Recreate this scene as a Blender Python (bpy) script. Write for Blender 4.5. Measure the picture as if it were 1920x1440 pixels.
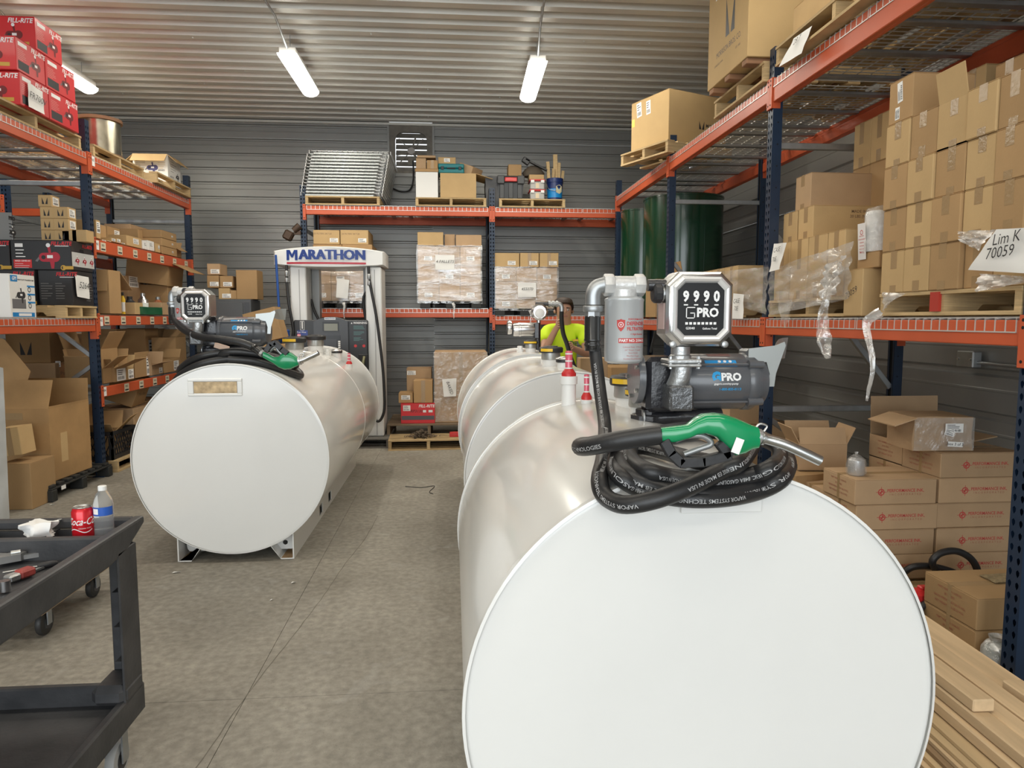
import bpy, bmesh, math, random
from math import pi, sin, cos, sqrt, atan2, radians
from mathutils import Vector, Matrix, noise
for o in list(bpy.data.objects): bpy.data.objects.remove(o)
SC = bpy.context.scene
COL = SC.collection
rnd = random.Random(7)
# ---------------------------------------------------------------- camera
EYE = 1.55; FPX = 1331.0; PIT = math.atan(120/1331); YAW = radians(4.8)
FW = Vector((sin(YAW)*cos(PIT), cos(YAW)*cos(PIT), -sin(PIT)))
RT = Vector((cos(YAW), -sin(YAW), 0)); UP = RT.cross(FW)
cd = bpy.data.cameras.new('camera'); cam = bpy.data.objects.new('camera', cd); COL.objects.link(cam)
cd.sensor_width = 36; cd.lens = FPX/1920*36; cd.clip_start = .02; cd.clip_end = 200
cam.matrix_world = Matrix(((RT.x, UP.x, -FW.x, 0), (RT.y, UP.y, -FW.y, 0), (RT.z, UP.z, -FW.z, EYE), (0, 0, 0, 1)))
SC.camera = cam
def at(px, py, X=None, Y=None, Z=None):          # photograph pixel + one known plane -> point in the room
    d = FW + RT*((px-960)/FPX) + UP*((720-py)/FPX)
    t = X/d.x if X is not None else Y/d.y if Y is not None else (Z-EYE)/d.z
    return Vector((d.x*t, d.y*t, d.z*t+EYE))
# ---------------------------------------------------------------- light
SC.view_settings.view_transform = 'Standard'; SC.view_settings.look = 'None'
SC.view_settings.gamma = 1; SC.view_settings.use_curve_mapping = False
SC.view_settings.exposure = 0.0
W = bpy.data.worlds.new('sky'); SC.world = W; W.use_nodes = True
wn = W.node_tree; wn.nodes.clear()
wo = wn.nodes.new('ShaderNodeOutputWorld'); wb = wn.nodes.new('ShaderNodeBackground')
wb.inputs[0].default_value = (.93, .97, 1, 1); wb.inputs[1].default_value = 1.6
wn.links.new(wb.outputs[0], wo.inputs[0])
def area(name, loc, rot, sx, sy, power, col, portal=False):
    l = bpy.data.lights.new(name, 'AREA'); l.shape = 'RECTANGLE'; l.size = sx; l.size_y = sy; l.energy = power; l.color = col
    l.cycles.is_portal = portal
    o = bpy.data.objects.new(name, l); COL.objects.link(o); o.location = loc; o.rotation_euler = rot; return o
DOORX0, DOORX1, DOORZ, FRONT = -7.4, 3.4, 4.2, -5.6
area('door_daylight_portal', ((DOORX0+DOORX1)/2, FRONT-.05, DOORZ/2), (radians(90), 0, 0), DOORX1-DOORX0, DOORZ, 1, (1, 1, 1), True)
area('door_daylight', ((DOORX0+DOORX1)/2, FRONT-.1, DOORZ/2+.1), (radians(90), 0, 0), DOORX1-DOORX0-.4, DOORZ-.4, 420, (.87, .945, 1))
for yy in (-2.6, .8, 4.2, 7.2): area('ceiling_fill_row', (-1.2, yy, 4.4), (0, 0, 0), 7.5, .5, 84, (1, .925, .80))  # added warm fill under the ceiling, without fixtures of its own
# ---------------------------------------------------------------- materials
MATS = {}
def mat(name, col, rough=.5, metal=0, bump=0, bscale=40, var=0, vscale=6, spec=.5, coat=0, alpha=1, objvar=0, trans=0, emit=0, vcol=None, wave=None):
    if name in MATS: return MATS[name]
    m = bpy.data.materials.new(name); m.use_nodes = True; n = m.node_tree.nodes; l = m.node_tree.links
    b = n['Principled BSDF']; b.inputs['Base Color'].default_value = (*col, 1)
    b.inputs['Roughness'].default_value = rough; b.inputs['Metallic'].default_value = metal
    b.inputs['Specular IOR Level'].default_value = spec; b.inputs['Coat Weight'].default_value = coat
    b.inputs['Coat Roughness'].default_value = .08
    b.inputs['Alpha'].default_value = alpha; b.inputs['Transmission Weight'].default_value = trans
    if emit: b.inputs['Emission Color'].default_value = (*col, 1); b.inputs['Emission Strength'].default_value = emit
    m.diffuse_color = (*col, 1)
    tc = n.new('ShaderNodeTexCoord')
    src = None
    if var:
        nz = n.new('ShaderNodeTexNoise'); nz.inputs['Scale'].default_value = vscale; nz.inputs['Detail'].default_value = 5
        l.new(tc.outputs['Object'], nz.inputs['Vector'])
        if wave:
            mp = n.new('ShaderNodeMapping'); mp.inputs['Scale'].default_value = wave
            l.new(tc.outputs['Object'], mp.inputs[0]); l.new(mp.outputs[0], nz.inputs['Vector'])
        mx = n.new('ShaderNodeMix'); mx.data_type = 'RGBA'
        rp = n.new('ShaderNodeMapRange'); rp.inputs[1].default_value = .3; rp.inputs[2].default_value = .7
        l.new(nz.outputs[0], rp.inputs[0]); l.new(rp.outputs[0], mx.inputs[0])
        vc = vcol or tuple(c*(1-var) for c in col)
        mx.inputs[6].default_value = (*col, 1); mx.inputs[7].default_value = (*vc, 1)
        src = mx.outputs[2]; l.new(src, b.inputs['Base Color'])
    if objvar:
        oi = n.new('ShaderNodeObjectInfo'); hv = n.new('ShaderNodeHueSaturation')
        mr = n.new('ShaderNodeMapRange'); mr.inputs[3].default_value = 1-objvar; mr.inputs[4].default_value = 1+objvar
        l.new(oi.outputs['Random'], mr.inputs[0]); l.new(mr.outputs[0], hv.inputs['Value'])
        hv.inputs['Color'].default_value = (*col, 1)
        if src: l.new(src, hv.inputs['Color'])
        l.new(hv.outputs[0], b.inputs['Base Color'])
    if bump:
        nb = n.new('ShaderNodeTexNoise'); nb.inputs['Scale'].default_value = bscale; nb.inputs['Detail'].default_value = 4
        l.new(tc.outputs['Object'], nb.inputs['Vector'])
        bp = n.new('ShaderNodeBump'); bp.inputs['Strength'].default_value = bump; bp.inputs['Distance'].default_value = .01
        l.new(nb.outputs[0], bp.inputs['Height']); l.new(bp.outputs[0], b.inputs['Normal'])
    MATS[name] = m; return m
CARD = mat('cardboard', (.43, .275, .135), .8, var=.1, vscale=5, objvar=.1, bump=.08, bscale=90, spec=.2)
CARDL = mat('cardboard_yellowish', (.55, .38, .19), .8, var=.1, vscale=5, objvar=.08, bump=.08, bscale=90, spec=.2)
CARDP = mat('cardboard_pinkish', (.50, .34, .20), .8, var=.12, vscale=5, objvar=.1, bump=.08, bscale=90, spec=.2)
TAPE = mat('packing_tape', (.36, .24, .12), .22, spec=.6, bump=.15, bscale=60)
WOOD = mat('pallet_wood', (.62, .45, .24), .75, var=.35, vscale=3, wave=(2, 2, 40), objvar=.15, bump=.15, bscale=60, spec=.2)
WOODD = mat('weathered_wood', (.33, .25, .17), .85, var=.4, vscale=3, objvar=.2, bump=.2, bscale=60, spec=.2)
PINE = mat('pine_lumber', (.72, .53, .32), .65, var=.28, vscale=2.5, wave=(9, .6, 9), objvar=.1, bump=.08, bscale=50, spec=.25)
ORANGE = mat('rack_orange', (.60, .105, .035), .42, var=.15, vscale=3, bump=.03, bscale=20)
NAVY = mat('rack_navy', (.010, .027, .062), .4, var=.2, vscale=8)
GALV = mat('galvanised_steel', (.46, .48, .49), .42, .85, var=.2, vscale=14)
WIRE = mat('deck_wire', (.66, .66, .64), .4, .6)
PAPER = mat('white_paper', (.84, .84, .82), .75, spec=.2)
LABEL = mat('white_label', (.86, .86, .84), .5)
INK = mat('black_ink', (.025, .025, .028), .6)
INKF = mat('faint_ink', (.16, .10, .06), .7)
INKR = mat('red_ink', (.50, .055, .05), .6)
INKRF = mat('faint_red_ink', (.36, .12, .075), .7)
BLACK = mat('black_plastic', (.022, .022, .024), .45, bump=.08, bscale=60)
DARK = mat('dark_hole', (.006, .006, .007), .9)
RUBBER = mat('black_rubber', (.018, .018, .019), .42, bump=.06, bscale=120)
WHITEP = mat('white_tank_paint', (.775, .772, .745), .2, var=.03, vscale=3, coat=.35, bump=.012, bscale=5)
WHITE = mat('white_plastic', (.80, .80, .78), .4)
CHROME = mat('polished_aluminium', (.62, .62, .62), .26, 1, bump=.06, bscale=30)
CAST = mat('cast_metal', (.52, .53, .53), .42, .9, bump=.25, bscale=70)
STEEL = mat('bright_steel', (.60, .61, .60), .28, 1, var=.2, vscale=20)
PUMPG = mat('pump_grey_enamel', (.10, .105, .115), .3, var=.1, vscale=8, coat=.3, bump=.05, bscale=30)
PUMPK = mat('pump_black_enamel', (.022, .022, .026), .25, coat=.4, bump=.2, bscale=80)
GREEN = mat('nozzle_green', (.004, .27, .10), .22, coat=.5)
RED = mat('bright_red', (.58, .028, .03), .35)
YELLOW = mat('warning_yellow', (.85, .55, .03), .4)
BLUE = mat('print_blue', (.01, .22, .55), .4)
FILM = None
def film_mat(name, dens=.35, white=.75, streak=None, gloss=.45):
    m = bpy.data.materials.new(name); m.use_nodes = True; n = m.node_tree.nodes; l = m.node_tree.links
    n.clear(); out = n.new('ShaderNodeOutputMaterial'); tr = n.new('ShaderNodeBsdfTransparent')
    gl = n.new('ShaderNodeBsdfGlossy'); gl.inputs['Roughness'].default_value = .16; gl.inputs[0].default_value = (.95, .95, .95, 1)
    df = n.new('ShaderNodeBsdfDiffuse'); df.inputs[0].default_value = (white, white*.99, white*.96, 1)
    tc = n.new('ShaderNodeTexCoord'); nz = n.new('ShaderNodeTexNoise'); nz.inputs['Scale'].default_value = 9; nz.inputs['Detail'].default_value = 6
    nz.inputs['Distortion'].default_value = 1.5
    l.new(tc.outputs['Object'], nz.inputs['Vector'])
    if streak:
        mp = n.new('ShaderNodeMapping'); mp.inputs['Scale'].default_value = streak; mp.inputs['Rotation'].default_value = (0, .35, 0)
        l.new(tc.outputs['Object'], mp.inputs[0]); l.new(mp.outputs[0], nz.inputs['Vector']); nz.inputs['Scale'].default_value = 1; nz.inputs['Distortion'].default_value = .4
    bp = n.new('ShaderNodeBump'); bp.inputs['Strength'].default_value = .9; bp.inputs['Distance'].default_value = .03
    l.new(nz.outputs[0], bp.inputs['Height']); l.new(bp.outputs[0], gl.inputs['Normal'])
    m1 = n.new('ShaderNodeMixShader'); m1.inputs[0].default_value = gloss; l.new(df.outputs[0], m1.inputs[1]); l.new(gl.outputs[0], m1.inputs[2])
    rp = n.new('ShaderNodeMapRange'); rp.inputs[1].default_value = .35; rp.inputs[2].default_value = .7
    rp.inputs[3].default_value = dens*.5; rp.inputs[4].default_value = min(1, dens*1.7)
    l.new(nz.outputs[0], rp.inputs[0])
    m2 = n.new('ShaderNodeMixShader'); l.new(rp.outputs[0], m2.inputs[0]); l.new(tr.outputs[0], m2.inputs[1]); l.new(m1.outputs[0], m2.inputs[2])
    l.new(m2.outputs[0], out.inputs[0]); MATS[name] = m; return m
FILM = film_mat('stretch_film', .40, .8, (5, 5, 16), .5)
FILMB = film_mat('load_film', .26, .8, (2.2, 2.2, 11), .7)
FILMC = film_mat('clear_film', .22, .8)
FILMW = film_mat('crumpled_film', .8, .85)
# ---------------------------------------------------------------- mesh helpers
class MB:
    def __init__(s): s.v = []; s.f = []; s.m = []; s.k = 0
    def add(s, vs, fs, M=None):
        b = len(s.v)
        s.v += [tuple(M @ Vector(p)) if M is not None else tuple(p) for p in vs]
        s.f += [[b+i for i in f] for f in fs]; s.m += [s.k]*len(fs); return s
    def box(s, x0, x1, y0, y1, z0, z1, ch=0, M=None):
        if x1 < x0: x0, x1 = x1, x0
        if y1 < y0: y0, y1 = y1, y0
        if z1 < z0: z0, z1 = z1, z0
        if not ch:
            vs = [(x, y, z) for z in (z0, z1) for y in (y0, y1) for x in (x0, x1)]
            return s.add(vs, [(0, 2, 3, 1), (4, 5, 7, 6), (0, 1, 5, 4), (1, 3, 7, 5), (3, 2, 6, 7), (2, 0, 4, 6)], M)
        vs = []; idx = {}
        for i, x in enumerate((x0, x1)):
            for j, y in enumerate((y0, y1)):
                for k, z in enumerate((z0, z1)):
                    sx, sy, sz = (ch if i == 0 else -ch), (ch if j == 0 else -ch), (ch if k == 0 else -ch)
                    for a, p in enumerate(((x, y+sy, z+sz), (x+sx, y, z+sz), (x+sx, y+sy, z))):
                        idx[i, j, k, a] = len(vs); vs.append(p)
        I = idx; fs = []
        for i in (0, 1):
            q = [I[i, 0, 0, 0], I[i, 1, 0, 0], I[i, 1, 1, 0], I[i, 0, 1, 0]]; fs.append(q if i else q[::-1])
            q = [I[0, i, 0, 1], I[1, i, 0, 1], I[1, i, 1, 1], I[0, i, 1, 1]]; fs.append(q[::-1] if i else q)
            q = [I[0, 0, i, 2], I[1, 0, i, 2], I[1, 1, i, 2], I[0, 1, i, 2]]; fs.append(q if i else q[::-1])
        for j in (0, 1):
            for k in (0, 1):
                fs.append([I[0, j, k, 1], I[1, j, k, 1], I[1, j, k, 2], I[0, j, k, 2]])
                fs.append([I[j, 0, k, 0], I[j, 1, k, 0], I[j, 1, k, 2], I[j, 0, k, 2]])
                fs.append([I[j, k, 0, 0], I[j, k, 1, 0], I[j, k, 1, 1], I[j, k, 0, 1]])
        for i in (0, 1):
            for j in (0, 1):
                for k in (0, 1): fs.append([I[i, j, k, 0], I[i, j, k, 1], I[i, j, k, 2]])
        return s.add(vs, fs, M)
    def cyl(s, p0, p1, r, r2=None, n=14, cap=True):
        return s.lathe([(r, 0), (r if r2 is None else r2, (Vector(p1)-Vector(p0)).length)], p0, Vector(p1)-Vector(p0), n, cap)
    def lathe(s, prof, p0=(0, 0, 0), ax=(0, 0, 1), n=20, cap=True, M=None):
        ax = Vector(ax).normalized(); R = ax.to_track_quat('Z', 'Y').to_matrix(); p0 = Vector(p0)
        vs = []; fs = []
        for r, z in prof:
            for i in range(n):
                a = 2*pi*i/n; vs.append(p0+R@Vector((r*cos(a), r*sin(a), z)))
        for j in range(len(prof)-1):
            for i in range(n): fs.append((j*n+i, j*n+(i+1) % n, (j+1)*n+(i+1) % n, (j+1)*n+i))
        if cap:
            if prof[0][0] > 1e-6: fs.append(list(range(n))[::-1])
            if prof[-1][0] > 1e-6: fs.append([(len(prof)-1)*n+i for i in range(n)])
        return s.add(vs, fs, M)
    def tube(s, pts, r, n=10, cap=True, rs=None):
        pts = [Vector(p) for p in pts]; vs = []; fs = []; fr = frames(pts)
        for i, (p, (t, u, w)) in enumerate(zip(pts, fr)):
            rr = rs[i] if rs else r
            for k in range(n):
                a = 2*pi*k/n; vs.append(p+u*(rr*cos(a))+w*(rr*sin(a)))
        for j in range(len(pts)-1):
            for k in range(n): fs.append((j*n+k, j*n+(k+1) % n, (j+1)*n+(k+1) % n, (j+1)*n+k))
        if cap: fs += [list(range(n))[::-1], [(len(pts)-1)*n+k for k in range(n)]]
        return s.add(vs, fs)
    def prism(s, poly, z0, z1, M=None):
        n = len(poly); vs = [(x, y, z0) for x, y in poly]+[(x, y, z1) for x, y in poly]
        fs = [list(range(n))[::-1], [n+i for i in range(n)]]+[(i, (i+1) % n, n+(i+1) % n, n+i) for i in range(n)]
        return s.add(vs, fs, M)
    def loft(s, rings, cap=True):
        n = len(rings[0]); vs = [p for r in rings for p in r]; fs = []
        for j in range(len(rings)-1):
            for k in range(n): fs.append((j*n+k, j*n+(k+1) % n, (j+1)*n+(k+1) % n, (j+1)*n+k))
        if cap: fs += [list(range(n))[::-1], [(len(rings)-1)*n+k for k in range(n)]]
        return s.add(vs, fs)
    def mesh(s, name, mats, smooth=None):
        me = bpy.data.meshes.new(name); me.from_pydata(s.v, [], s.f)
        for m in (mats if isinstance(mats, (list, tuple)) else [mats]): me.materials.append(m)
        if any(s.m): me.polygons.foreach_set('material_index', s.m)
        bm = bmesh.new(); bm.from_mesh(me); bmesh.ops.recalc_face_normals(bm, faces=bm.faces); bm.to_mesh(me); bm.free()
        if smooth:
            me.polygons.foreach_set('use_smooth', [True]*len(me.polygons)); me.set_sharp_from_angle(angle=radians(smooth))
        return me
    def obj(s, name, mats, parent=None, smooth=None, loc=None, rz=0): return link(name, s.mesh(name, mats, smooth), parent, loc, rz)
def frames(pts):
    out = []; u = None
    for i, p in enumerate(pts):
        t = (pts[min(i+1, len(pts)-1)]-pts[max(i-1, 0)]).normalized()
        if u is None:
            u = t.orthogonal().normalized() if abs(t.z) > .9 else t.cross(Vector((0, 0, 1))).normalized()
        u = (u-t*u.dot(t)).normalized(); out.append((t, u, t.cross(u)))
    return out
def link(name, me, parent=None, loc=None, rz=0):
    o = bpy.data.objects.new(name, me); COL.objects.link(o)
    if parent: o.parent = parent
    if loc is not None: o.location = loc
    if rz: o.rotation_euler = (0, 0, rz)
    return o
def empty(name, loc=(0, 0, 0), rz=0):
    o = bpy.data.objects.new(name, None); COL.objects.link(o); o.location = loc; o.rotation_euler = (0, 0, rz); o.empty_display_size = .05; return o
def tag(o, label, cat, group=None):
    o['label'] = label; o['category'] = cat
    if group: o['group'] = group
    return o
def struct(o): o['kind'] = 'structure'; return o
def copy_tree(o, parent=None):
    c = o.copy(); COL.objects.link(c)
    if parent: c.parent = parent
    for ch in list(KIDS.get(o.name, [])) or [x for x in o.children]: copy_tree(ch, c)
    return c
KIDS = {}
def Rz(a): return Matrix.Rotation(a, 4, 'Z')
def Rx(a): return Matrix.Rotation(a, 4, 'X')
def Ry(a): return Matrix.Rotation(a, 4, 'Y')
def T(x, y, z): return Matrix.Translation((x, y, z))
def bez(pts, k=8):                                # Catmull-Rom through points
    P = [Vector(p) for p in pts]; P = [P[0]*2-P[1]]+P+[P[-1]*2-P[-2]]; out = []
    for i in range(1, len(P)-2):
        a, b, c, d = P[i-1:i+3]
        for j in range(k):
            t = j/k; out.append(.5*((2*b)+(c-a)*t+(2*a-5*b+4*c-d)*t*t+(3*b-a-3*c+d)*t**3))
    out.append(P[-2]); return out
TXT = {}
def text_mesh(s, bold=0, shear=0, align='CENTER', res=2, space=1):
    key = (s, bold, shear, align, res, space)
    if key in TXT: return TXT[key]
    c = bpy.data.curves.new('lettering', 'FONT'); c.body = s; c.size = 1; c.align_x = align; c.align_y = 'CENTER'
    c.offset = bold; c.shear = shear; c.resolution_u = res; c.space_character = space; c.fill_mode = 'FRONT'
    o = bpy.data.objects.new('lettering', c); COL.objects.link(o)
    me = bpy.data.meshes.new_from_object(o.evaluated_get(bpy.context.evaluated_depsgraph_get()))
    bpy.data.objects.remove(o); bpy.data.curves.remove(c)
    TXT[key] = me; return me
def face_M(p, face):                              # local x right, y up, z out of the face
    R = {'-Y': ((1, 0, 0), (0, 0, 1), (0, -1, 0)), '+X': ((0, 1, 0), (0, 0, 1), (1, 0, 0)), '-X': ((0, -1, 0), (0, 0, 1), (-1, 0, 0)),
         '+Z': ((1, 0, 0), (0, 1, 0), (0, 0, 1)), '+Y': ((-1, 0, 0), (0, 0, 1), (0, 1, 0))}[face]
    x, y, z = (Vector(r) for r in R); p = Vector(p)
    return Matrix(((x.x, y.x, z.x, p.x), (x.y, y.y, z.y, p.y), (x.z, y.z, z.z, p.z), (0, 0, 0, 1)))
def text(s, size, m, parent, M, bold=0, shear=0, align='CENTER', sx=1, rot=0, name='lettering', space=1):
    src = text_mesh(s, bold, shear, align, space=space)
    key = (id(src), m.name)
    if key not in TXT:
        me = src.copy(); me.materials.clear(); me.materials.append(m); TXT[key] = me
    o = link(name, TXT[key], parent); o.matrix_local = M @ Rz(rot) @ Matrix.Diagonal((size*sx, size, 1, 1)); return o
def plate(name, w, h, m, parent, M, t=.0012, ch=0, z0=0):
    o = MB().box(-w/2, w/2, -h/2, h/2, z0, z0+t).obj(name, m, parent); o.matrix_local = M; return o
def paper(name, w, h, m, parent, M, curl=.012, seed=0, nx=5, ny=6):
    b = MB(); vs = []; r = random.Random(seed)
    for j in range(ny+1):
        for i in range(nx+1):
            u, v = i/nx-.5, j/ny-.5
            vs.append((u*w, v*h, curl*(noise.noise((u*2+seed*3.1, v*2, seed))+.6)+.001+abs(v)*curl*.5))
    b.add(vs, [(j*(nx+1)+i, j*(nx+1)+i+1, (j+1)*(nx+1)+i+1, (j+1)*(nx+1)+i) for j in range(ny) for i in range(nx)])
    o = b.obj(name, m, parent, 60); o.matrix_local = M; return o
# ================================================================ the building
WY, CZ, WXL, WXR = 11.2, 4.52, -8.2, 3.75
def floor_mat():
    m = bpy.data.materials.new('worn_concrete'); m.use_nodes = True; n = m.node_tree.nodes; l = m.node_tree.links; b = n['Principled BSDF']
    tc = n.new('ShaderNodeTexCoord')
    def nz(s, d=6, dist=0):
        x = n.new('ShaderNodeTexNoise'); x.inputs['Scale'].default_value = s; x.inputs['Detail'].default_value = d; x.inputs['Distortion'].default_value = dist
        l.new(tc.outputs['Object'], x.inputs['Vector']); return x.outputs[0]
    def ramp(src, a, b_, c0, c1):
        r = n.new('ShaderNodeValToRGB'); r.color_ramp.elements[0].position = a; r.color_ramp.elements[1].position = b_
        r.color_ramp.elements[0].color = (*c0, 1); r.color_ramp.elements[1].color = (*c1, 1); l.new(src, r.inputs[0]); return r.outputs[0]
    def mix(t, f, a, b_):
        x = n.new('ShaderNodeMix'); x.data_type = 'RGBA'; x.blend_type = t
        if isinstance(f, float): x.inputs[0].default_value = f
        else: l.new(f, x.inputs[0])
        l.new(a, x.inputs[6]); l.new(b_, x.inputs[7]); return x.outputs[2]
    base = ramp(nz(1.1, 8, .6), .3, .72, (.225, .205, .168), (.345, .32, .27))
    fine = ramp(nz(26, 8), .35, .7, (.75, .75, .75), (1.12, 1.12, 1.12))
    c = mix('MULTIPLY', 1.0, base, fine)
    pale = ramp(nz(3.2, 10, 1.5), .60, .78, (0, 0, 0), (.55, .55, .55))
    pc = n.new('ShaderNodeRGB'); pc.outputs[0].default_value = (.40, .385, .35, 1)
    c = mix('MIX', pale, c, pc.outputs[0])
    spk = ramp(nz(140, 3), .64, .70, (0, 0, 0), (.7, .7, .7)); dk = n.new('ShaderNodeRGB'); dk.outputs[0].default_value = (.13, .12, .10, 1)
    c = mix('MIX', spk, c, dk.outputs[0])
    l.new(c, b.inputs['Base Color']); b.inputs['Roughness'].default_value = .62
    rr = n.new('ShaderNodeMapRange'); rr.inputs[3].default_value = .48; rr.inputs[4].default_value = .8; l.new(nz(4), rr.inputs[0]); l.new(rr.outputs[0], b.inputs['Roughness'])
    bp = n.new('ShaderNodeBump'); bp.inputs['Strength'].default_value = .25; bp.inputs['Distance'].default_value = .01; l.new(nz(60, 8), bp.inputs['Height']); l.new(bp.outputs[0], b.inputs['Normal'])
    return m
FLOORM = floor_mat()
# floor: slabs with recessed control joints
b = MB(); xs = [WXL-.2, -3.9, -.86, 2.2, WXR+.2]; ys = [-10, -5.5, -2, .6, 2.87, 7.9, WY+.2]
fl = MB().box(WXL-.2, WXR+.2, -10, WY+.2, -.25, -.012).obj('floor', DARK); struct(fl)
for i in range(len(xs)-1):
    for j in range(len(ys)-1):
        MB().box(xs[i]+.0012, xs[i+1]-.0012, ys[j]+.0012, ys[j+1]-.0012, -.012, 0).obj('floor_slab', FLOORM, fl)
b = MB()   # hairline crack down the aisle
cp = [(-.98, 1.1), (-.93, 1.5), (-.955, 1.9), (-.90, 2.4), (-.86, 2.9), (-.80, 3.4), (-.74, 3.9), (-.70, 4.4), (-.63, 5.0), (-.60, 5.6)]
pts = bez([(x, y, 0) for x, y in cp], 7)
for i in range(len(pts)-1):
    w = .0016+.001*rnd.random(); p, q = pts[i], pts[i+1]; jx = (rnd.random()-.5)*.006
    q.x += jx
    b.add([(p.x-w, p.y, .0006), (p.x+w, p.y, .0006), (q.x+w, q.y, .0006), (q.x-w, q.y, .0006)], [(0, 1, 2, 3)])
b.obj('crack_line', mat('crack_dirt', (.15, .135, .11), .9), fl)
WALLM = mat('grey_metal_siding', (.30, .30, .285), .4, .25, var=.1, vscale=1.5, bump=.02, bscale=3)
CEILM = mat('ceiling_metal', (.66, .64, .585), .38, .15, var=.12, vscale=1.2, bump=.03, bscale=3)
def rib_profile(a0, a1, per, prof, phase=0):
    out = []; k = math.floor((a0-phase)/per)-1
    while k*per+phase < a1:
        for u, d in prof: out.append((k*per+phase+u*per, d))
        k += 1
    res = []
    for i, (z, d) in enumerate(out):
        if a0 <= z <= a1:
            if not res and i and z > a0: res.append((a0, d))
            res.append((z, d))
    res.append((a1, res[-1][1])); return res
WPROF = [(0, 0), (.44, 0), (.46, .004), (.50, .004), (.52, 0), (.78, 0), (.83, -.022), (.93, -.022), (.98, 0)]
CPROF = [(0, 0), (.40, 0), (.48, .06), (.60, .06), (.64, .036), (.72, .036), (.76, .06), (.90, .06), (.98, 0)]
def panel_wall(parent, u0, u1, z0, z1, fn, m, per, prof, sheet=.852, name='wall_panel', phase=0, stag=0):
    z = z0
    while z < z1-1e-6:
        zt = min(z+sheet, z1); p = rib_profile(z, zt, per, prof, phase)
        off = .0015 if int(round((z-z0)/sheet)) % 2 else 0
        vs = []; fs = []
        for zz, d in p: vs += [fn(u0, zz, d+off), fn(u1, zz, d+off)]
        for i in range(len(p)-1): fs.append((2*i, 2*i+1, 2*i+3, 2*i+2))
        MB().add(vs, fs).obj(name, m, parent); z = zt
fx0, fx1, fz0, fz1 = -.93, -.28, 3.78, CZ
wb_ = struct(empty('wall_back', (0, WY, 0)))
bk = lambda u, z, d: (u, -(d), z)
panel_wall(wb_, WXL, fx0, 0, CZ+.065, bk, WALLM, .213, WPROF)
panel_wall(wb_, fx0, fx1, 0, fz0, bk, WALLM, .213, WPROF)
panel_wall(wb_, fx1, WXR, 0, CZ+.065, bk, WALLM, .213, WPROF, phase=.09)
MB().box(fx0-.03, fx0, -.03, .1, fz0-.05, CZ).obj('jamb_trim', WALLM, wb_); MB().box(fx1, fx1+.03, -.03, .1, fz0-.05, CZ).obj('jamb_trim', WALLM, wb_)
MB().box(fx0-.03, fx1+.03, -.03, .1, fz0-.05, fz0).obj('jamb_trim', WALLM, wb_)
wr = struct(empty('wall_right', (WXR, 0, 0)))
panel_wall(wr, FRONT, WY, 0, CZ+.065, lambda u, z, d: (-d, u, z), WALLM, .305, WPROF, sheet=.915)
wl = struct(empty('wall_left', (WXL, 0, 0)))
panel_wall(wl, FRONT, WY, 0, CZ+.065, lambda u, z, d: (d, u, z), WALLM, .213, WPROF)
wf = struct(empty('wall_front', (0, FRONT, 0)))
MB().box(WXL, DOORX0, -.1, 0, 0, CZ).obj('wall_panel', WALLM, wf); MB().box(DOORX1, WXR, -.1, 0, 0, CZ).obj('wall_panel', WALLM, wf)
MB().box(DOORX0, DOORX1, -.1, 0, DOORZ, CZ).obj('wall_panel', WALLM, wf)
ce = struct(empty('ceiling', (0, 0, CZ)))
y = FRONT; k = 0
while y < WY:
    y1 = min(y+1.0, WY); p = rib_profile(y, y1, .25, CPROF)
    vs = []; fs = []
    for yy, d in p: vs += [(WXL, yy, d+(k % 2)*.002), (WXR, yy, d+(k % 2)*.002)]
    for i in range(len(p)-1): fs.append((2*i, 2*i+1, 2*i+3, 2*i+2))
    MB().add(vs, fs).obj('ceiling_panel', CEILM, ce); y = y1; k += 1
MB().box(WXL-.3, WXR+.3, FRONT-.3, WY+.3, .07, .2).obj('roof_deck', WALLM, ce)
b = MB()
for i in range(46):
    px = rnd.uniform(-4.5, 3.4); py = math.floor(rnd.uniform(20, 44))*.25+.047
    b.cyl((px, py, -.008), (px, py, .002), .009, n=6)
b.obj('screw_head', WIRE, ce)['kind'] = 'stuff'
t = struct(MB().box(WXL, WXR, WY-.06, WY, CZ-.035, CZ-.002).obj('trim_1', CEILM))
# outside: concrete apron in front of the door
t = struct(MB().box(-16, 12, -26, -10, -.3, -.02).obj('ground', FLOORM))
# ---- exhaust fan with louvres
fan = tag(empty('exhaust_fan', (-.605, WY, 4.12)), 'square exhaust fan with louvres set high in the back wall', 'fan')
FANM = mat('dusty_fan_metal', (.22, .20, .17), .6, .4, var=.3, vscale=12)
b = MB()
for (x0, x1, z0, z1) in ((-.325, -.24, -.34, .40), (.24, .325, -.34, .40), (-.24, .24, .27, .40), (-.24, .24, -.34, -.30)): b.box(x0, x1, -.02, .04, z0, z1)
for sx in (-1, 1):                                 # rounded upper and lower corners of the opening
    for cz_, sz in ((.27, 1), (-.30, -1)):
        poly = [(sx*.245, cz_+sz*.005)]+[(sx*(.12+.12*sin(a)), cz_-sz*.12+sz*.12*cos(a)) for a in [pi/2*i/6 for i in range(7)]]
        b.prism(poly, -.04, .02, M=Rx(pi/2))
b.obj('frame', FANM, fan)
for i in range(7):
    MB().box(-.24, .24, -.05, .05, -.003, .003, M=T(0, .15, -.25+i*.085)@Rx(radians(52))).obj('louvre_slat', FANM, fan)
b = MB()
for k in range(3): b.box(-.012, .012, .06, .07, .04, .235, M=Ry(2*pi*k/3+.3))
for k in range(4): b.box(-.006, .006, .01, .025, .05, .26, M=Ry(pi/2*k+pi/4))
b.obj('fan_blade', FANM, fan)
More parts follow.
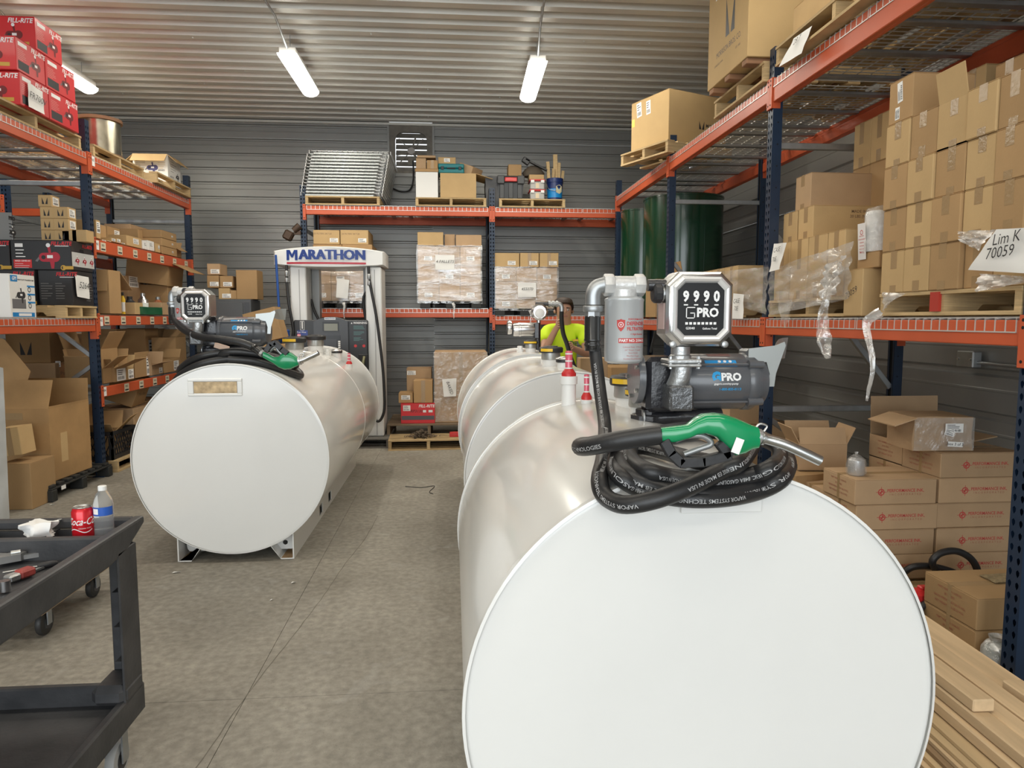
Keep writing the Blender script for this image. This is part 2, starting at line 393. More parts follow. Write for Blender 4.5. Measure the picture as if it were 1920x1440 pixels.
MB().lathe([(.055, 0), (.06, .03), (.05, .07)], (0, .06, 0), (0, -1, 0), 16).obj('motor_hub', mat('hub_grey', (.42, .39, .37), .5), fan, 40)
MB().box(-.05, .02, 0, .05, -.2, -.1).obj('junction_box', FANM, fan)
hp = bez([(.03, -.02, -.15), (.03, -.06, -.45), (-.03, -.07, -.60), (-.16, -.07, -.62), (-.30, -.05, -.57), (-.40, -.04, -.56)])
MB().tube(hp, .012, 8).obj('power_cord', RUBBER, fan, 60)
# ---- strip lights hung under the ceiling
LENS = mat('lit_lens', (1, .98, .90), .4, emit=9)
def strip_light(x, y, label, rz=0):
    r = tag(empty('strip_light', (x, y, 4.24), rz), label, 'light', 'strip lights under the ceiling')
    MB().box(-.085, .085, -.6, .6, .03, .10, ch=.008).obj('housing', mat('light_housing', (.62, .61, .58), .5), r)
    MB().loft([[(.1*cos(a), yy, .03-.065*sin(a)) for a in [pi*i/8 for i in range(9)]] for yy in (-.62, .62)]).obj('lens', LENS, r, 60)
    MB().tube([(0, -.58, .08), (-.02, -1.0, .24), (-.05, -1.9, .262)], .011, 8).obj('conduit', GALV, r, 60)
    for yy in (-.45, .45): MB().cyl((0, yy, .1), (0, yy, .27), .004, n=6).obj('hanger', GALV, r)
    l = bpy.data.lights.new('tube_glow', 'AREA'); l.shape = 'RECTANGLE'; l.size = .15; l.size_y = 1.1; l.energy = 30; l.color = (1, .95, .82)
    o = bpy.data.objects.new('tube_glow', l); COL.objects.link(o); o.parent = r; o.location = (0, 0, -.05)
    return r
strip_light(-1.665, 8.32, 'lit fluorescent strip light left of the ceiling centre')
strip_light(.935, 8.32, 'lit fluorescent strip light right of the ceiling centre, above the back rack post', radians(-1))
strip_light(-4.24, 8.42, 'lit fluorescent strip light partly behind the red boxes at upper left')
# ---- electrical box on the right wall
eb = tag(empty('electrical_box', (WXR-.05, 4.80, 1.27)), 'small grey metal electrical box with conduit on the right wall', 'electrical box')
MB().box(-.04, .03, -.085, .085, -.06, .06, ch=.008).obj('body', GALV, eb)
MB().tube([(0, -.08, -.02), (0, -.3, -.025), (0, -2.6, -.03)], .012, 8).obj('conduit', GALV, eb, 60)
for yy in (-.06, .06): MB().cyl((-.047, yy, 0), (-.038, yy, 0), .008, n=8).obj('cover_screw', STEEL, eb)
# ================================================================ pallet racking
PW, PD = .076, .07
def post_mesh(h):
    key = ('post', h)
    if key in TXT: return TXT[key]
    b = MB(); w = PW/2; a = .0095; cs = (-.019, .019)
    def q(x0, x1, z0, z1): b.add([(x0, 0, z0), (x1, 0, z0), (x1, 0, z1), (x0, 0, z1)], [(0, 1, 2, 3)])
    q(-w, cs[0]-a, 0, h); q(cs[0]+a, cs[1]-a, 0, h); q(cs[1]+a, w, 0, h)
    p = .0508; n = int(h/p)
    for c in cs:
        for i in range(n):
            z0 = i*p; z1 = z0+p; zc = z0+p/2
            H = [(c, zc-.017), (c+.0075, zc-.004), (c+.0085, zc+.008), (c, zc+.016), (c-.0085, zc+.008), (c-.0075, zc-.004)]
            vs = [(c-a, 0, z0), (c+a, 0, z0), (c+a, 0, z1), (c-a, 0, z1)]+[(x, 0, z) for x, z in H]
            b.add(vs, [(0, 1, 5, 4), (1, 2, 6, 5), (2, 7, 6), (2, 3, 7), (3, 8, 7), (3, 0, 9, 8), (0, 4, 9)])
        q(c-a, c+a, n*p, h)
    # channel sides and returned lips
    for s in (-1, 1):
        b.box(s*w, s*(w-.003), .0001, PD, 0, h); b.box(s*w, s*(w-.02), PD-.003, PD, 0, h)
    b.k = 1
    b.box(-w+.004, w-.004, PD-.012, PD-.008, 0, h)
    for i in range(int(h/.15)):
        for s in (-1, 1): b.box(s*(w-.001), s*(w+.0012), PD*.5, PD*.5+.009, .08+i*.15, .089+i*.15)
    b.k = 0
    b.box(-.06, .06, -.02, PD+.02, 0, .008)
    me = b.mesh('upright_post', [NAVY, DARK]); TXT[key] = me; return me
def beam_mesh(L, h, labels=()):
    key = ('beam', round(L, 3), h)
    if key in TXT: return TXT[key]
    b = MB(); b.box(0, L, 0, .036, -h, 0, ch=.004); b.box(0, L, .034, .062, -h, -.04, ch=.004)
    TXT[key] = b.mesh('beam', ORANGE); return TXT[key]
def conn_mesh():
    if 'conn' in TXT: return TXT['conn']
    b = MB(); b.box(-.019, .02, -.006, .006, -.19, .02, ch=.002); b.box(.014, .02, 0, .06, -.19, .02)
    b.k = 1
    for z in (-.165, -.03, 0): b.cyl((-.001, -.0066, z), (-.001, -.0058, z), .007, n=10)
    TXT['conn'] = b.mesh('beam_connector', [ORANGE, DARK]); return TXT['conn']
def deck_mesh(w, d):
    key = ('deck', round(w, 3), round(d, 3))
    if key in TXT: return TXT[key]
    b = MB(); r = .0028; n = int(w/.056); m = int(d/.10)
    for i in range(n+1):
        x = .004+i*(w-.008)/n
        b.box(x-r, x+r, -.010, d, .002, .002+2*r); b.box(x-r, x+r, -.010, -.010+2*r, -.052, .004)
    for j in range(m+1):
        y = .01+j*(d-.02)/m; b.box(0, w, y-r, y+r, .002+2*r, .002+4*r)
    b.box(0, w, -.010-r, -.010+r, -.052, -.052+2*r)
    TXT[key] = b.mesh('wire_deck', WIRE); return TXT[key]
def rack(loc, rz, label, posts, depth, H, bays, group=None, braces=True, hz=(.12, .9, 2.78), dg=((2.15, 1.05), (.82, .2))):
    R = tag(empty('pallet_rack', loc, rz), label, 'rack')
    for i, px in enumerate(posts):
        link('upright_post', post_mesh(H), R, (px, 0, 0)); o = link('upright_post', post_mesh(H), R, (px, depth, 0), pi)
        if braces:
            for zc in hz:
                MB().box(px-.018, px+.018, PD, depth-PD, zc-.022, zc+.022, ch=.003).obj('brace', GALV, R)
            for z0, z1 in dg:
                L = sqrt((depth-2*PD)**2+(z1-z0)**2); a = atan2(z1-z0, depth-2*PD)
                MB().box(-.016, .016, 0, L, -.02, .02, ch=.003, M=T(px, PD, z0)@Rx(a)).obj('brace', GALV, R)
    for bi, levels in enumerate(bays):
        x0, x1 = posts[bi]+PW/2, posts[bi+1]-PW/2; L = x1-x0
        for lv in levels:
            z, kind, h = lv[0], lv[1], lv[2]
            for yy, rr in ((-.004, 0), (depth+.004, pi)):
                bm_ = link('beam', beam_mesh(L, h), R, (x0 if not rr else x1, yy, z), rr)
                for ex, mir in ((-.019, 1), (L+.019, -1)):
                    c = link('beam_connector', conn_mesh(), bm_, (ex, -.004, 0)); c.scale.x = mir
                if not rr: bm_['front'] = 1; lv_b = bm_
            if kind == 'wire':
                n = 2; w = (L-.02)/n
                for k in range(n):
                    dk = link('wire_deck', deck_mesh(w-.01, depth-.01), R, (x0+.01+k*w, .004, z))
                    b = MB()
                    for c in range(3):
                        xx = .12+c*(w-.25)/2
                        b.box(xx-.03, xx+.03, .03, depth-.05, -.022, .001, ch=.004)
                    b.obj('support_channel', GALV, dk)
            else:
                n = 1
                MB().box(x0+.005, x1-.005, .004, depth-.01, 0, .016, ch=.002).obj('shelf_board', mat('shelf_board', (.45, .34, .2), .8, var=.3, vscale=4), R)
            for (u, s_) in (lv[3] if len(lv) > 3 else ()):
                plate('price_label', .105, .085, mat('aged_label', (.70, .64, .48), .7, var=.15), lv_b, face_M((u*L, -.0005, -h/2), '-Y'))
                text(s_, .03, INK, lv_b, face_M((u*L, -.0025, -h/2+.015), '-Y'), bold=.01)
                MB().box(-.04, .04, -.001, .001, 0, .014).obj('barcode', INK, lv_b).matrix_local = T(u*L, -.002, -h/2-.03)
    return R
LBL = [(u, s_) for u, s_ in zip((.06, .2, .34, .48, .62, .77, .92), ('0021', '0022', '0023', '0024', '0025', '0026', '0027'))]
RKL = rack((-3.46, 4.62, 0), pi/2, 'orange and navy pallet rack along the left side, with paper labels on its far beams',
     [0, 2.66, 5.32], 1.06, 3.45,
     [[(1.555, 'wire', .115), (3.13, 'wire', .115)], [(.885, 'board', .10, LBL[1:]), (1.595, 'board', .10, LBL), (2.335, 'board', .125, LBL), (3.13, 'wire', .115)]], hz=(.12, .87, 2.85), dg=((1.2, 1.95), (1.1, .45)))
RKB = rack((-2.0, 9.97, 0), 0, 'orange and navy pallet rack standing across the back wall',
     [0, 2.56, 5.1], 1.03, 3.36, [[(1.70, 'wire', .115), (3.09, 'wire', .115)], [(1.60, 'wire', .115), (3.09, 'wire', .115)]])
RKR = rack((2.255, 9.78, 0), -pi/2, 'tall orange and navy pallet rack running along the right wall',
     [0, 2.39, 4.78, 7.17, 9.56], 1.05, 3.45,
     [[(1.55, 'wire', .115), (3.22, 'wire', .13)], [(1.55, 'wire', .115), (3.22, 'wire', .13)], [(1.55, 'wire', .105), (3.22, 'wire', .15)], [(1.55, 'wire', .105), (3.22, 'wire', .15)]])
RK4 = rack((-5.75, 9.95, 0), pi, 'second orange and navy rack standing back to back behind the left rack',
     [-.5, 2.1], .95, 3.2, [[(.9, 'board', .1), (3.0, 'board', .1)]])
# small location tags on the front posts and beams of the left rack
for (yy, zz, s_) in ((7.345, 3.10, 'A02'), (7.345, 2.30, 'A02'), (7.345, 1.555, 'A02'), (7.345, .86, 'B04')):
    M = face_M((-3.453, yy, zz-.02), '+X'); M = RKL.matrix_world.inverted() @ M if False else (Matrix.Rotation(-pi/2, 4, 'Z') @ T(3.46, -4.62, 0) @ M)
    p = plate('location_tag', .075, .09, LABEL, RKL, M, t=.002); text(s_, .032, INK, p, T(0, .01, .0026), bold=.015)
# ---------------------------------------------------------------- wooden pallets
def pallet_parts(w=1.22, d=1.02, h=.12):
    key = ('pal', w, d, h)
    if key in TXT: return TXT[key]
    out = []; r = random.Random(int(w*100+d*10))
    for i in range(3):
        x = -w/2+.02+(w-.04)/2*i; b = MB()
        y0, y1 = -d/2+.01, d/2-.01; z0, z1 = .017, h-.017
        # stringer with two fork notches
        poly = [(y0, z0), (y0+.16, z0), (y0+.19, z0+.033), (y0+.36, z0+.033), (y0+.39, z0), (y1-.39, z0), (y1-.36, z0+.033), (y1-.19, z0+.033), (y1-.16, z0), (y1, z0), (y1, z1), (y0, z1)]
        M = Matrix(((0, 0, 1, 0), (1, 0, 0, 0), (0, 1, 0, 0), (0, 0, 0, 1)))
        b.prism(poly, x-.019, x+.019, M=M); out.append(('stringer', b.mesh('stringer', WOOD)))
    n = 7
    for i in range(n):
        y = -d/2+.05+(d-.10)/(n-1)*i; ww = .047 if i in (0, n-1) else .043
        out.append(('deck_board', MB().box(-w/2, w/2, y-ww, y+ww, h-.017, h, M=T(0, 0, 0)@Rz((r.random()-.5)*.006)).mesh('deck_board', WOOD)))
    for i in range(4):
        y = -d/2+.05+(d-.10)/3*i
        out.append(('bottom_board', MB().box(-w/2, w/2, y-.045, y+.045, 0, .017).mesh('bottom_board', WOOD)))
    TXT[key] = out; return out
def pallet(x, y, z, rz, label, w=1.22, d=1.02, h=.12, m=None, group=None):
    r = tag(empty('wooden_pallet', (x, y, z), rz), label, 'pallet', group)
    for n, me in pallet_parts(w, d, h):
        o = link(n, me, r)
        if m:
            o.data = me.copy(); o.data.materials.clear(); o.data.materials.append(m)
    return r
# ================================================================ fuel tanks
RUST = mat('rusty_edge', (.42, .26, .13), .8, var=.4, vscale=20)
def tank(xc, y0, y1, zc, r, label, skid, caps, window=False, plate=True):
    L = y1-y0; t = tag(empty('fuel_tank', (xc, y0, 0)), label, 'tank'); n = 96
    def ring(rr, y): return [(rr*cos(2*pi*i/n), y, zc+rr*sin(2*pi*i/n)) for i in range(n)]
    MB().loft([ring(r-.006, .0), ring(r-.004, .012), ring(r-.004, L-.012), ring(r-.006, L)], cap=False).obj('shell', WHITEP, t, 40)
    for nm, yy, s in (('end_head', .004, -1), ('end_head', L-.004, 1)):
        b = MB(); rings = [ring(r-.001, yy-s*.012), ring(r-.003, yy+s*.004), ring(r-.010, yy+s*.007)]+[ring((r-.010)*k, yy+s*.007+s*.006*(1-k*k)) for k in (.985, .8, .55, .3, .08)]
        b.loft(rings).obj(nm, WHITEP, t, 30)
    for yy in (0, L):
        b = MB(); b.loft([ring(r-.006, yy-.011), ring(r+.0015, yy-.009), ring(r+.002, yy+.009), ring(r-.006, yy+.011)], cap=False)
        b.obj('rim_flange', WHITEP, t, 50)
    # welded seam around the shell
    b = MB()
    for k in ([.97] if L < 2 else [.62]): b.loft([ring(r-.0045, L*k-.006), ring(r-.001, L*k), ring(r-.0045, L*k+.006)], cap=False)
    b.obj('weld_seam', WHITEP, t, 60)
    if skid:
        zb = 0
        for s in (-1, 1):
            xo = s*.315
            zt = zc-sqrt(max(r*r-(.315+.06)**2, .01))+.03; zi = zc-sqrt(r*r-(.315-.10)**2)+.02
            poly = [(s*.375, zt), (s*.362, zb), (s*.282, zb), (s*.205, zi), (s*.200, zi-.004), (s*.278, zb+.007), (s*.355, zb+.007), (s*.368, zt)]
            # bent plate skid: outer web, foot, sloping inner web (outer web pierced by fork pockets)
            M = Matrix(((1, 0, 0, 0), (0, 0, 1, 0), (0, 1, 0, 0), (0, 0, 0, 1)))
            b = MB(); y_0, y_1 = .03, L-.10
            b.prism([(s*.282, zb), (s*.205, zi), (s*.199, zi-.002), (s*.277, zb+.007), (s*.355, zb+.007), (s*.362, zb)], y_0, y_1, M=M)
            pk = [(L*.30, L*.30+.14), (L*.43, L*.43+.14)] if L > 2 else []
            segs = []; a = y_0
            for p0, p1 in pk: segs.append((a, p0, zb, zt)); segs.append((p0, p1, zb, zb+.03)); segs.append((p0, p1, zb+.11, zt)); a = p1
            segs.append((a, y_1, zb, zt))
            for (ya, yb, za, zz) in segs: b.box(s*.358, s*.366, ya, yb, za, zz)
            b.obj('skid_rail', WHITEP, t)
            MB().box(s*.285, s*.352, y_0+.002, y_0+.25, zb+.0072, zb+.0085).obj('rust_stain', RUST, t)
            # gusset with round hole between the webs
            b = MB(); cxx, czz = s*.287, (zb+zi)/2+.02; hole = [(cxx+.016*cos(a_), czz+.016*sin(a_)) for a_ in [2*pi*i/16 for i in range(16)]]
            poly2 = [(cxx+.075*cos(a_)*(.8 if cos(a_)*s > 0 else 1), czz+max(-.045, min(.075, .075*sin(a_)))) for a_ in [2*pi*i/16 for i in range(16)]]
            for k in range(16):
                k2 = (k+1) % 16
                b.add([(poly2[k][0], .14, poly2[k][1]), (poly2[k2][0], .14, poly2[k2][1]), (hole[k2][0], .14, hole[k2][1]), (hole[k][0], .14, hole[k][1])], [(0, 1, 2, 3)])
            b.obj('gusset', WHITEP, t)
    else:
        for yy in (L*.2, L*.8):
            MB().box(-.42, .42, yy-.05, yy+.05, 0, zc-r*.72, ch=.006).obj('saddle', WHITEP, t)
    if window:
        f = MB()
        for q in ((-.165, .165, .08, .098), (-.165, .165, -.012, .004), (-.165, -.13, .004, .08), (.135, .165, .004, .08)): f.box(q[0], q[1], -.016, -.004, q[2], q[3], ch=.003)
        f = f.obj('plate_frame', WHITEP, t); f.location = (-.08, 0, zc+.42)
        pl = MB().box(-.128, .133, -.012, -.006, .006, .078).obj('name_plate', mat('brass_plate', (.50, .36, .2), .4, .6, var=.5, vscale=30), t); pl.location = (-.08, 0, zc+.42)
    elif plate:
        p = MB().box(-.07, .12, -.0145, -.011, -.02, .02, ch=.001).obj('name_plate', WHITEP, t); p.location = (0, 0, zc+r*.855)
    def surf(x): return zc+sqrt(max(r*r-x*x, .001))-.01
    for c in caps:
        k, x, y, s = c[:4]; z = surf(x)
        if k == 'fill':      # threaded neck, grey riser, black and yellow lid
            MB().lathe([(.060*s, -.02), (.060*s, .055*s)], (x, y, z), n=24).obj('neck', WHITE, t, 40)
            rs = MB().lathe([(.066*s, .05*s), (.068*s, .058*s), (.066*s, .10*s), (.072*s, .104*s)], (x, y, z), n=24).obj('riser', mat('riser_grey', (.40, .40, .38), .35, .6), t, 40)
            MB().lathe([(.082*s, .10*s), (.085*s, .108*s), (.085*s, .13*s), (.078*s, .138*s), (.05*s, .14*s), (.045*s, .146*s), (0, .147*s)], (x, y, z), n=28).obj('lid', BLACK, t, 40)
            b = MB(); a0, a1 = c[4] if len(c) > 4 else (pi*1.05, pi*1.5); vs = []
            for i in range(9):
                a = a0+(a1-a0)*i/8; vs += [(x+.0865*s*cos(a), y+.0865*s*sin(a), z+.109*s), (x+.0865*s*cos(a), y+.0865*s*sin(a), z+.129*s)]
            b.add(vs, [(2*i, 2*i+2, 2*i+3, 2*i+1) for i in range(8)]).obj('warning_band', YELLOW, t)
        if k == 'vent':      # white collar, chrome cap
            MB().lathe([(.047*s, -.02), (.047*s, .05*s)], (x, y, z), n=20).obj('neck', WHITE, t, 40)
            MB().lathe([(.056*s, .05*s), (.058*s, .06*s), (.056*s, .072*s)], (x, y, z), n=20).obj('ring', BLACK, t, 40)
            MB().lathe([(.058*s, .072*s), (.06*s, .078*s), (.05*s, .088*s), (.02*s, .092*s), (0, .092*s)], (x, y, z), n=20).obj('lid', CHROME, t, 40)
        if k == 'gauge':     # float gauge: white pipe, red collar, clear red vial
            hh = c[4]
            MB().lathe([(.036*s, -.03), (.036*s, hh*.72), (.043*s, hh*.74), (.043*s, hh), (.036*s, hh)], (x, y, z), n=18).obj('pipe', WHITE, t, 40)
            MB().lathe([(.036*s, hh), (.036*s, hh+.012), (.02*s, hh+.03)], (x, y, z), n=18).obj('collar', RED, t, 40)
            MB().lathe([(.018*s, hh+.02), (.018*s, hh+.10), (.015*s, hh+.105)], (x, y, z), n=14).obj('gauge_vial', mat('pink_vial', (.70, .12, .18), .12, coat=.5), t, 40)
            for q in (.03, .06, .09): MB().lathe([(.0187*s, hh+q), (.0187*s, hh+q+.006)], (x, y, z), n=14, cap=False).obj('gauge_mark', WHITE, t)
        if k == 'plug':
            MB().lathe([(.03*s, -.02), (.03*s, .03), (.024*s, .032), (.024*s, .06)], (x, y, z), n=6).obj('plug', c[4], t)
    return t
NX, NZ, NR, NY0, NY1 = .589, .640, .572, 1.567, 3.03
TN = tank(NX, NY0, NY1, NZ, NR, 'large white fuel tank in the right foreground with coiled hose and pump on top', False,
    [('fill', .135, 1.27, 1.0, (pi*1.1, pi*1.95)), ('fill', .115, 1.0, .8, (pi*1.0, pi*1.45)), ('gauge', -.105, 1.36, .85, .125), ('gauge', -.035, 1.33, .62, .02)])
TM = tank(.665, 3.98, 5.62, .655, .605, 'white fuel tank in the middle, its front face half hidden behind the near tank', False,
    [('fill', at(1033, 665, Y=4.55).x-.665, .57, .92, (pi*1.15, pi*1.5)), ('vent', at(1057, 685, Y=4.3).x-.665, .32, .85), ('plug', -.02, .95, 1, WHITE)], plate=False)
TF = tank(.655, 5.74, 6.95, .665, .612, 'white fuel tank farthest along the middle row, in front of the man', False,
    [('fill', at(995, 650, Y=6.2).x-.655, .46, .75, (pi*1.1, pi*1.75)), ('plug', at(975, 650, Y=6.2).x-.655, .46, 1, WHITE)], plate=False)
TL = tank(-1.404, 4.58, 7.69, .667, .611, 'long white fuel tank on bent steel skids standing left of the aisle', True,
    [('fill', .12, 1.35, 1.1, (pi*1.1, pi*1.6)), ('fill', .13, 2.2, 1.1, (0, .01)), ('gauge', .0, 2.1, .9, .05), ('vent', .30, 2.35, .9), ('gauge', .42, 2.3, .8, .03), ('plug', .24, 2.2, 1, WHITE)], window=True)
# ================================================================ pumps, hoses and nozzles
def wrapz(s, size, m, parent, c, r, z, ang=0, bold=0, sx=1, shear=0, name='lettering'):
    src = text_mesh(s, bold, shear); b = MB()
    vs = []
    for v in src.vertices:
        th = v.co.x*size*sx/r+ang; vs.append((c[0]+r*sin(th), c[1]-r*cos(th), z+v.co.y*size))
    b.add(vs, [list(p.vertices) for p in src.polygons]); return b.obj(name, m, parent)
def wrapx(s, size, m, parent, x, c, r, ph, bold=0, sx=1, shear=0, name='lettering'):
    src = text_mesh(s, bold, shear); b = MB(); vs = []
    for v in src.vertices:
        a = v.co.y*size/r+ph; vs.append((x+v.co.x*size*sx, c[0]-r*cos(a), c[1]+r*sin(a)))
    b.add(vs, [list(p.vertices) for p in src.polygons]); return b.obj(name, m, parent)
def patchx(x0, x1, c, r, a0, a1, m, parent, name, n=6):
    vs = []
    for i in range(n+1):
        a = a0+(a1-a0)*i/n
        for x in (x0, x1): vs.append((x, c[0]-r*cos(a), c[1]+r*sin(a)))
    return MB().add(vs, [(2*i, 2*i+1, 2*i+3, 2*i+2) for i in range(n)]).obj(name, m, parent, 60)
def patchz(z0, z1, c, r, a0, a1, m, parent, name, n=12):
    vs = []
    for i in range(n+1):
        a = a0+(a1-a0)*i/n
        for z in (z0, z1): vs.append((c[0]+r*sin(a), c[1]-r*cos(a), z))
    return MB().add(vs, [(2*i, 2*i+2, 2*i+3, 2*i+1) for i in range(n)]).obj(name, m, parent, 60)
PRINTW = mat('white_print', (.82, .82, .82), .5)
def octa(w, h, c): return [(-w+c, -h), (w-c, -h), (w, -h+c), (w, h-c), (w-c, h), (-w+c, h), (-w, h-c), (-w, -h+c)]
MY = Matrix(((1, 0, 0, 0), (0, 0, 1, 0), (0, 1, 0, 0), (0, 0, 0, 1)))      # prism polygon in x-z, depth in y
def pump(loc, rz, label, mx=.095, mz=.385, fx=-.145, fz0=.205, ex=-.248, plate_side=True, ez=.475, fy=-.09, ms=1):
    p = tag(empty('fuel_pump', loc, rz), label, 'pump')
    c = (0, .135); r = .098
    # motor
    b = MB(); b.lathe([(r*.96, 0), (r, .006), (r, .224), (r*.97, .232)], (.070, c[0], c[1]), (1, 0, 0), 40)
    mo = b.obj('motor', PUMPG, p, 40)
    for a in (38, 142, 218, 322):
        a = radians(a); MB().cyl((.062, c[0]-cos(a)*(r+.006), c[1]+sin(a)*(r+.006)), (.31, c[0]-cos(a)*(r+.006), c[1]+sin(a)*(r+.006)), .0045, n=8).obj('tie_rod', PUMPG, mo, 40)
    MB().lathe([(r*1.04, 0), (r*1.06, .004), (r*1.06, .022), (r*1.0, .026)], (.058, c[0], c[1]), (1, 0, 0), 36).obj('front_flange', PUMPG, mo, 40)
    # end bell with lugs
    b = MB(); b.lathe([(r*1.0, 0), (r*1.03, .004), (r*1.03, .03), (r*.86, .055), (r*.8, .075), (r*.3, .082), (0, .083)], (.296, c[0], c[1]), (1, 0, 0), 36)
    eb_ = b.obj('end_bell', PUMPG, p, 40)
    for a in (38, 142, 218, 322):
        a = radians(a); b = MB(); b.cyl((.292, c[0]-cos(a)*(r+.006), c[1]+sin(a)*(r+.006)), (.345, c[0]-cos(a)*(r+.004), c[1]+sin(a)*(r+.004)), .015, .013, n=10); b.obj('lug', PUMPG, eb_, 40)
    MB().box(.305, .385, c[0]-.04, c[0]+.04, c[1]+.06, c[1]+.115, ch=.008).obj('switch_box', PUMPG, eb_)
    b = MB(); b.cyl((.31, -.03, .212), (.352, -.03, .212), .006, n=8); b.cyl((.385, 0, .215), (.40, 0, .215), .012, n=12); b.obj('switch_shaft', STEEL, eb_, 40)['kind'] = 'stuff'
    # gearbox, cover disc, cast outlet, elbow and flange
    MB().box(-.055, .06, -.068, .08, .035, .225, ch=.016).obj('gearbox', PUMPK, p)
    cv = MB().lathe([(.088, 0), (.09, .003), (.09, .022), (.084, .026)], (-.085, 0, .15), (1, 0, 0), 36).obj('cover_disc', PUMPG, p, 40)
    for a in (0, 72, 144, 216, 288):
        MB().cyl((-.094, .068*cos(radians(a)), .15+.068*sin(radians(a))), (-.084, .068*cos(radians(a)), .15+.068*sin(radians(a))), .008, n=6).obj('bolt', STEEL, cv)
    if mx > 0: ox = mx-.05
    else: ox = mx
    MB().box(ox-.045, ox+.038, -.15, -.055, .050, .135, ch=.008).obj('outlet_casting', mat('rough_casting', (.16, .165, .17), .3, .7, bump=.5, bscale=90), p)
    b = MB(); b.tube(bez([(ox-.01, -.10, .125), (ox, -.108, .155), (ox+.004, -.11, .18), (ox+.005, -.11, .20)], 5), .034, 18); b.obj('outlet_elbow', CAST, p, 50)
    b = MB(); b.box(ox-.055, ox+.06, -.155, -.065, .196, .206, ch=.004); b.box(ox-.055, ox+.06, -.155, -.065, .208, .222, ch=.004); fl_ = b.obj('flange', CAST, p); fl_['kind'] = 'stuff'
    for q in (-.045, .05):
        MB().cyl((ox+q, -.145, .19), (ox+q, -.145, .231), .006, n=6).obj('bolt', STEEL, fl_)
    MB().lathe([(.036, 0), (.036, .01), (.031, .014), (.031, .04)], (ox, -.11, .222), n=20).obj('neck', CAST, p, 40)
    # base on the tank bung
    b = MB(); b.lathe([(.038, -.12), (.038, -.03), (.05, -.03), (.05, .0), (.062, .004), (.062, .02), (.045, .024), (.045, .04)], (-.03, .0, 0), n=8); b.obj('bung_flange', PUMPK, p)
    MB().cyl((-.03, -.03, .01), (.22, -.03, .02), .024, n=14).obj('suction_pipe', PUMPK, p, 40)
    MB().lathe([(.03, 0), (.03, .006)], (-.062, -.03, .012), (1, 0, 0), 16).obj('union_disc', GALV, p, 40)
    # meter
    my = -.09; m = empty('meter'); m.parent = p; m.location = (mx, my, mz); m.scale = (ms, ms, ms)
    W2, H2, C2 = .112, .121, .040
    b = MB(); rg = lambda w, h, cc, y: [(x, y, z) for x, z in octa(w, h, cc)]
    b.loft([rg(W2*.86, H2*.88, C2, .07), rg(W2, H2, C2, .05), rg(W2, H2, C2, -.05), rg(W2*.93, H2*.94, C2, -.062), rg(W2*.85, H2*.87, C2*.9, -.066)])
    b.obj('meter_body', CHROME, m, 30)
    b = MB(); o1 = octa(.094, .104, .030); o2 = octa(.082, .090, .026); o3 = octa(.076, .084, .024)
    for (p1, y1), (p2, y2) in (((o1, -.066), (o1, -.074)), ((o1, -.074), (octa(.088, .097, .028), -.079)), ((octa(.088, .097, .028), -.079), (o2, -.075)), ((o2, -.075), (o3, -.066))):
        b.add([(x, y1, z) for x, z in p1]+[(x, y2, z) for x, z in p2], [(i, (i+1) % 8, 8+(i+1) % 8, 8+i) for i in range(8)])
    b.obj('bezel', mat('bright_bezel', (.85, .85, .85), .25, .5), m)
    d = MB().prism(octa(.077, .085, .024), -.068, -.066, M=MY).obj('dial', mat('dial_black', (.012, .012, .013), .35, spec=.25), m)
    for i, s_ in enumerate('9990'):
        text(s_, .046, PRINTW, d, face_M((-.051+i*.034, -.0695, .040), '-Y'), bold=.045, sx=.85)
        MB().box(-.058+i*.034, -.044+i*.034, -.0692, -.0688, .012, .016).obj('number_edge', PRINTW, d)
    text('PRO', .040, PRINTW, d, face_M((.022, -.0695, -.012), '-Y'), bold=.04, sx=.95)
    b = MB()                                        # outlined G
    for q in ((-.05, -.02, .004, .007), (-.05, -.047, -.03, .007), (-.05, -.02, -.03, -.027), (-.023, -.02, -.03, -.012), (-.036, -.02, -.014, -.011)): b.box(q[0], q[1], -.0694, -.0688, q[2], q[3])
    b.obj('logo', PRINTW, d)
    for i in range(8): MB().box(-.052+i*.0135, -.043+i*.0135, -.0694, -.0688, -.050, -.042).obj('totaliser_digit', PRINTW, d)
    text('G3040', .011, PRINTW, d, face_M((-.035, -.0695, -.062), '-Y'), bold=.02); text('Gallons Total', .009, PRINTW, d, face_M((.03, -.0695, -.063), '-Y'), bold=.02)
    kb = MB().lathe([(.030, 0), (.033, .004), (.033, .022), (.026, .03)], (-W2-.004, -.01, .052), (-1, 0, 0), 10).obj('reset_knob', BLACK, m, 30)
    MB().lathe([(.026, 0), (.026, .012)], (-W2+.004, -.01, .052), (-1, 0, 0), 18).obj('knob_collar', CAST, m, 40)
    for xx, zz, a in ((-.085, -.115, .6), (.09, -.115, -.6)):
        MB().lathe([(.011, 0), (.011, .014), (.007, .016)], (xx, -.04, zz), (0, -1, 0), 12).obj('boss', CAST, m, 40)
    MB().box(-W2-.0012, -W2+.001, -.035, .03, -.065, .02).obj('side_label', mat('pinkish_label', (.55, .40, .38), .5), m)
    # nipple, filter head, spin-on canister
    MB().tube([(fx+.08, fy, ez-.01), (mx-.10*ms, my, ez-.01)], .020, 16).obj('nipple', PUMPK, p, 50)
    b = MB(); b.tube([(fx-.062, fy, ez-.01), (fx+.062, fy, ez-.01)], .030, 18); b.lathe([(.042, 0), (.045, .004), (.045, .03)], (fx, fy, fz0+.215), n=20)
    for sx in (-1, 1): b.lathe([(.034, 0), (.037, .004), (.037, .03), (.034, .034)], (fx+sx*.034-(.0 if sx > 0 else .034), fy, ez-.01), (1, 0, 0), 8)
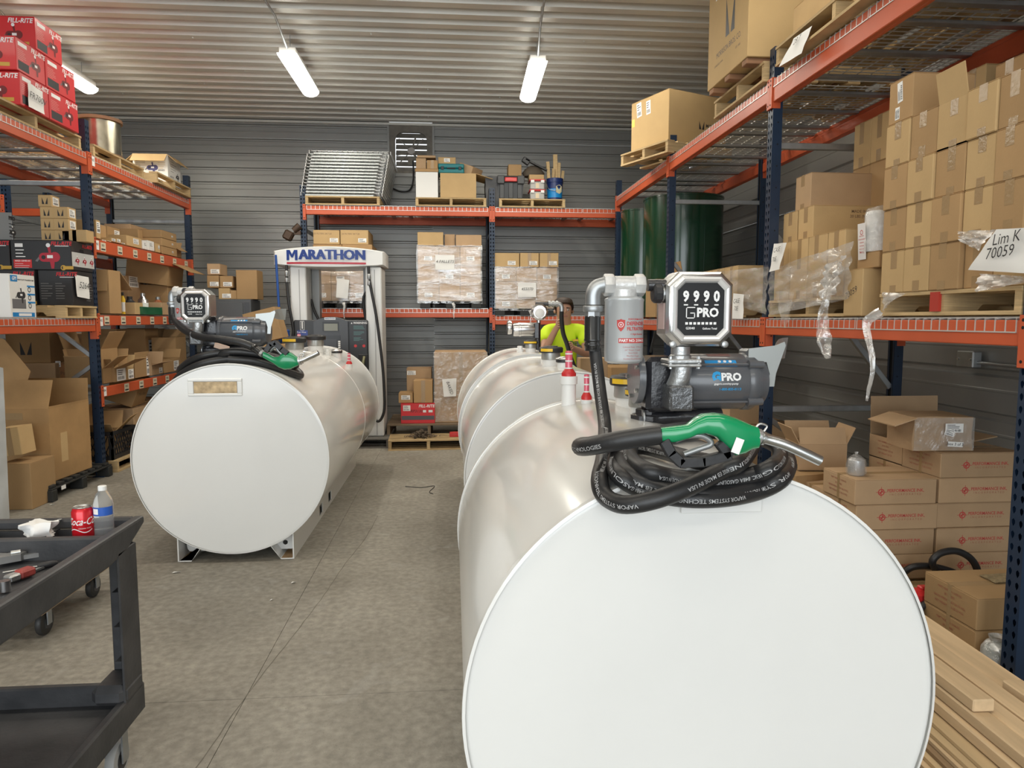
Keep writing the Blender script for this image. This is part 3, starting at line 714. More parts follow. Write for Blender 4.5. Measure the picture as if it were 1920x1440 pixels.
    fh = b.obj('filter_head', mat('white_casting', (.62, .62, .61), .4, .35, bump=.2, bscale=80), p, 35); fh['kind'] = 'stuff'
    fr = .064; fc = (fx+.002, fy)
    b = MB(); b.lathe([(0, .0), (fr*.8, .002), (fr*.97, .010), (fr, .02), (fr, .205), (fr*1.02, .207), (fr*1.02, .214), (fr*.8, .222)], (fc[0], fc[1], fz0), n=40)
    cn = b.obj('filter_canister', mat('silver_canister', (.55, .57, .58), .3, .35), p, 40)
    R_ = fr+.0008
    patchz(fz0+.070, fz0+.086, fc, R_-.0003, -.5, 1.2, INKR, cn, 'part_band')
    wrapz('PART NO: 2104-5G', .0125, PRINTW, cn, fc, R_+.0004, fz0+.078, .30, bold=.03, sx=.95)
    wrapz('PERFORMANCE', .0085, INKR, cn, fc, R_, fz0+.147, .42, bold=.01, shear=.2)
    wrapz('DEFENDER', .0165, INKR, cn, fc, R_, fz0+.133, .46, bold=.03, sx=.9)
    wrapz('FILTRATION', .0155, INKR, cn, fc, R_, fz0+.116, .48, bold=.03, sx=.85)
    wrapz('+ High Retention', .008, INKR, cn, fc, R_, fz0+.099, .52, bold=.01, shear=.2)
    for i, s_ in enumerate(('Cellulose Media  10 Micron', '3/4" Thread  5" Length', 'Viton Gasket', 'Max Flow 25 gpm', 'Gasoline Diesel Kerosene')):
        wrapz(s_, .0065, mat('red_fine_print', (.5, .16, .16), .5), cn, fc, R_, fz0+.057-i*.0095, .28)
    # shield emblem
    sh = [(-.9, 1), (-.3, 1.05), (0, 1.2), (.3, 1.05), (.9, 1), (.85, -.1), (.5, -.75), (0, -1.2), (-.5, -.75), (-.85, -.1)]
    def emb(pts, z, m_, k, nm):
        vs = [(fc[0]+(R_+k)*sin(x*.015/R_-.38), fc[1]-(R_+k)*cos(x*.015/R_-.38), fz0+z+y*.017) for x, y in pts]
        n = len(vs); vs.append((sum(v[0] for v in vs)/n, sum(v[1] for v in vs)/n-.0006, sum(v[2] for v in vs)/n))
        MB().add(vs, [(i, (i+1) % n, n) for i in range(n)]).obj(nm, m_, cn)
    emb(sh, .128, INKR, .0006, 'shield_emblem')
    def ringp(r0, r1, k):
        b = MB(); N = 20; vs = []
        for i in range(N):
            for rr in (r0, r1):
                x, y = rr*cos(2*pi*i/N), rr*sin(2*pi*i/N); vs.append((fc[0]+(R_+k)*sin(x/R_-.38), fc[1]-(R_+k)*cos(x/R_-.38), fz0+.13+y))
        b.add(vs, [(2*i, 2*i+1, (2*i+3) % (2*N), (2*i+2) % (2*N)) for i in range(N)]).obj('emblem_ring', PRINTW, cn)
    ringp(.0068, .0085, .0014); ringp(.0015, .003, .0014)
    # galvanised elbow, reducer and crimped hose end
    b = MB(); b.tube(bez([(fx-.062, fy, ez-.01), (ex+.035, fy, ez-.01), (ex+.012, fy, ez-.018), (ex+.001, fy, ez-.04), (ex, fy, ez-.075)], 6), .0255, 18)
    b.obj('pipe_elbow', GALV, p, 50)
    b = MB()
    b.lathe([(.031, 0), (.033, .004), (.033, .016), (.031, .02)], (ex, fy, ez-.078), (0, 0, -1), 20); b.obj('elbow_collar', GALV, p, 40)
    MB().lathe([(.027, 0), (.027, .018)], (ex, fy, ez-.098), (0, 0, -1), 8).obj('hex_nut', GALV, p)
    MB().lathe([(.026, 0), (.0275, .004), (.0275, .075), (.029, .078), (.029, .082), (.0265, .085), (.0265, .09), (.029, .093), (.029, .098), (.0265, .101), (.026, .115)], (ex, fy, ez-.112), (0, 0, -1), 20).obj('hose_crimp', mat('crimp_black', (.018, .018, .018), .18, coat=.5), p, 40)
    # bent nozzle holder on the switch side
    if plate_side:
        hp = mat('holder_plate', (.42, .44, .43), .35, .7)
        b = MB()
        b.prism([(.305, .205), (.305, .252), (.40, .262), (.432, .275), (.437, .262), (.425, .225), (.405, .165), (.40, .12), (.378, .12), (.382, .165), (.37, .205)], -.052, -.047, M=MY)
        pr = [(.40, .262, .425, .225), (.415, .275, .432, .22), (.432, .283, .442, .217), (.455, .287, .455, .214), (.485, .288, .475, .214)]
        for dy in (-.055, -.05):
            pass
        vs = []
        for k_, (xa, za, xb, zb) in enumerate(pr):
            y_ = -.049+.02*k_; vs += [(xa, y_, za), (xb, y_, zb), (xa, y_+.003, za-.001), (xb, y_+.003, zb-.001)]
        b.add(vs, [(4*i, 4*i+1, 4*i+5, 4*i+4) for i in range(4)]+[(4*i+2, 4*i+6, 4*i+7, 4*i+3) for i in range(4)]+[(4*i, 4*i+4, 4*i+6, 4*i+2) for i in range(4)]+[(4*i+1, 4*i+3, 4*i+7, 4*i+5) for i in range(4)])
        vs = [(.305, -.05, .252), (.40, -.05, .262), (.485, .031, .288), (.40, .06, .275)]
        b.obj('nozzle_holder', hp, p)
    # motor labels
    k = r+.0007
    patchx(.145, .255, c, k, radians(36), radians(52), mat('label_blue', (.02, .28, .62), .4), p, 'caution_label')
    for i, cc in enumerate((RED, BLUE, BLUE)): MB().cyl((.196+i*.019, c[0]-(k+.0)*cos(radians(48)), c[1]+k*sin(radians(48))), (.196+i*.019, c[0]-(k+.0012)*cos(radians(48)), c[1]+(k+.0012)*sin(radians(48))), .0055, n=12).obj('caution_dot', PRINTW, p)
    for i in range(4):
        a = radians(41); x = .19+i*.018
        MB().add([(x-.007, c[0]-(k+.001)*cos(a-.05), c[1]+(k+.001)*sin(a-.05)), (x+.007, c[0]-(k+.001)*cos(a-.05), c[1]+(k+.001)*sin(a-.05)), (x, c[0]-(k+.001)*cos(a+.06), c[1]+(k+.001)*sin(a+.06))], [(0, 1, 2)]).obj('caution_triangle', YELLOW, p)
    wrapx('PRO', .036, PRINTW, p, .228, c, k, radians(13), bold=.045)
    wrapx('G', .044, mat('logo_blue', (.02, .33, .68), .4), p, .177, c, k, radians(13), bold=.08, sx=.9)
    wrapx('gpgpro.com/my-pump', .0095, PRINTW, p, .21, c, k, radians(0), bold=.02, shear=.2)
    wrapx('1-800-835-0113', .012, mat('logo_blue', (.02, .33, .68), .4), p, .225, c, k, radians(-11), bold=.02)
    patchx(.165, .245, c, k, radians(66), radians(80), mat('danger_label', (.12, .03, .03), .4), p, 'danger_label')
    return p
def hose(name, pts, r, label, k=8, n=14, s=None, tsize=None, flip=True, lines=1, cat='hose'):
    P = bez(pts, k); o = MB().tube(P, r, n).obj(name, RUBBER, None, 60); tag(o, label, cat)
    if s:
        L = [0]
        for i in range(1, len(P)): L.append(L[-1]+(P[i]-P[i-1]).length)
        src = text_mesh(s, .004, 0, 'LEFT'); wid = max(v.co.x for v in src.vertices)*tsize
        camp = Vector((0, 0, EYE)); pos = .12
        while pos+wid < L[-1]-.05:
            vs = []
            for v in src.vertices:
                a = pos+(wid-v.co.x*tsize if not flip else v.co.x*tsize)
                i = max(j for j in range(len(L)) if L[j] <= a); i = min(i, len(P)-2); f = (a-L[i])/max(L[i+1]-L[i], 1e-6)
                c = P[i].lerp(P[i+1], f)
                t0 = (P[i+1]-P[max(i-1, 0)]).normalized(); t1 = (P[min(i+2, len(P)-1)]-P[i]).normalized(); t = t0.lerp(t1, f).normalized()
                N = (camp-c); N = (N-t*N.dot(t)).normalized(); B = t.cross(N)
                ang = v.co.y*tsize/r-.25*(1 if B.z > 0 else -1)
                q = (r+.0005); sg = -1
                vs.append(c+N*(q*cos(ang))-B*(q*sin(ang))*sg)
            MB().add(vs, [list(p.vertices) for p in src.polygons]).obj('lettering', mat('hose_print', (.45, .45, .45), .6), o)
            pos += wid+.10
    return o
def nozzle(name, st, spout, guard, lever, inlet, label, sr, ring=None):
    n_ = tag(empty(name, st[0][0]), label, 'nozzle'); O = st[0][0]
    def ell(c, top, bot, h, ax):
        out = []; mid = (top+bot)/2; hz = (top-bot).length/2; upv = (top-bot).normalized(); sd = upv.cross(ax).normalized()
        for i in range(18):
            a = 2*pi*i/18; ca, sa = cos(a), sin(a); e = .7
            ca = math.copysign(abs(ca)**e, ca); sa = math.copysign(abs(sa)**e, sa)
            out.append(mid+upv*(hz*sa)+sd*(h*ca)-O)
        return out
    ax = ((st[-1][0]+st[-1][1])-(st[0][0]+st[0][1])).normalized()
    rings = [ell(None, a, b_, h, ax) for a, b_, h in st]
    MB().loft(rings).obj('body', GREEN, n_, 50)
    sp = bez(spout, 6); MB().tube([p-O for p in sp], sr, 16, rs=[sr*(1.25-.25*min(1, i/4)) for i in range(len(sp))]).obj('spout', STEEL, n_, 50)
    MB().tube([sp[0]-O-(sp[1]-sp[0])*.3, sp[2]-O], sr*1.55, 16).obj('spout_collar', CAST, n_, 40)
    MB().tube([sp[3]-O, sp[4]-O], sr*1.35, 16).obj('spout_ring', STEEL, n_, 40)
    hk = [sp[4]-O+Vector((0, 0, sr*1.2)), sp[4]-O+Vector((sr*.6, 0, sr*2.3)), sp[2]-O+Vector((0, 0, sr*2.5)), sp[1]-O+Vector((-sr*.5, 0, sr*1.5))]
    MB().tube(bez(hk, 4), sr*.22, 8).obj('spring_hook', STEEL, n_, 50)
    tip = sp[-1]-O; MB().tube([tip, tip+(sp[-1]-sp[-2])*.05], sr*.8, 14).obj('spout_bore', DARK, n_)
    g = [p-O for p in guard]; b = MB(); w = sr*.95
    for i in range(len(g)-1):
        d = (g[i+1]-g[i]); q = d.to_track_quat('X', 'Z').to_matrix().to_4x4(); b.box(-w*.4, d.length+w*.4, -w*.9, w*.9, -w, w, ch=w*.2, M=Matrix.Translation(g[i])@q)
    b.obj('hand_guard', BLACK, n_)['kind'] = 'stuff'
    MB().tube(bez([p-O for p in lever], 5), sr*.55, 10).obj('trigger_lever', mat('lever_grey', (.34, .35, .35), .35, .6), n_, 50)
    a, b_ = inlet; d = (b_-a)
    MB().lathe([(sr*1.15, 0), (sr*1.3, .003), (sr*1.3, d.length*.25), (sr*1.05, d.length*.28)], b_-O-d*.05, -d, 8).obj('swivel_nut', GALV, n_)
    MB().lathe([(sr*1.2, 0), (sr*1.25, d.length*.1), (sr*1.25, d.length*.6), (sr*1.35, d.length*.62), (sr*1.2, d.length*.66), (sr*1.35, d.length*.70), (sr*1.2, d.length*.74), (sr*1.35, d.length*.78), (sr*1.2, d.length*.82), (sr*1.15, d.length)], b_-O-d*.25, -d, 18).obj('hose_crimp', MATS['crimp_black'], n_, 40)
    return n_
# --- near pump on the right foreground tank
PN = pump((.712, 2.42, 1.200), 0, 'grey fuel pump with square meter and silver filter on the near tank')
HT = 'VAPOR SYSTEMS TECHNOLOGIES, INC. 848A GASOLINE HOSE EB MADE IN USA'
TANKS = ((NX, NY0, NZ, NR), (-1.404, 4.58, .667, .611))
def A(px, py, Y, clr=.024):                        # slide the point towards the eye until it clears the tanks
    p = at(px, py, Y=Y); e = Vector((0, 0, EYE)); d = (e-p).normalized()
    for _ in range(400):
        if all(p.y < y0-clr or sqrt((p.x-xc)**2+(p.z-zc)**2) > r+clr for xc, y0, zc, r in TANKS): break
        p = p+d*.004
    return p
hp = [A(1112, 618, 2.33), A(1116, 660, 2.33), A(1126, 740, 2.26), A(1134, 800, 2.12), A(1131, 860, 1.92), A(1124, 900, 1.72), A(1134, 930, 1.56), A(1168, 946, 1.48), A(1225, 938, 1.45), A(1290, 914, 1.46), A(1350, 884, 1.50), A(1392, 862, 1.60)]
def coil(th, a, top, bot, cx=1312, dY=0):
    cy = (top+bot)/2; h = (bot-top)/2; return A(cx+a*cos(th), cy-h*sin(th), 1.78+.29*sin(th)+dY)
th0 = radians(20)
loops = []
for k, (a, top, bot, cx, dY) in enumerate(((128, 812, 885, 1318, .03), (148, 802, 908, 1316, .02), (164, 806, 936, 1316, 0))):
    for i in range(16):
        if k == 0 and i < 0: continue
        loops.append(((k*16+i), a, top, bot, cx, dY))
cp = []
for q, (idx, a, top, bot, cx, dY) in enumerate(loops):
    th = th0+2*pi*(idx % 16)/16; f = (idx % 16)/16; k = idx//16
    if k < 2:
        nx_ = ((148, 802, 908, 1316, .02), (164, 806, 936, 1316, 0))[k]
        a, top, bot, cx, dY = [u+(v-u)*f for u, v in zip((a, top, bot, cx, dY), nx_)]
    cp.append(coil(th, a, top, bot, cx, dY))
hose('fuel_hose', hp+cp[1:], .0205, 'black fuel hose coiled over the front edge of the near tank', k=6, s=HT, tsize=.0125, flip=False)
tail = [A(1240, 815, 1.42), A(1200, 820, 1.43), A(1150, 828, 1.45), A(1108, 836, 1.49), A(1090, 838, 1.54), A(1093, 836, 1.60), A(1120, 834, 1.67), A(1165, 832, 1.75), A(1210, 838, 1.80), A(1250, 848, 1.80), A(1300, 862, 1.72), A(1360, 872, 1.64)]
hose('hose_tail', tail, .0205, 'hose end looping back from the green nozzle on the near tank', k=6, s='EVAFLEX BY VAPOR SYSTEMS TECHNOLOGIES', tsize=.0125, flip=False)
YN = 1.42
st = [(A(x, t, YN), A(x, b_, YN), h) for x, t, b_, h in ((1238, 802, 829, .013), (1262, 799, 829, .017), (1288, 796, 822, .018), (1303, 784, 815, .021), (1318, 776, 812, .027), (1340, 774, 818, .031), (1360, 777, 838, .031), (1376, 782, 853, .029), (1392, 789, 850, .026), (1405, 795, 843, .021), (1419, 800, 840, .017))]
NZN = nozzle('fuel_nozzle', st, [A(1416, 818, YN), A(1440, 824, YN), A(1470, 833, YN-.005), A(1500, 846, YN-.01), A(1538, 864, YN-.015)],
    [A(1246, 829, YN-.008), A(1258, 850, YN-.008), A(1276, 867, YN-.008), A(1318, 865, YN-.008), A(1366, 853, YN-.008), A(1350, 832, YN-.008)],
    [A(1266, 826, YN), A(1290, 818, YN), A(1318, 818, YN), A(1334, 832, YN), A(1310, 842, YN), A(1282, 852, YN)],
    (A(1172, 822, 1.44), A(1238, 815, YN)), 'green fuel nozzle lying on coiled hose on the near tank', .0112)
MB().box(-.009, .009, -.0008, 0, -.016, .016).obj('barcode_sticker', LABEL, NZN).matrix_local = Matrix.Translation(A(1383, 836, YN-.031)-NZN.location)@Ry(.35)
# --- pump, hose and nozzle on the left tank
PL_ = pump((-1.605, 4.95, 1.338), radians(-4), 'grey fuel pump with square meter on the far left tank by the dispenser', mx=-.055, mz=.305, fx=-.208, fz0=.145, ex=-.29, ez=.412, fy=.05, ms=.88)
def B_(px, py, Y=4.60): return at(px, py, Y=Y)
hl = [B_(326, 592, 5.0), B_(330, 602, 4.98), B_(345, 618, 4.9), B_(370, 630, 4.8), B_(410, 636, 4.68), B_(450, 642, 4.64), B_(478, 653, 4.64), B_(490, 662, 4.61)]
hose('fuel_hose', hl, .024, 'black hose running from left pump filter down to its green nozzle', k=6)
cl = []
for k, (R1, R2, lay) in enumerate(((.40, .235, 0), (.355, .19, 0), (.31, .145, 0), (.375, .21, 1), (.33, .165, 1))):
    for i in range(16):
        th = -pi/2+2*pi*i/16; f = i/16
        x_ = -1.43+R1*cos(th)+.01*sin(3*th+k); y_ = 4.885+R2*sin(th); dx_ = x_+1.404
        cl.append(Vector((x_, y_, .667+sqrt(.611**2-dx_*dx_)+.024+lay*.043+.012*abs(cos(th))*lay)))
hose('hose_coil', cl, .024, 'black hose coil lying on the left tank under its pump', k=4)
MB_ = MB().box(-.05, .05, -.004, .004, -.018, .018, ch=.002).obj('hang_tag', mat('manila_tag', (.72, .52, .40), .7), PL_); MB_.matrix_local = T(.10, -.12, .035)@Ry(.3)
def B_(px, py, Y=4.60): return at(px, py, Y=Y)
st = [(B_(x, t), B_(x, b_), h) for x, t, b_, h in ((494, 659, 671, .018), (503, 663, 676, .02), (514, 669, 682, .022), (523, 668, 689, .03), (534, 658, 693, .036), (546, 661, 692, .036), (554, 667, 688, .03), (561, 671, 684, .022))]
nozzle('fuel_nozzle', st, [B_(560, 677), B_(570, 674), B_(578, 670), B_(587, 666), B_(597, 661)],
    [B_(500, 657, 4.58), B_(507, 646, 4.58), B_(516, 643, 4.58), B_(528, 654, 4.58), B_(538, 662, 4.58)],
    [B_(506, 658), B_(516, 650), B_(522, 658), B_(530, 666)], (B_(478, 653, 4.62), B_(494, 665)), 'green fuel nozzle resting on the left tank, spout pointing to the dispenser', .0125*1.4)
# --- chrome pump on the farthest tank, seen beside the man
pf = tag(empty('chrome_pump', (.80, 6.55, 1.277)), 'polished silver pump with black mount on the farthest tank beside the man', 'pump')
def F(px, py, Y=6.55): return at(px, py, Y=Y)-Vector((.80, 6.55, 1.277))
b = MB(); a0, a1 = F(962, 618), F(1003, 617); b.lathe([(.058, 0), (.062, .01), (.062, .05), (.066, .052), (.066, .07), (.062, .072), (.062, .19), (.056, (a1-a0).length)], a0, a1-a0, 28); b.obj('motor', CHROME, pf, 40)
b = MB(); a0 = F(950, 614); b.lathe([(.04, 0), (.062, .008), (.066, .02), (.060, .045), (.04, .05)], a0, (1, 0, .0), 24); b.obj('end_cap', CHROME, pf, 40)
MB().box(F(1002, 0).x, F(1012, 0).x, -.06, .06, F(0, 637).z, F(0, 605).z, ch=.008).obj('mount_block', PUMPK, pf)
MB().cyl(F(1008, 655), F(1008, 605), .028, n=14).obj('riser', PUMPK, pf, 40)
b = MB(); m0 = F(1010, 585, 6.5); b.lathe([(.045, 0), (.072, .012), (.078, .03), (.078, .07), (.06, .085)], m0, (0, -1, 0), 10); b.obj('meter_body', CHROME, pf, 30)
MB().lathe([(.042, 0), (.044, .01), (.036, .016), (0, .017)], m0+Vector((.0, -.083, -.012)), (0, -1, 0), 24).obj('meter_cover', mat('dial_white', (.8, .8, .78), .4), pf, 40)
MB().cyl(F(1010, 590), F(1010, 607), .02, n=12).obj('stem', CHROME, pf, 40)
MB().tube([F(1004, 570), F(1032, 570)], .02, 12).obj('black_nipple', PUMPK, pf, 40)
b = MB(); b.tube(bez([F(1028, 570), F(1040, 570), F(1050, 571), F(1053, 576), F(1053, 584)], 4), .022, 12); b.obj('pipe_elbow', GALV, pf, 50)
b = MB()
for x in (1030, 1037, 1044): b.tube([F(x-2, 570), F(x+2, 570)], .03, 8)
b.obj('pipe_fitting', GALV, pf, 40)['kind'] = 'stuff'
hose('fuel_hose', [at(1053, 582, Y=6.55), at(1053, 600, Y=6.58), at(1056, 625, Y=6.62), at(1063, 645, Y=6.64), at(1070, 670, Y=6.66), at(1082, 700, Y=6.68), at(1095, 725, Y=6.75)], .021, 'black hose held by the man in the yellow-green shirt', k=6)
# ================================================================ cartons
def carton_mesh(w, d, h, m, seam=True):
    b = MB()
    if seam:
        b.box(-w/2, w/2, -d/2, d/2, 0, h-.003, ch=min(.004, h*.1)); b.box(-w/2+.001, w/2-.001, -d/2+.001, -.0015, h-.0031, h, ch=.001); b.box(-w/2+.001, w/2-.001, .0015, d/2-.001, h-.0031, h, ch=.001)
    else: b.box(-w/2, w/2, -d/2, d/2, 0, h, ch=min(.004, h*.1))
    return b.mesh('carton', m)
def tapes(o, w, d, h, kind, tw=.05):
    e = .0008; q = []
    if 'T' in kind: q.append((-w/2, w/2, -tw/2, tw/2, h, h+e))
    if 'S' in kind:
        for s in (-1, 1): q.append((s*w/2, s*(w/2+e), -tw/2, tw/2, h-.06, h+e))
    if 'F' in kind:                               # short strips on the front face
        x = rnd.uniform(-.012, .012); l1 = h*rnd.uniform(.28, .5); l2 = h*rnd.uniform(.14, .26)
        q += [(x-tw/2, x+tw/2, -d/2-e, -d/2, h-l1, h+e), (x-tw/2, x+tw/2, -d/2-e, -d/2, .001, l2)]
    if 'V' in kind: q.append((-tw/2, tw/2, -d/2-e, -d/2, .001, h))
    for k in q: MB().box(*k).obj('tape', TAPE, o)
def carton(label, w, d, h, loc, rz=0, m=None, tape='TS', group=None, name='carton', seam=True, cat='carton', tilt=None):
    m = m or rnd.choice((CARD, CARD, CARDP))
    o = link(name, carton_mesh(w, d, h, m, seam), None, loc, rz); tag(o, label, cat, group)
    if tilt: o.rotation_euler = (tilt[0], tilt[1], rz)
    if tape: tapes(o, w, d, h, tape, min(.05, w*.28))
    return o
def F_(d, x, z): return face_M((x, -d/2-.0006, z), '-Y')
def R_f(w, y, z): return face_M((w/2+.0006, y, z), '+X')
def L_f(w, y, z): return face_M((-w/2-.0006, y, z), '-X')
def sticker(o, M, w, h, m=None, bars=True, seed=1):
    p = plate('label', w, h, m or LABEL, o, M, t=.0008)
    if bars:
        r = random.Random(seed); b = MB(); z = .0010
        for i in range(3): b.box(-w*.4, w*r.uniform(.0, .4), h*(.34-.16*i)-h*.03, h*(.34-.16*i)+h*.03, z, z+.0003)
        x = -w*.4
        while x < w*.35: ww = w*r.uniform(.015, .05); b.box(x, x+ww, -h*.4, -h*.14, z, z+.0003); x += ww+w*r.uniform(.02, .05)
        b.obj('print', INK, p)['kind'] = 'stuff'
    return p
def open_carton(label, w, d, h, loc, rz=0, m=None, flaps=((0, 1, 0.9), (1, 1, .9), (2, 1, .9), (3, 1, .9)), tilt=None, group=None, mo=None):
    """flaps: (side 0 front 1 right 2 back 3 left, angle from upright outward in radians, length)"""
    m = m or CARD; t = .005; b = MB()
    b.box(-w/2, w/2, -d/2, d/2, 0, t); b.box(-w/2, w/2, -d/2, -d/2+t, 0, h); b.box(-w/2, w/2, d/2-t, d/2, 0, h)
    b.box(-w/2, -w/2+t, -d/2+t, d/2-t, 0, h); b.box(w/2-t, w/2, -d/2+t, d/2-t, 0, h)
    o = b.obj('open_carton', m, None, None, loc, rz); tag(o, label, 'carton', group)
    if tilt: o.rotation_euler = (tilt[0], tilt[1], rz)
    for s, a, L in flaps:
        ww = (w if s in (0, 2) else d)-.006
        M = T(0, 0, h)@Rz((0, pi/2, pi, -pi/2)[s])@T(0, -(d if s in (0, 2) else w)/2+t/2, 0)@Rx(a)
        f = MB().box(-ww/2, ww/2, -t/2, t/2, 0, L, M=M).obj('flap', mo or m, o)
    return o
ORD = ('first', 'second', 'third', 'fourth', 'fifth', 'sixth', 'seventh', 'eighth', 'ninth', 'tenth', 'eleventh', 'twelfth', 'thirteenth', 'fourteenth')
XF = 2.238
# ---- right rack, middle shelf, near pallet: the wall of cartons
pallet(XF+.52, 3.13, 1.572, -pi/2, 'wooden pallet under the wall of cartons on the right middle shelf', w=.94, d=1.02, h=.115)
MB().box(-.002, .022, -.03, .03, 0, .09).obj('paint_mark', mat('red_spray', (.42, .035, .02), .7), bpy.data.objects['wooden_pallet']).matrix_local = T(-.03, -.513, .018)@Rz(pi/2)
cols = [3.595, 3.402, 3.207, 3.01, 2.835, 2.66]; z0 = 1.688; rh = .2135
rown = ('bottom row', 'second row up', 'third row up', 'fourth row up')
for r_ in range(4):
    for c_ in range(5):
        if r_ == 3 and c_ == 2: continue
        w = cols[c_]-cols[c_+1]-.004; jx = rnd.uniform(0, .012)+(.02 if c_ >= 3 and r_ < 1 else 0); d = .30
        carton('sealed brown carton, %s from left in the %s of the wall of cartons' % (ORD[c_], rown[r_]), w, d, rh-.002,
               (XF+d/2+jx, (cols[c_]+cols[c_+1])/2+rnd.uniform(-.001, .001), z0+r_*rh), -pi/2+rnd.uniform(-.012, .012), rnd.choice((CARD, CARD, CARDL)), tape='F', group='wall of sealed cartons on the right middle shelf')
o = open_carton('brown carton with one flap standing up, in the top row of the wall of cartons', .19, .30, .205, (XF+.16, 3.108, z0+3*rh), -pi/2, CARDL, flaps=((0, .18, .14), (1, -1.5, .09), (3, -1.5, .09)), tilt=(0, .0))
tapes(o, .19, .30, .205, 'F')
o = carton('brown carton with two white stickers, alone on top of the wall of cartons', .19, .32, .212, (XF+.17, 3.495, z0+4*rh), -pi/2, CARD, tape='')
sticker(o, F_(.32, -.005, .145)@Rz(pi/2+.1), .10, .04, seed=4); sticker(o, F_(.32, -.02, .045)@Rz(pi/2), .06, .035, seed=5)
for k, (ya, yb, zr) in enumerate(((3.30, 3.10, 4), (3.10, 2.90, 4), (2.90, 2.78, 4), (2.78, 2.66, 4), (3.12, 2.92, 5), (2.92, 2.79, 5), (2.79, 2.66, 5))):
    carton('brown carton, %s from left in the rear %s behind the wall of cartons' % (ORD[k if zr == 4 else k-4], 'fifth row' if zr == 4 else 'topmost row'), ya-yb-.004, .3, rh-.002, (XF+.50, (ya+yb)/2, z0+zr*rh+.001), -pi/2, CARD, tape='F', group='rear cartons behind the wall of cartons')
for r_ in range(4):       # the second layer that carries them
    for k in range(2):
        carton('brown carton, %s and %s of the second layer behind the wall of cartons' % (rown[r_], ('left', 'right')[k]), .39, .3, rh-.002, (XF+.50, 3.36-k*.395, z0+r_*rh), -pi/2, CARD, tape='', group='hidden second layer of cartons', seam=False)
# ---- right rack, middle shelf, second pallet with mixed stacks
pallet(XF+.53, 4.40, 1.572, -pi/2, 'wooden pallet under the mixed carton stack and torn film on the right middle shelf', w=1.10, d=1.02, h=.115)
zb = 1.688
lo = [(4.93, 4.70), (4.695, 4.46), (4.455, 4.22), (4.215, 4.02)]
for k, (ya, yb) in enumerate(lo):
    carton('sealed brown carton, %s from left in the bottom row behind the torn film' % ORD[k], ya-yb-.004, .32, .392, (XF+.05+.16, (ya+yb)/2, zb), -pi/2, CARDL, tape='F', group='mixed carton stack on the right middle shelf')
zt = zb+.394
carton('small sealed carton at the left end of the second row above the torn film', .20, .3, .212, (XF+.26, 4.84, zt), -pi/2, CARDL, tape='F')
o = carton('sealed carton with brown printing, second row above the torn film', .20, .58, .214, (XF+.40, 4.62, zt), -pi/2, CARDL, tape='F')
for i, s_ in enumerate(('MADE IN U.S.A. 24 PCT', '20 LBS (9 KG) 13/24 CTN')): text(s_, .026, INKF, o, R_f(.20, .10, .175-.032*i), bold=.01)
for q in (0,): carton('sealed carton, topmost of the mixed stack left of the wall of cartons', .21, .56, .228, (XF+.42, 4.73, zt+.216), -pi/2, CARDP, tape='F')
zc = at(1600, 262, X=2.80).z
for k in range(6):
    ya = 4.86-k*.205; n = 4 if k in (0, 1, 2, 3, 4, 5) else 3
    hh = (zc+.09-zb)/4
    for r_ in range(4):
        if k < 2 and r_ < 3: continue
        carton('sealed carton, %s from left in %s of the rear stack by the wall' % (ORD[k], ('the bottom row', 'the second row', 'the third row', 'the top row')[r_]), .20, .34, hh-.002, (2.80+.17, ya-.10, zb+r_*hh), -pi/2, CARDL, tape='F', group='rear carton stack by the right wall')
for k in range(2): carton('tall sealed carton, %s under the left end of the rear stack' % ('first', 'second')[k], .20, .34, hh*3-.002, (2.97, 4.86-k*.205-.10, zb), -pi/2, CARD, tape='', group='hidden cartons under the rear stack')
o = carton('brown carton marked 70059 in black, standing right of the torn film', .185, .30, .262, (XF+.01+.15, 3.85, 1.572), -pi/2, CARDL, tape='T'); text('70059', .05, INK, o, F_(.30, -.02, .13), rot=.35, bold=-.005, shear=.2)
o = carton('brown carton under the bagged white filters', .21, .28, .09, (XF+.20, 3.80, 1.572+.263), -pi/2, CARD, tape='T')
bg = tag(empty('bagged_filter', at(1628, 500, X=XF+.17)), 'two white filters in a clear bag with red print, standing on a carton', 'filter')
bg.location = (XF+.15, 3.80, 1.572+.263+.0915)
for k, (dx, dy) in enumerate(((-.035, .028), (.075, -.02))):
    MB().lathe([(0, 0), (.052, .002), (.055, .012), (.055, .205), (.05, .222), (.03, .228), (0, .229)], (dx, dy, 0), n=24).obj('canister', WHITE, bg, 40)
b = MB(); N = 22; rings = []
for z, rr in ((.0, 1.0), (.05, 1.02), (.12, 1.0), (.2, 1.02), (.235, .93), (.25, .5), (.252, .1)):
    rings.append([(.02+(.125 if True else 0)*rr*cos(2*pi*i/N)*(1+.05*noise.noise((i*.9, z*30, 1))), .004+.095*rr*sin(2*pi*i/N)*(1+.05*noise.noise((i*.7, z*20, 5))), z+.001) for i in range(N)])
b.loft(rings, cap=False).obj('clear_bag', FILMC, bg, 60)
b = MB()
pt = plate('printed_flap', .075, .20, mat('bag_print_white', (.78, .76, .75), .4), bg, face_M((-.103, .045, .06), '-X')@Rx(.06), t=.001)
for i, s_ in enumerate(('KEEP AWAY', 'FROM CHILDREN', 'WARNING', 'THIS BAG IS', 'NOT A TOY', 'TM 0 L.')): text(s_, .0085 if i < 5 else .016, INKR, pt, T(0, .03-.018*i, .0014), bold=.02)
MB().lathe([(.010, 0), (.014, 0)], (0, .05, .0014), n=16, cap=False).obj('print_ring', INKR, pt)
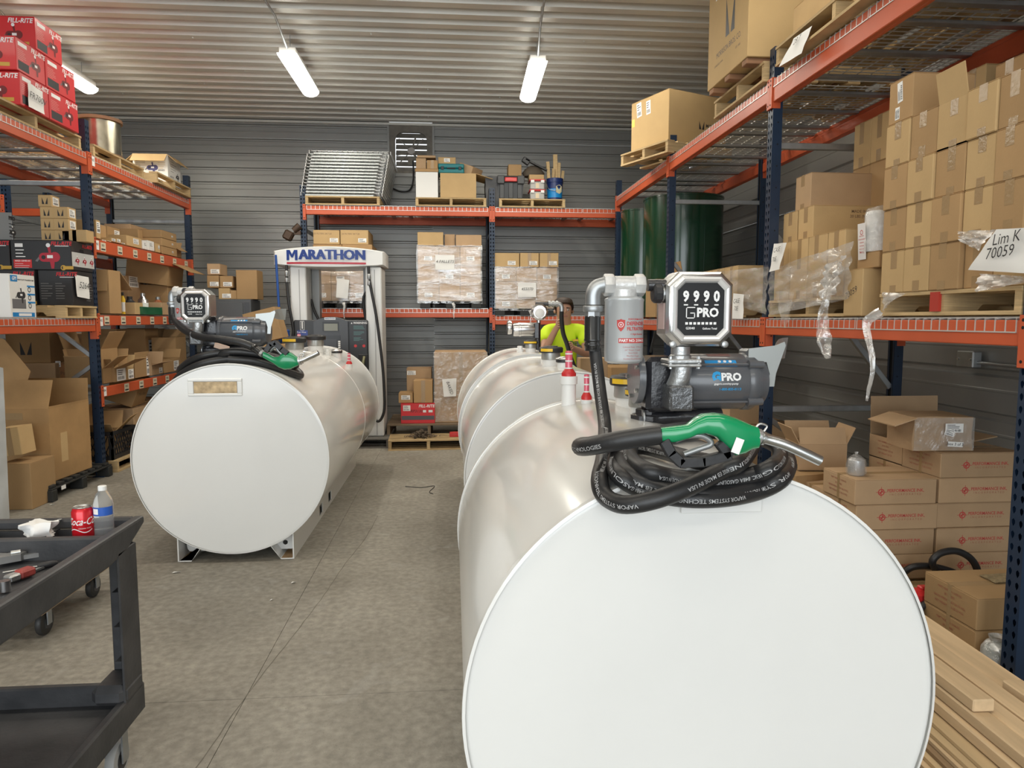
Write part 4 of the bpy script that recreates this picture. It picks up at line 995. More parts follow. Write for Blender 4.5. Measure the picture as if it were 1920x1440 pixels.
# ---- torn stretch film and note papers on the right middle shelf
def film_sheet(name, quad, label, seed, amp=.03, nu=16, nv=14, m=None, taper=None):
    """quad: four corners (top-left, top-right, bottom-right, bottom-left) in room coordinates"""
    a, b_, c, d = quad; vs = []
    nrm = (b_-a).cross(d-a).normalized()
    for j in range(nv+1):
        for i in range(nu+1):
            u, v = i/nu, j/nv; p = (a.lerp(b_, u)).lerp(d.lerp(c, u), v)
            f = noise.noise((u*3.1+seed, v*3.7, seed))+.5*noise.noise((u*9+seed, v*8, seed*2))+.35*sin((u*.7+v*1.1)*19+3*noise.noise((u*2, v*2, seed+5)))
            rag = .02*noise.noise((u*14, v*14, seed+9)) if j in (0, nv) or i in (0, nu) else 0
            vs.append(p+nrm*(amp*f)+(d-a)*rag)
    m_ = MB().add(vs, [(j*(nu+1)+i, j*(nu+1)+i+1, (j+1)*(nu+1)+i+1, (j+1)*(nu+1)+i) for j in range(nv) for i in range(nu)])
    o = m_.obj(name, m or FILM, None, 70); tag(o, label, 'plastic film'); return o
def strip(name, pts, ws, label, seed, m=None):
    P = bez(pts, 5); fr = frames(P); vs = []; n = 6; w_ = []
    for i, (p, (t, u, w)) in enumerate(zip(P, fr)):
        f = i/(len(P)-1)*(len(ws)-1); k = min(int(f), len(ws)-2); wd = ws[k]+(ws[k+1]-ws[k])*(f-k)
        e = (Vector((0, 0, EYE))-p); e = (e-t*e.dot(t)).normalized(); sd = t.cross(e)
        for j in range(n+1):
            q = j/n-.5; vs.append(p+sd*(q*wd*(1+.3*noise.noise((i*.4, j, seed))))+e*(.35*wd*noise.noise((i*.3+seed, q*4, seed))))
    o = MB().add(vs, [(i*(n+1)+j, i*(n+1)+j+1, (i+1)*(n+1)+j+1, (i+1)*(n+1)+j) for i in range(len(P)-1) for j in range(n)]).obj(name, m or FILMW, None, 70)
    return tag(o, label, 'plastic film')
X1 = XF-.012
B = lambda x, y, X=X1: at(x, y, X=X)
film_sheet('torn_film', (B(1443, 505), B(1600, 452), B(1590, 560), B(1440, 592)), 'large torn sheet of clear stretch film wrapped round the mixed carton stack', 3, .018, 26, 18)
film_sheet('torn_film', (B(1545, 500, X1-.03), B(1585, 478, X1-.03), B(1566, 552, X1-.03), B(1538, 560, X1-.03)), 'crumpled white wad of film hanging right of the film sheet', 8, .03, 14, 16, FILMW)
film_sheet('torn_film', (B(1452, 545, X1-.02), B(1488, 548, X1-.02), B(1480, 600, X1-.03), B(1470, 618, X1-.03)), 'pointed torn end of film hanging below the beam at the post', 12, .012, 8, 14)
strip('film_tail', [B(1552, 545, X1-.04), B(1546, 575, X1-.05), B(1542, 610, X1-.05), B(1546, 640, X1-.05), B(1553, 672, X1-.05)], [.05, .045, .07, .085, .03], 'clear twisted film tail hanging over the orange beam', 2, FILM)
strip('film_tail', [B(1652, 585, X1-.01), B(1630, 598, X1-.03), B(1625, 620, X1-.04), B(1634, 660, X1-.04), B(1636, 695, X1-.04), B(1630, 725, X1-.04), B(1625, 752, X1-.04)], [.05, .05, .035, .03, .022, .02, .012], 'long thin white film strand hanging lowest below the orange beam', 5)
film_sheet('torn_film', (B(1316, 512), B(1440, 500), B(1436, 590), B(1340, 560)), 'torn stretch film behind the near meter, left of the rack post', 15, .02, 18, 12)
film_sheet('torn_film', (B(1795, 434, X1-.02), B(1866, 430, X1-.03), B(1835, 470, X1-.04), B(1800, 452, X1-.03)), 'crumpled film holding the note on the wall of cartons', 21, .02, 12, 10, FILMW)
film_sheet('torn_film', (B(1836, 513, X1-.04), B(1922, 518, X1-.06), B(1922, 530, X1-.05), B(1828, 548, X1-.04)), 'ragged film hem hanging below the note on the wall of cartons', 23, .015, 14, 8, FILMW)
film_sheet('torn_film', (B(1655, 548, X1-.01), B(1702, 550, X1-.01), B(1668, 566, X1-.02), B(1656, 585, X1-.01)), 'torn film scrap at the left end of the pallet under the wall of cartons', 27, .012, 10, 8)
def note(name, corners, lines, label, seed, size, rot=0, bold=-.003):
    a, b_, c, d = corners; n = 8; vs = []; nr = (b_-a).cross(d-a).normalized()
    for j in range(n+1):
        for i in range(n+1):
            u, v = i/n, j/n; vs.append(a.lerp(b_, u).lerp(d.lerp(c, u), v)+nr*.010*noise.noise((u*2+seed, v*2, seed)))
    o = MB().add(vs, [(j*(n+1)+i, j*(n+1)+i+1, (j+1)*(n+1)+i+1, (j+1)*(n+1)+i) for j in range(n) for i in range(n)]).obj(name, PAPER, None, 60); tag(o, label, 'paper')
    x = (b_-a).normalized(); nn = -nr if nr.dot(Vector((0, 0, EYE))-a) < 0 else nr; y = nn.cross(x)
    for i, (s_, u, v) in enumerate(lines):
        p = a.lerp(b_, u).lerp(d.lerp(c, u), v)+nn*.014
        M = Matrix(((x.x, y.x, nn.x, p.x), (x.y, y.y, nn.y, p.y), (x.z, y.z, nn.z, p.z), (0, 0, 0, 1))); text(s_, size, INK, o, M, bold=bold, shear=.25, rot=rot)
    return o
note('paper_note', [B(1868, 430, X1-.08), B(1945, 426, X1-.09), B(1950, 514, X1-.10), B(1815, 506, X1-.07)], [('Lim K', .42, .22), ('70059', .40, .55)], 'white paper note handwritten 70059 taped on the wall of cartons', 3, .062, rot=.12)
note('paper_note', [B(1451, 457, X1-.01), B(1475, 455, X1-.02), B(1461, 505, X1-.03), B(1442, 510, X1-.03)], [('CASE', .5, .25), ('70E', .45, .6)], 'curled white paper note hanging from the navy post above the film', 6, .045, rot=.1)
note('paper_note', [B(1375, 550, X1-.02), B(1395, 552, X1-.02), B(1393, 598, X1-.03), B(1370, 597, X1-.03)], [('CASE', .5, .3), ('70E', .5, .6)], 'small white paper note hanging on film right of the near meter', 9, .05, rot=.1)
# ---- right rack, bays behind: low cartons, posts of cartons and green tanks
pallet(XF+.53, 6.15, 1.572, -pi/2, 'wooden pallet behind the near meter on the right middle shelf', w=1.15, d=1.0, h=.115)
for k in range(4): carton('brown carton, %s from left on the pallet behind the near meter' % ORD[k], .28, .4, .30, (XF+.25, 6.58-k*.285, 1.688), -pi/2, CARDL, tape='F', group='cartons on the pallet behind the near meter')
o = carton('tall narrow brown carton beside the rear navy post', .16, .16, .34, (2.95, 5.25, 1.99), -pi/2, CARDL, tape='V')
o.location = (2.86, 5.55, 1.688); 
carton('shorter narrow carton in front of the tall narrow one', .13, .13, .26, (2.70, 5.48, 1.688), -pi/2, CARDL, tape='')
carton('stacked second narrow carton on the tall narrow one', .16, .16, .20, (2.86, 5.55, 2.03), -pi/2, CARDL, tape='')
o = open_carton('wide open brown carton in front of the green tanks', .85, .45, .50, (at(1330, 500, Y=8.05).x, 7.95, 1.58), 0, CARD, flaps=((3, .2, .12), (1, .5, .1)))
carton('brown carton edge left of the wide open carton by the green tanks', .30, .4, .42, (at(1238, 500, Y=8.05).x, 7.9, 1.58), 0, CARD, tape='T')
GT = mat('green_tank_paint', (.003, .042, .017), .22, coat=.5, var=.1, vscale=3)
def green_tank(x, y, r, h, label):
    t = tag(empty('green_tank', (x, y, 1.585)), label, 'tank')
    MB().lathe([(r, 0), (r, h-.02), (r+.008, h-.018), (r+.008, h), (r-.01, h), (r-.02, h-.012), (r*.6, h-.006), (0, h-.002)], n=48).obj('shell', GT, t, 40)
    MB().box(-.006, .006, -r-.003, -r+.004, .0, h-.02).obj('weld_seam', GT, t).rotation_euler = (0, 0, .25)
    MB().lathe([(r+.009, 0), (r+.009, .03)], n=48, cap=False).obj('base_ring', GT, t, 40)
    MB().lathe([(.04, h-.006), (.04, h+.03), (.03, h+.032)], (r*.4, 0, 0), n=14).obj('bung', GT, t, 40)
    return t
green_tank(2.82, 8.62, .475, 1.43, 'large dark green cylindrical tank standing on the right shelf, nearer one')
green_tank(2.55, 9.42, .30, 1.40, 'narrower dark green cylindrical tank behind the large one on the right shelf')
# ---- right rack, top shelf
pallet(2.74, 5.54, 3.243, -pi/2, 'wooden pallet under the big printed carton on the right top shelf', w=.96, d=1.05, h=.14)
for i in range(3):
    MB().box(2.12, 3.0, 5.12+i*.33, 5.21+i*.33, 3.384, 3.424, ch=.004).obj('skid_block', mat('skid_wood', (.36, .19, .10), .8, var=.3, vscale=4), None)
for i, o in enumerate([x for x in COL.objects if x.name.startswith('skid_block')]): tag(o, 'brown wooden runner, %s from the camera under the big printed carton' % ORD[i], 'wood block', 'runners under the big printed carton')
MOR = mat('carton_light', (.56, .39, .19), .8, var=.06, objvar=.03, bump=.06, bscale=90, spec=.2)
def m_logo(o, M, s, m=INK):
    b = MB(); b.add([(-.5*s, .62*s, 0), (-.5*s, -.62*s, 0), (-.06*s, -.62*s, 0)], [(0, 1, 2)]); b.add([(.5*s, .62*s, 0), (.06*s, -.62*s, 0), (.5*s, -.62*s, 0)], [(0, 1, 2)])
    l = b.obj('logo', m, o); l.matrix_local = M; return l
o = carton('huge tan carton with M logo on the right top shelf', .80, 1.12, .90, (2.115+.56, 5.50, 3.426), -pi/2, MOR, tape='T')
m_logo(o, F_(1.12, .06, .44)@Matrix.Diagonal((.72, 1, 1, 1)), .24); text('MORRISON BROS. CO.', .06, INK, o, F_(1.12, .03, .21), bold=-.002, sx=.8); text('DUBUQUE, IOWA', .022, INK, o, F_(1.12, -.16, .14)); text('EST. 1855', .022, INK, o, F_(1.12, .22, .14))
sticker(o, F_(1.12, -.20, .72), .10, .14, seed=3); MB().box(-.05, .05, 0, .001, .04, .07).obj('label_band', RED, o).matrix_local = T(-.2, -.5625, .72)
MB().box(-.02, .02, -.001, .0, 0, .03).obj('yellow_sticker', YELLOW, o).matrix_local = T(.05, -.5605, .80)
p1 = at(1183, 290, Z=3.372); p2 = at(1253, 267, Z=3.372); e = p2-p1; an = atan2(e.y, e.x); w = e.length; dd = .80; nrm = Vector((-sin(an), cos(an), 0))
cc = (p1+p2)/2+nrm*dd/2
o = carton('tan carton with two labels at the far end of the right top shelf', w, dd, (at(1253, 165, Y=p2.y).z-3.372), (cc.x, cc.y, 3.372), an, MOR, tape='T')
H2_ = at(1253, 165, Y=p2.y).z-3.372
sticker(o, F_(dd, -.17*w/.6, H2_*.82)@Rz(.1), .08, .15, seed=8); sticker(o, F_(dd, -.02, H2_*.80)@Rz(.05), .07, .14, seed=9); m_logo(o, R_f(w, .05, H2_*.42), .07); text('MORRISON BROS. CO.', .05, INK, o, R_f(w, .36, H2_*.42), bold=.01)
plate('yellow_sticker', .05, .08, YELLOW, o, F_(dd, -w*.44, H2_*.6))
pallet(cc.x-.04, cc.y-.05, 3.243, an, 'wooden pallet under the tan carton at the far right top shelf', w=w+.16, d=.9, h=.127)
pallet(2.68, 4.05, 3.243, -pi/2, 'wooden pallet with a paper note hanging on it, right top shelf', w=1.45, d=1.02, h=.125)
o = carton('brown printed carton on the near pallet of the right top shelf', .46, .62, .19, (2.20+.33, 4.40, 3.369), -pi/2, CARDL, tape='T')
for i, s_ in enumerate(('GROSS WEIGHT 28.7 LB (13 KG)', 'NET WEIGHT 26.2 LB (12 KG)', 'FILTERS')): text(s_, .034, INKF, o, R_f(.46, 0, .15-.045*i), bold=.015)
text('P', .05, INKR, o, F_(.62, .15, .12))
carton('brown carton behind the printed one at the near end of the right top shelf', .5, .6, .22, (2.62, 3.85, 3.369), -pi/2, CARDL, tape='T')
carton('brown carton stacked on the near end of the right top shelf', .5, .6, .30, (2.70, 3.80, 3.591), -pi/2, CARDL, tape='T')
note('paper_note', [B(1488, 72, 2.17), B(1523, 48, 2.17), B(1503, 100, 2.15), B(1460, 126, 2.14)], [('28.7', .5, .3)], 'white paper note hanging over the near pallet on the right top shelf', 12, .05, rot=.1)
for k in range(2): carton('brown carton, %s seen through the near wire deck of the right top shelf' % ('nearer', 'farther')[1-k], .5, .5, .25, (2.9, 3.1-k*.55, 3.245), -pi/2, CARD, tape='', group='cartons above the near wire deck')
# ---- right rack, floor level: printed cartons
def ink_carton(label, x0, y0, z0, name='carton', front=True, side=True, m=None, emblem_only=False, w=.455, d=.335, h=.14, group=None):
    o = carton(label, w, d, h, (x0+w/2, y0+d/2, z0), 0, m or CARDP, tape='T', group=group, name=name)
    if front:
        em = MB(); M = F_(d, -.085, h*.5)
        em.lathe([(.0135, 0), (.019, 0)], n=20, cap=False); em.box(-.03, .03, -.0012, .0012, 0, .0004); em.box(-.0012, .0012, -.03, .03, 0, .0004)
        em.lathe([(.0, 0), (.006, 0)], (.004, .004, 0), n=10, cap=False); em.lathe([(.0, 0), (.006, 0)], (-.004, -.004, 0), n=10, cap=False)
        e = em.obj('emblem', INKR, o); e.matrix_local = M
        if not emblem_only:
            text('PERFORMANCE INK,', .025, INKR, o, F_(d, .055, h*.55), bold=.012, sx=.93); text('INCORPORATED', .0155, INKRF, o, F_(d, .055, h*.40), space=1.75)
    if side:
        for i, s_ in enumerate(('PART NUMBER: 2104-5G', '20 FILTERS', 'GROSS WEIGHT 28.7 LB (13 KG)', 'NET WEIGHT 26.5 LB (12 KG)')):
            text(s_, .0145, INKRF, o, L_f(w, 0, h*.78-.024*i), bold=.01)
        t = MB().box(-w/2-.0008, -w/2, -.012, .012, 0, h); t.obj('tape', TAPE, o)
    return o
YA = 3.62; ZP = .122
pallet(2.68, 4.0, 0, 0, 'wooden pallet under the red-printed cartons on the floor at right', w=1.15, d=1.0, h=.12)
XA, XB = at(1603, 925, Y=YA).x, at(1758, 925, Y=YA).x+.006
ha = (at(1603, 900, Y=YA).z-ZP)/4-.001
for i in range(4):
    ink_carton('red-printed brown carton, %s from the top of the left floor stack at right' % ORD[3-i], XA+(.012 if i == 2 else .0), YA, ZP+i*(ha+.001), h=ha, w=XB-XA-.012, group='left stack of red-printed cartons')
for i in range(5):
    ink_carton('red-printed brown carton, %s from the top of the right floor stack at right' % ORD[4-i], XB+.003, YA+(.01 if i == 2 else 0), ZP+i*(ha+.001), h=ha, w=.47, group='right stack of red-printed cartons')
for i in range(3): ink_carton('red-printed carton, %s from the top in the stack behind the left floor stack' % ORD[2-i], XA+.02, YA+.345, ZP+i*(ha+.001), h=ha, front=False, w=XB-XA-.03, group='rear left red-printed cartons')
for i in range(4): ink_carton('red-printed carton, %s from the top in the stack behind the right floor stack' % ORD[3-i], XB+.01, YA+.345, ZP+i*(ha+.001), h=ha, front=False, group='rear right red-printed cartons')
o = open_carton('open red-printed carton with its left flap raised behind the crushed box', .455, .335, ha, (XB+.01+.2275, YA+.345+.1675, ZP+4*(ha+.001)), 0, CARDP, flaps=((2, .05, .24), (3, .25, .0), (1, 1.4, .15), (0, -1.2, .15)))
for i, s_ in enumerate(('PART NUMBER: 2104-5G', '20 FILTERS', 'GROSS WEIGHT 28.7 LB', 'NET WEIGHT 26.5 LB')): text(s_, .0145, INKRF, o, L_f(.455, 0, ha*.78-.024*i), bold=.01)
ZT5 = ZP+5*(ha+.001); ZT4 = ZP+4*(ha+.001)
def crushed(name, w, d, h, loc, rz, label, m, seed, film=True, amp=.012, fr=9):
    bm = bmesh.new(); bmesh.ops.create_cube(bm, size=1); bmesh.ops.subdivide_edges(bm, edges=bm.edges, cuts=7, use_grid_fill=True)
    for v in bm.verts:
        v.co = Vector((v.co.x*w, v.co.y*d, (v.co.z+.5)*h)); q = v.co*fr
        v.co += Vector((noise.noise(q+Vector((seed, 0, 0))), noise.noise(q+Vector((0, seed, 0))), .4*noise.noise(q+Vector((0, 0, seed)))*(1 if v.co.z > .02 else 0)))*amp
    me = bpy.data.meshes.new(name); bm.to_mesh(me); bm.free(); me.materials.append(m)
    me.polygons.foreach_set('use_smooth', [True]*len(me.polygons)); me.set_sharp_from_angle(angle=radians(40))
    o = link(name, me, None, loc, rz); tag(o, label, 'carton')
    if film:
        f = MB(); n = 12; vs = []
        for j in range(n+1):
            for i in range(n+1): vs.append(((i/n-.5)*w*1.0, -d/2-.014-.006*abs(noise.noise((i*.8, j*.8, seed))), j/n*h*.96+.004))
        f.add(vs, [(j*(n+1)+i, j*(n+1)+i+1, (j+1)*(n+1)+i+1, (j+1)*(n+1)+i) for j in range(n) for i in range(n)]).obj('clear_film', FILMC, o, 60)
    return o
o = crushed('crushed_carton', .335, .26, .19, (at(1748, 835, Y=3.76).x, 3.80, ZT5+.002), -.06, 'crushed film-wrapped carton with box 3 of 3 label, on the red-printed cartons', CARDP, 4)
sticker(o, F_(.26, .05, .13)@T(0, 0, .021), .10, .05, seed=14); sticker(o, F_(.26, .025, .105)@T(0, 0, .022)@Rz(-.3), .055, .035, seed=15)
p = plate('label', .085, .028, LABEL, o, F_(.26, .06, .04)@T(0, 0, .021)@Rz(-.06)); text('box 3 of 3', .022, INK, p, T(0, 0, .0016), bold=.01)
for i, (a, b_) in enumerate(((-.9, .13), (2.0, .10))):
    f = MB().box(-.14, .14, -.003, .003, 0, b_, M=T(-.165 if i == 0 else 0, -.02 if i == 0 else .12, .185)@Rz(-pi/2 if i == 0 else pi)@Rx(-a if i else 1.9)).obj('flap', CARDP, o)
sv = tag(empty('bagged_filter', (at(1609, 880, Y=3.72).x, 3.74, ZT4+.001)), 'silver filter knotted in a clear plastic bag on the left printed carton stack', 'filter')
MB().lathe([(0, 0), (.04, .002), (.045, .01), (.043, .085), (.03, .095), (0, .097)], n=20).obj('canister', mat('silver_wrap', (.55, .56, .57), .3, .6), sv, 40)
N = 20; rings = [[((rr+.006*noise.noise((i*1.3, z*40, 2)))*cos(2*pi*i/N), (rr+.006*noise.noise((i*1.3, z*40, 7)))*sin(2*pi*i/N), z) for i in range(N)] for z, rr in ((.0, .046), (.02, .055), (.06, .055), (.09, .045), (.11, .022), (.118, .006), (.13, .009))]
MB().loft(rings, cap=False).obj('clear_bag', FILMC, sv, 60)
o = open_carton('open brown carton with flaps spread, behind the near nozzle spout', .30, .26, .17, (at(1545, 880, Y=4.3).x, 4.42, at(1545, 882, Y=4.3).z), -.12, CARDP, flaps=((0, .05, .0), (2, .35, .12), (1, .45, .12), (3, .5, .12), (0, -.35, .11)))
base_z = o.location.z
crushed('crushed_carton', .32, .28, .16, (at(1520, 905, Y=4.2).x, 4.35, max(.42, base_z-.165)), .3, 'torn brown carton under the open carton by the near nozzle', CARD, 9, False)
for i in range(3): carton('brown carton, %s from the floor under the torn carton at right' % ORD[i], .42, .36, (max(.42, base_z-.165))/3-.002, (at(1545, 905, Y=4.2).x, 4.42, i*(max(.42, base_z-.165))/3), 0, CARD, tape='', group='cartons under the torn carton')
# near pair of printed cartons on plywood, coir mat, bagged filter
XN = 2.26; ZL = .056
pw = tag(empty('plywood_stack', (2.52, 3.13, 0)), 'stack of plywood sheets under the two printed cartons at lower right', 'plywood')
for i in range(3): MB().box(-.40+.008*i, .35, -.47+.006*i, .45, .008+i*.016, .0225+i*.016).obj('sheet', PINE, pw)
for i in range(2): MB().box(-.38, .33, -.3+i*.5, -.24+i*.5, 0, .008).obj('spacer', WOODD, pw)
for i, lab in enumerate(('lower of two printed cartons on plywood beside the lumber', 'upper of two printed cartons on plywood, with coir on top')):
    ink_carton(lab, XN, 2.80, ZL+i*.146, h=.144, w=.5, d=.345, m=CARD, emblem_only=True)
b = MB(); n = 10; vs = []
c0 = at(1880, 1085, Z=.349)
for j in range(n+1):
    for i in range(n+1): vs.append(((i/n-.5)*.17, (j/n-.5)*.10+(i/n-.5)*.02, .004+.008*abs(noise.noise((i*1.7, j*1.9, 1)))))
b.add(vs, [(j*(n+1)+i, j*(n+1)+i+1, (j+1)*(n+1)+i+1, (j+1)*(n+1)+i) for j in range(n) for i in range(n)])
b.box(-.08, .08, -.045, .045, 0, .005)
tag(b.obj('coir_mat', mat('coir', (.40, .30, .16), .95, bump=1, bscale=150, var=.4, vscale=40), None, None, (c0.x, c0.y, .349)), 'ragged piece of coir matting on the upper printed carton', 'mat')
bf = tag(empty('bagged_filter', (XN+.045, 2.728, ZL)), 'grey-green filter in a cloudy bag on plywood beside the printed cartons', 'filter')
MB().lathe([(0, 0), (.052, .002), (.055, .01), (.055, .10), (.045, .112), (0, .115)], n=22).obj('canister', mat('grey_green', (.20, .25, .22), .4), bf, 40)
MB().add([(-.018, -.0562, .03), (.018, -.0562, .03), (.02, -.0562, .05), (0, -.0562, .062), (-.02, -.0562, .05)], [(0, 1, 2, 3, 4)]).obj('green_mark', mat('dark_green_print', (.02, .2, .08), .5), bf)
rings = [[((rr+.006*noise.noise((i*1.3, z*40, 3)))*cos(2*pi*i/N), (rr+.006*noise.noise((i*1.3, z*40, 9)))*sin(2*pi*i/N), z) for i in range(N)] for z, rr in ((.0, .06), (.05, .063), (.10, .06), (.125, .045), (.135, .03), (.155, .035))]
MB().loft(rings, cap=False).obj('cloudy_bag', FILMW, bf, 60)
hose('rubber_hose', [at(1692, 1075, Y=3.5), at(1712, 1063, Y=3.48), at(1745, 1062, Y=3.47), at(1780, 1070, Y=3.46), at(1800, 1080, Y=3.45), at(1835, 1100, Y=3.42)], .018, 'short curve of black hose in front of the printed cartons at right', k=5)
hose('rubber_hose', [at(1762, 1078, Y=3.44), at(1748, 1055, Y=3.42), at(1762, 1038, Y=3.42), at(1790, 1033, Y=3.42), at(1815, 1043, Y=3.42), at(1830, 1062, Y=3.42), at(1836, 1090, Y=3.42), at(1838, 1130, Y=3.40)], .018, 'tall loop of black hose in front of the printed cartons at right', k=5)
rt = tag(empty('red_tool', (at(1722, 1118, Y=3.2).x, 3.2, at(1722, 1130, Y=3.2).z)), 'red and black power tool lying behind the near tank by the cartons', 'tool')
MB().box(-.06, .06, -.04, .04, 0, .07, ch=.02).obj('housing', RED, rt); MB().tube(bez([(.02, -.05, .02), (-.03, -.06, .0), (-.05, -.05, -.06)], 4), .018, 8).obj('grip', BLACK, rt, 50)
MB().box(.0, .09, -.02, .02, .06, .085, ch=.006).obj('handle', RED, rt)
tb = tag(MB().box(-.14, .14, -.16, .16, 0, rt.location.z-.061, ch=.01).obj('tool_case', BLACK, None, None, (rt.location.x, 3.24, 0)), 'black case standing under the red tool behind the near tank', 'case')
# ---- lumber beside the near tank
q1, q2 = at(1825, 1333, Z=.352), at(1862, 1329, Z=.352)
lum = [  # x0, x1, y0, y1, z0, z1, yaw, label
 (q1.x, q2.x, q1.y, 3.3, .346, .386, -.03, 'top two-by-four with a knotty end on the lumber pile'),
 (1.555, 1.618, 1.35, 3.3, .306, .344, -.045, 'pine board at the left edge of the upper lumber layer'),
 (1.622, 1.688, 1.35, 3.3, .306, .342, -.045, 'second pine board from left in the upper lumber layer'),
 (1.694, 1.765, 1.35, 3.3, .306, .345, -.045, 'third pine board from left in the upper lumber layer'),
 (1.80, 1.87, 1.35, 2.13, .306, .352, -.03, 'short pine board at right of the upper lumber layer'),
 (1.535, 1.60, 1.3, 3.3, .266, .304, -.045, 'pine board at the left edge of the lower lumber layer'),
 (1.605, 1.69, 1.3, 3.3, .266, .304, -.045, 'second pine board from left in the lower lumber layer'),
 (1.70, 1.79, 1.3, 3.3, .266, .304, -.045, 'third pine board from left in the lower lumber layer'),
 (1.80, 1.93, 1.3, 3.2, .266, .302, -.045, 'wide pine board at right of the lower lumber layer'),
 (1.90, 1.98, 1.4, 2.02, .306, .346, -.03, 'short pine board at the far right of the lumber pile')]
for x0, x1, y0, y1, a, b_, yaw, lab in lum:
    o = MB().box(-(x1-x0)/2, (x1-x0)/2, 0, y1-y0, 0, b_-a, ch=.004).obj('lumber_board', PINE, None, None, ((x0+x1)/2, y0, a), yaw); tag(o, lab, 'lumber', 'pine boards beside the near tank')
pale = mat('plywood_pale', (.68, .50, .28), .7, var=.3, vscale=2, wave=(6, .5, 6)); dark = mat('plywood_core', (.36, .24, .13), .8, var=.3, vscale=3, wave=(6, .5, 6))
for i in range(8):
    o = MB().box(-.3+.022*i, .24, 0, 1.7, 0, .011).obj('plywood_sheet', (pale, dark, PINE)[i % 3] if i < 7 else pale, None, None, (1.64, 1.25+.02*i, .162+i*.0128), -.05+(.012 if i == 6 else 0)); tag(o, 'plywood sheet, %s from the bottom under the lumber' % ORD[i], 'plywood', 'plywood sheets under the lumber')
for i, yy in enumerate((1.45, 2.75)):
    tag(MB().box(1.34, 1.86, yy, yy+.09, 0, .16, ch=.004).obj('support_block', WOODD), '%s timber bearer under the plywood and lumber' % ('near', 'far')[i], 'wood block')
tag(MB().box(-.05, .05, -.10, .10, 0, .33, ch=.004).obj('carton_piece', CARDP, None, None, (at(1740, 1400, Y=1.66).x-.035, 1.72, 0)), 'brown carton edge standing behind the near tank at bottom', 'carton')
# ================================================================ left rack goods
XL = -3.46
REDB = mat('red_carton', (.60, .022, .028), .38, objvar=.06, coat=.2); BLKB = mat('black_carton', (.022, .022, .025), .35, objvar=.1, coat=.2)
WBOX = mat('white_carton', (.78, .78, .76), .5)
def pump_picture(o, M, s, col):                    # flat printed picture of a small transfer pump
    g = mat('print_grey', (.16, .16, .17), .4)
    def poly(pts, m, z): MB().add([(x*s, y*s, z) for x, y in pts], [list(range(len(pts)))]).obj('picture', m, o).matrix_local = M
    circ = lambda x, y, r, n=14: [(x+r*cos(2*pi*i/n), y+r*sin(2*pi*i/n)) for i in range(n)]
    poly([(-.9, -.25), (-.45, .25), (-.35, .2), (-.75, -.3)], g, .0004)
    poly([(-.35, -.3), (.35, -.3), (.35, .3), (-.35, .3)], col, .0006); poly(circ(-.35, 0, .3), col, .0007); poly(circ(.38, .02, .34), col, .0007)
    poly([(-.12, -.06), (.25, -.06), (.25, .14), (-.12, .14)], PRINTW, .0009); poly([(.05, -.3), (.35, -.3), (.3, -.75), (.12, -.75)], col, .0005)
    poly([(.0, .3), (.16, .3), (.1, .75), (-.08, .7)], col, .0005); poly(circ(-.02, .8, .14), PRINTW, .0009); poly(circ(-.35, 0, .14), INK, .0009)
def lines(o, M, w, n, dz, m, seed=0, hh=.004):
    r = random.Random(seed); b = MB()
    for i in range(n): b.box(-w/2, -w/2+w*r.uniform(.45, 1), -dz*i-hh/2, -dz*i+hh/2, 0, .0004)
    t = b.obj('fine_print', m, o); t.matrix_local = M; t['kind'] = 'stuff'
def red_box(lab, w, d, h, loc, rz):
    o = carton(lab, w, d, h, loc, rz, REDB, tape='', name='red_carton', group='red pump cartons on the left top shelf')
    for M, W_ in ((F_(d, 0, 0), w), (R_f(w, 0, 0), d)):
        text('FILL-RITE', .052, PRINTW, o, M@T(W_*.27, h*.86, 0), bold=.025, shear=.25, sx=.95)
        pump_picture(o, M@T(W_*.16, h*.42, 0), min(W_*.27, .10), mat('dark_red_print', (.16, .012, .015), .4))
        lines(o, M@T(-W_*.27, h*.66, 0), W_*.34, 6, h*.055, mat('pale_red_print', (.72, .25, .24), .5), 3)
        plate('print_panel', W_*.36, h*.26, INK, o, M@T(-W_*.26, h*.20, 0), t=.0006)
        plate('white_sticker', W_*.30, h*.12, PRINTW, o, M@T(-W_*.27, h*.84, 0), t=.0006)
    plate('gold_badge', .10, .03, mat('gold_print', (.55, .33, .05), .4), o, F_(d, w*.30, .04), t=.0006)
    return o
PZ = 3.143
pallet(XL-.50, 6.45, PZ, pi/2, 'wooden pallet under the red pump cartons on the left top shelf', w=1.45, d=1.0, h=.125)
zr = PZ+.1265; RH = .262
ycor = [at(38, 170, X=XL+.03).y, at(92, 190, X=XL+.03).y, at(147, 210, X=XL+.03).y]
L1 = ycor[1]-ycor[0]; L2 = ycor[2]-ycor[1]
k = 0
for r_, n, off in ((0, 2, 0), (1, 2, -.03), (2, 1, .26)):
    for c_ in range(n):
        ya = ycor[c_]+off; L = (L1, L2)[c_]-.01
        red_box('red printed pump carton, %s of the stack on the left top shelf' % (('bottom left', 'bottom right'), ('middle left', 'middle right'), ('topmost',))[r_][c_], .5, L, RH-.003, (XL+.03-.25, ya+L/2, zr+r_*RH), 0)
for r_ in range(2): red_box('red printed pump carton, %s layer behind the front stack on the left top shelf' % ('bottom', 'middle')[r_], .42, L1-.01, RH-.003, (XL+.03-.72, ycor[0]+.02+L1/2, zr+r_*RH), 0)
note('paper_note', [at(52, 154, X=XL+.045), at(80, 172, X=XL+.045), at(84, 215, X=XL+.05), at(54, 200, X=XL+.05)], [('FR700V', .5, .5)], 'white paper note marked FR700V on the bottom red carton', 5, .075, rot=0)
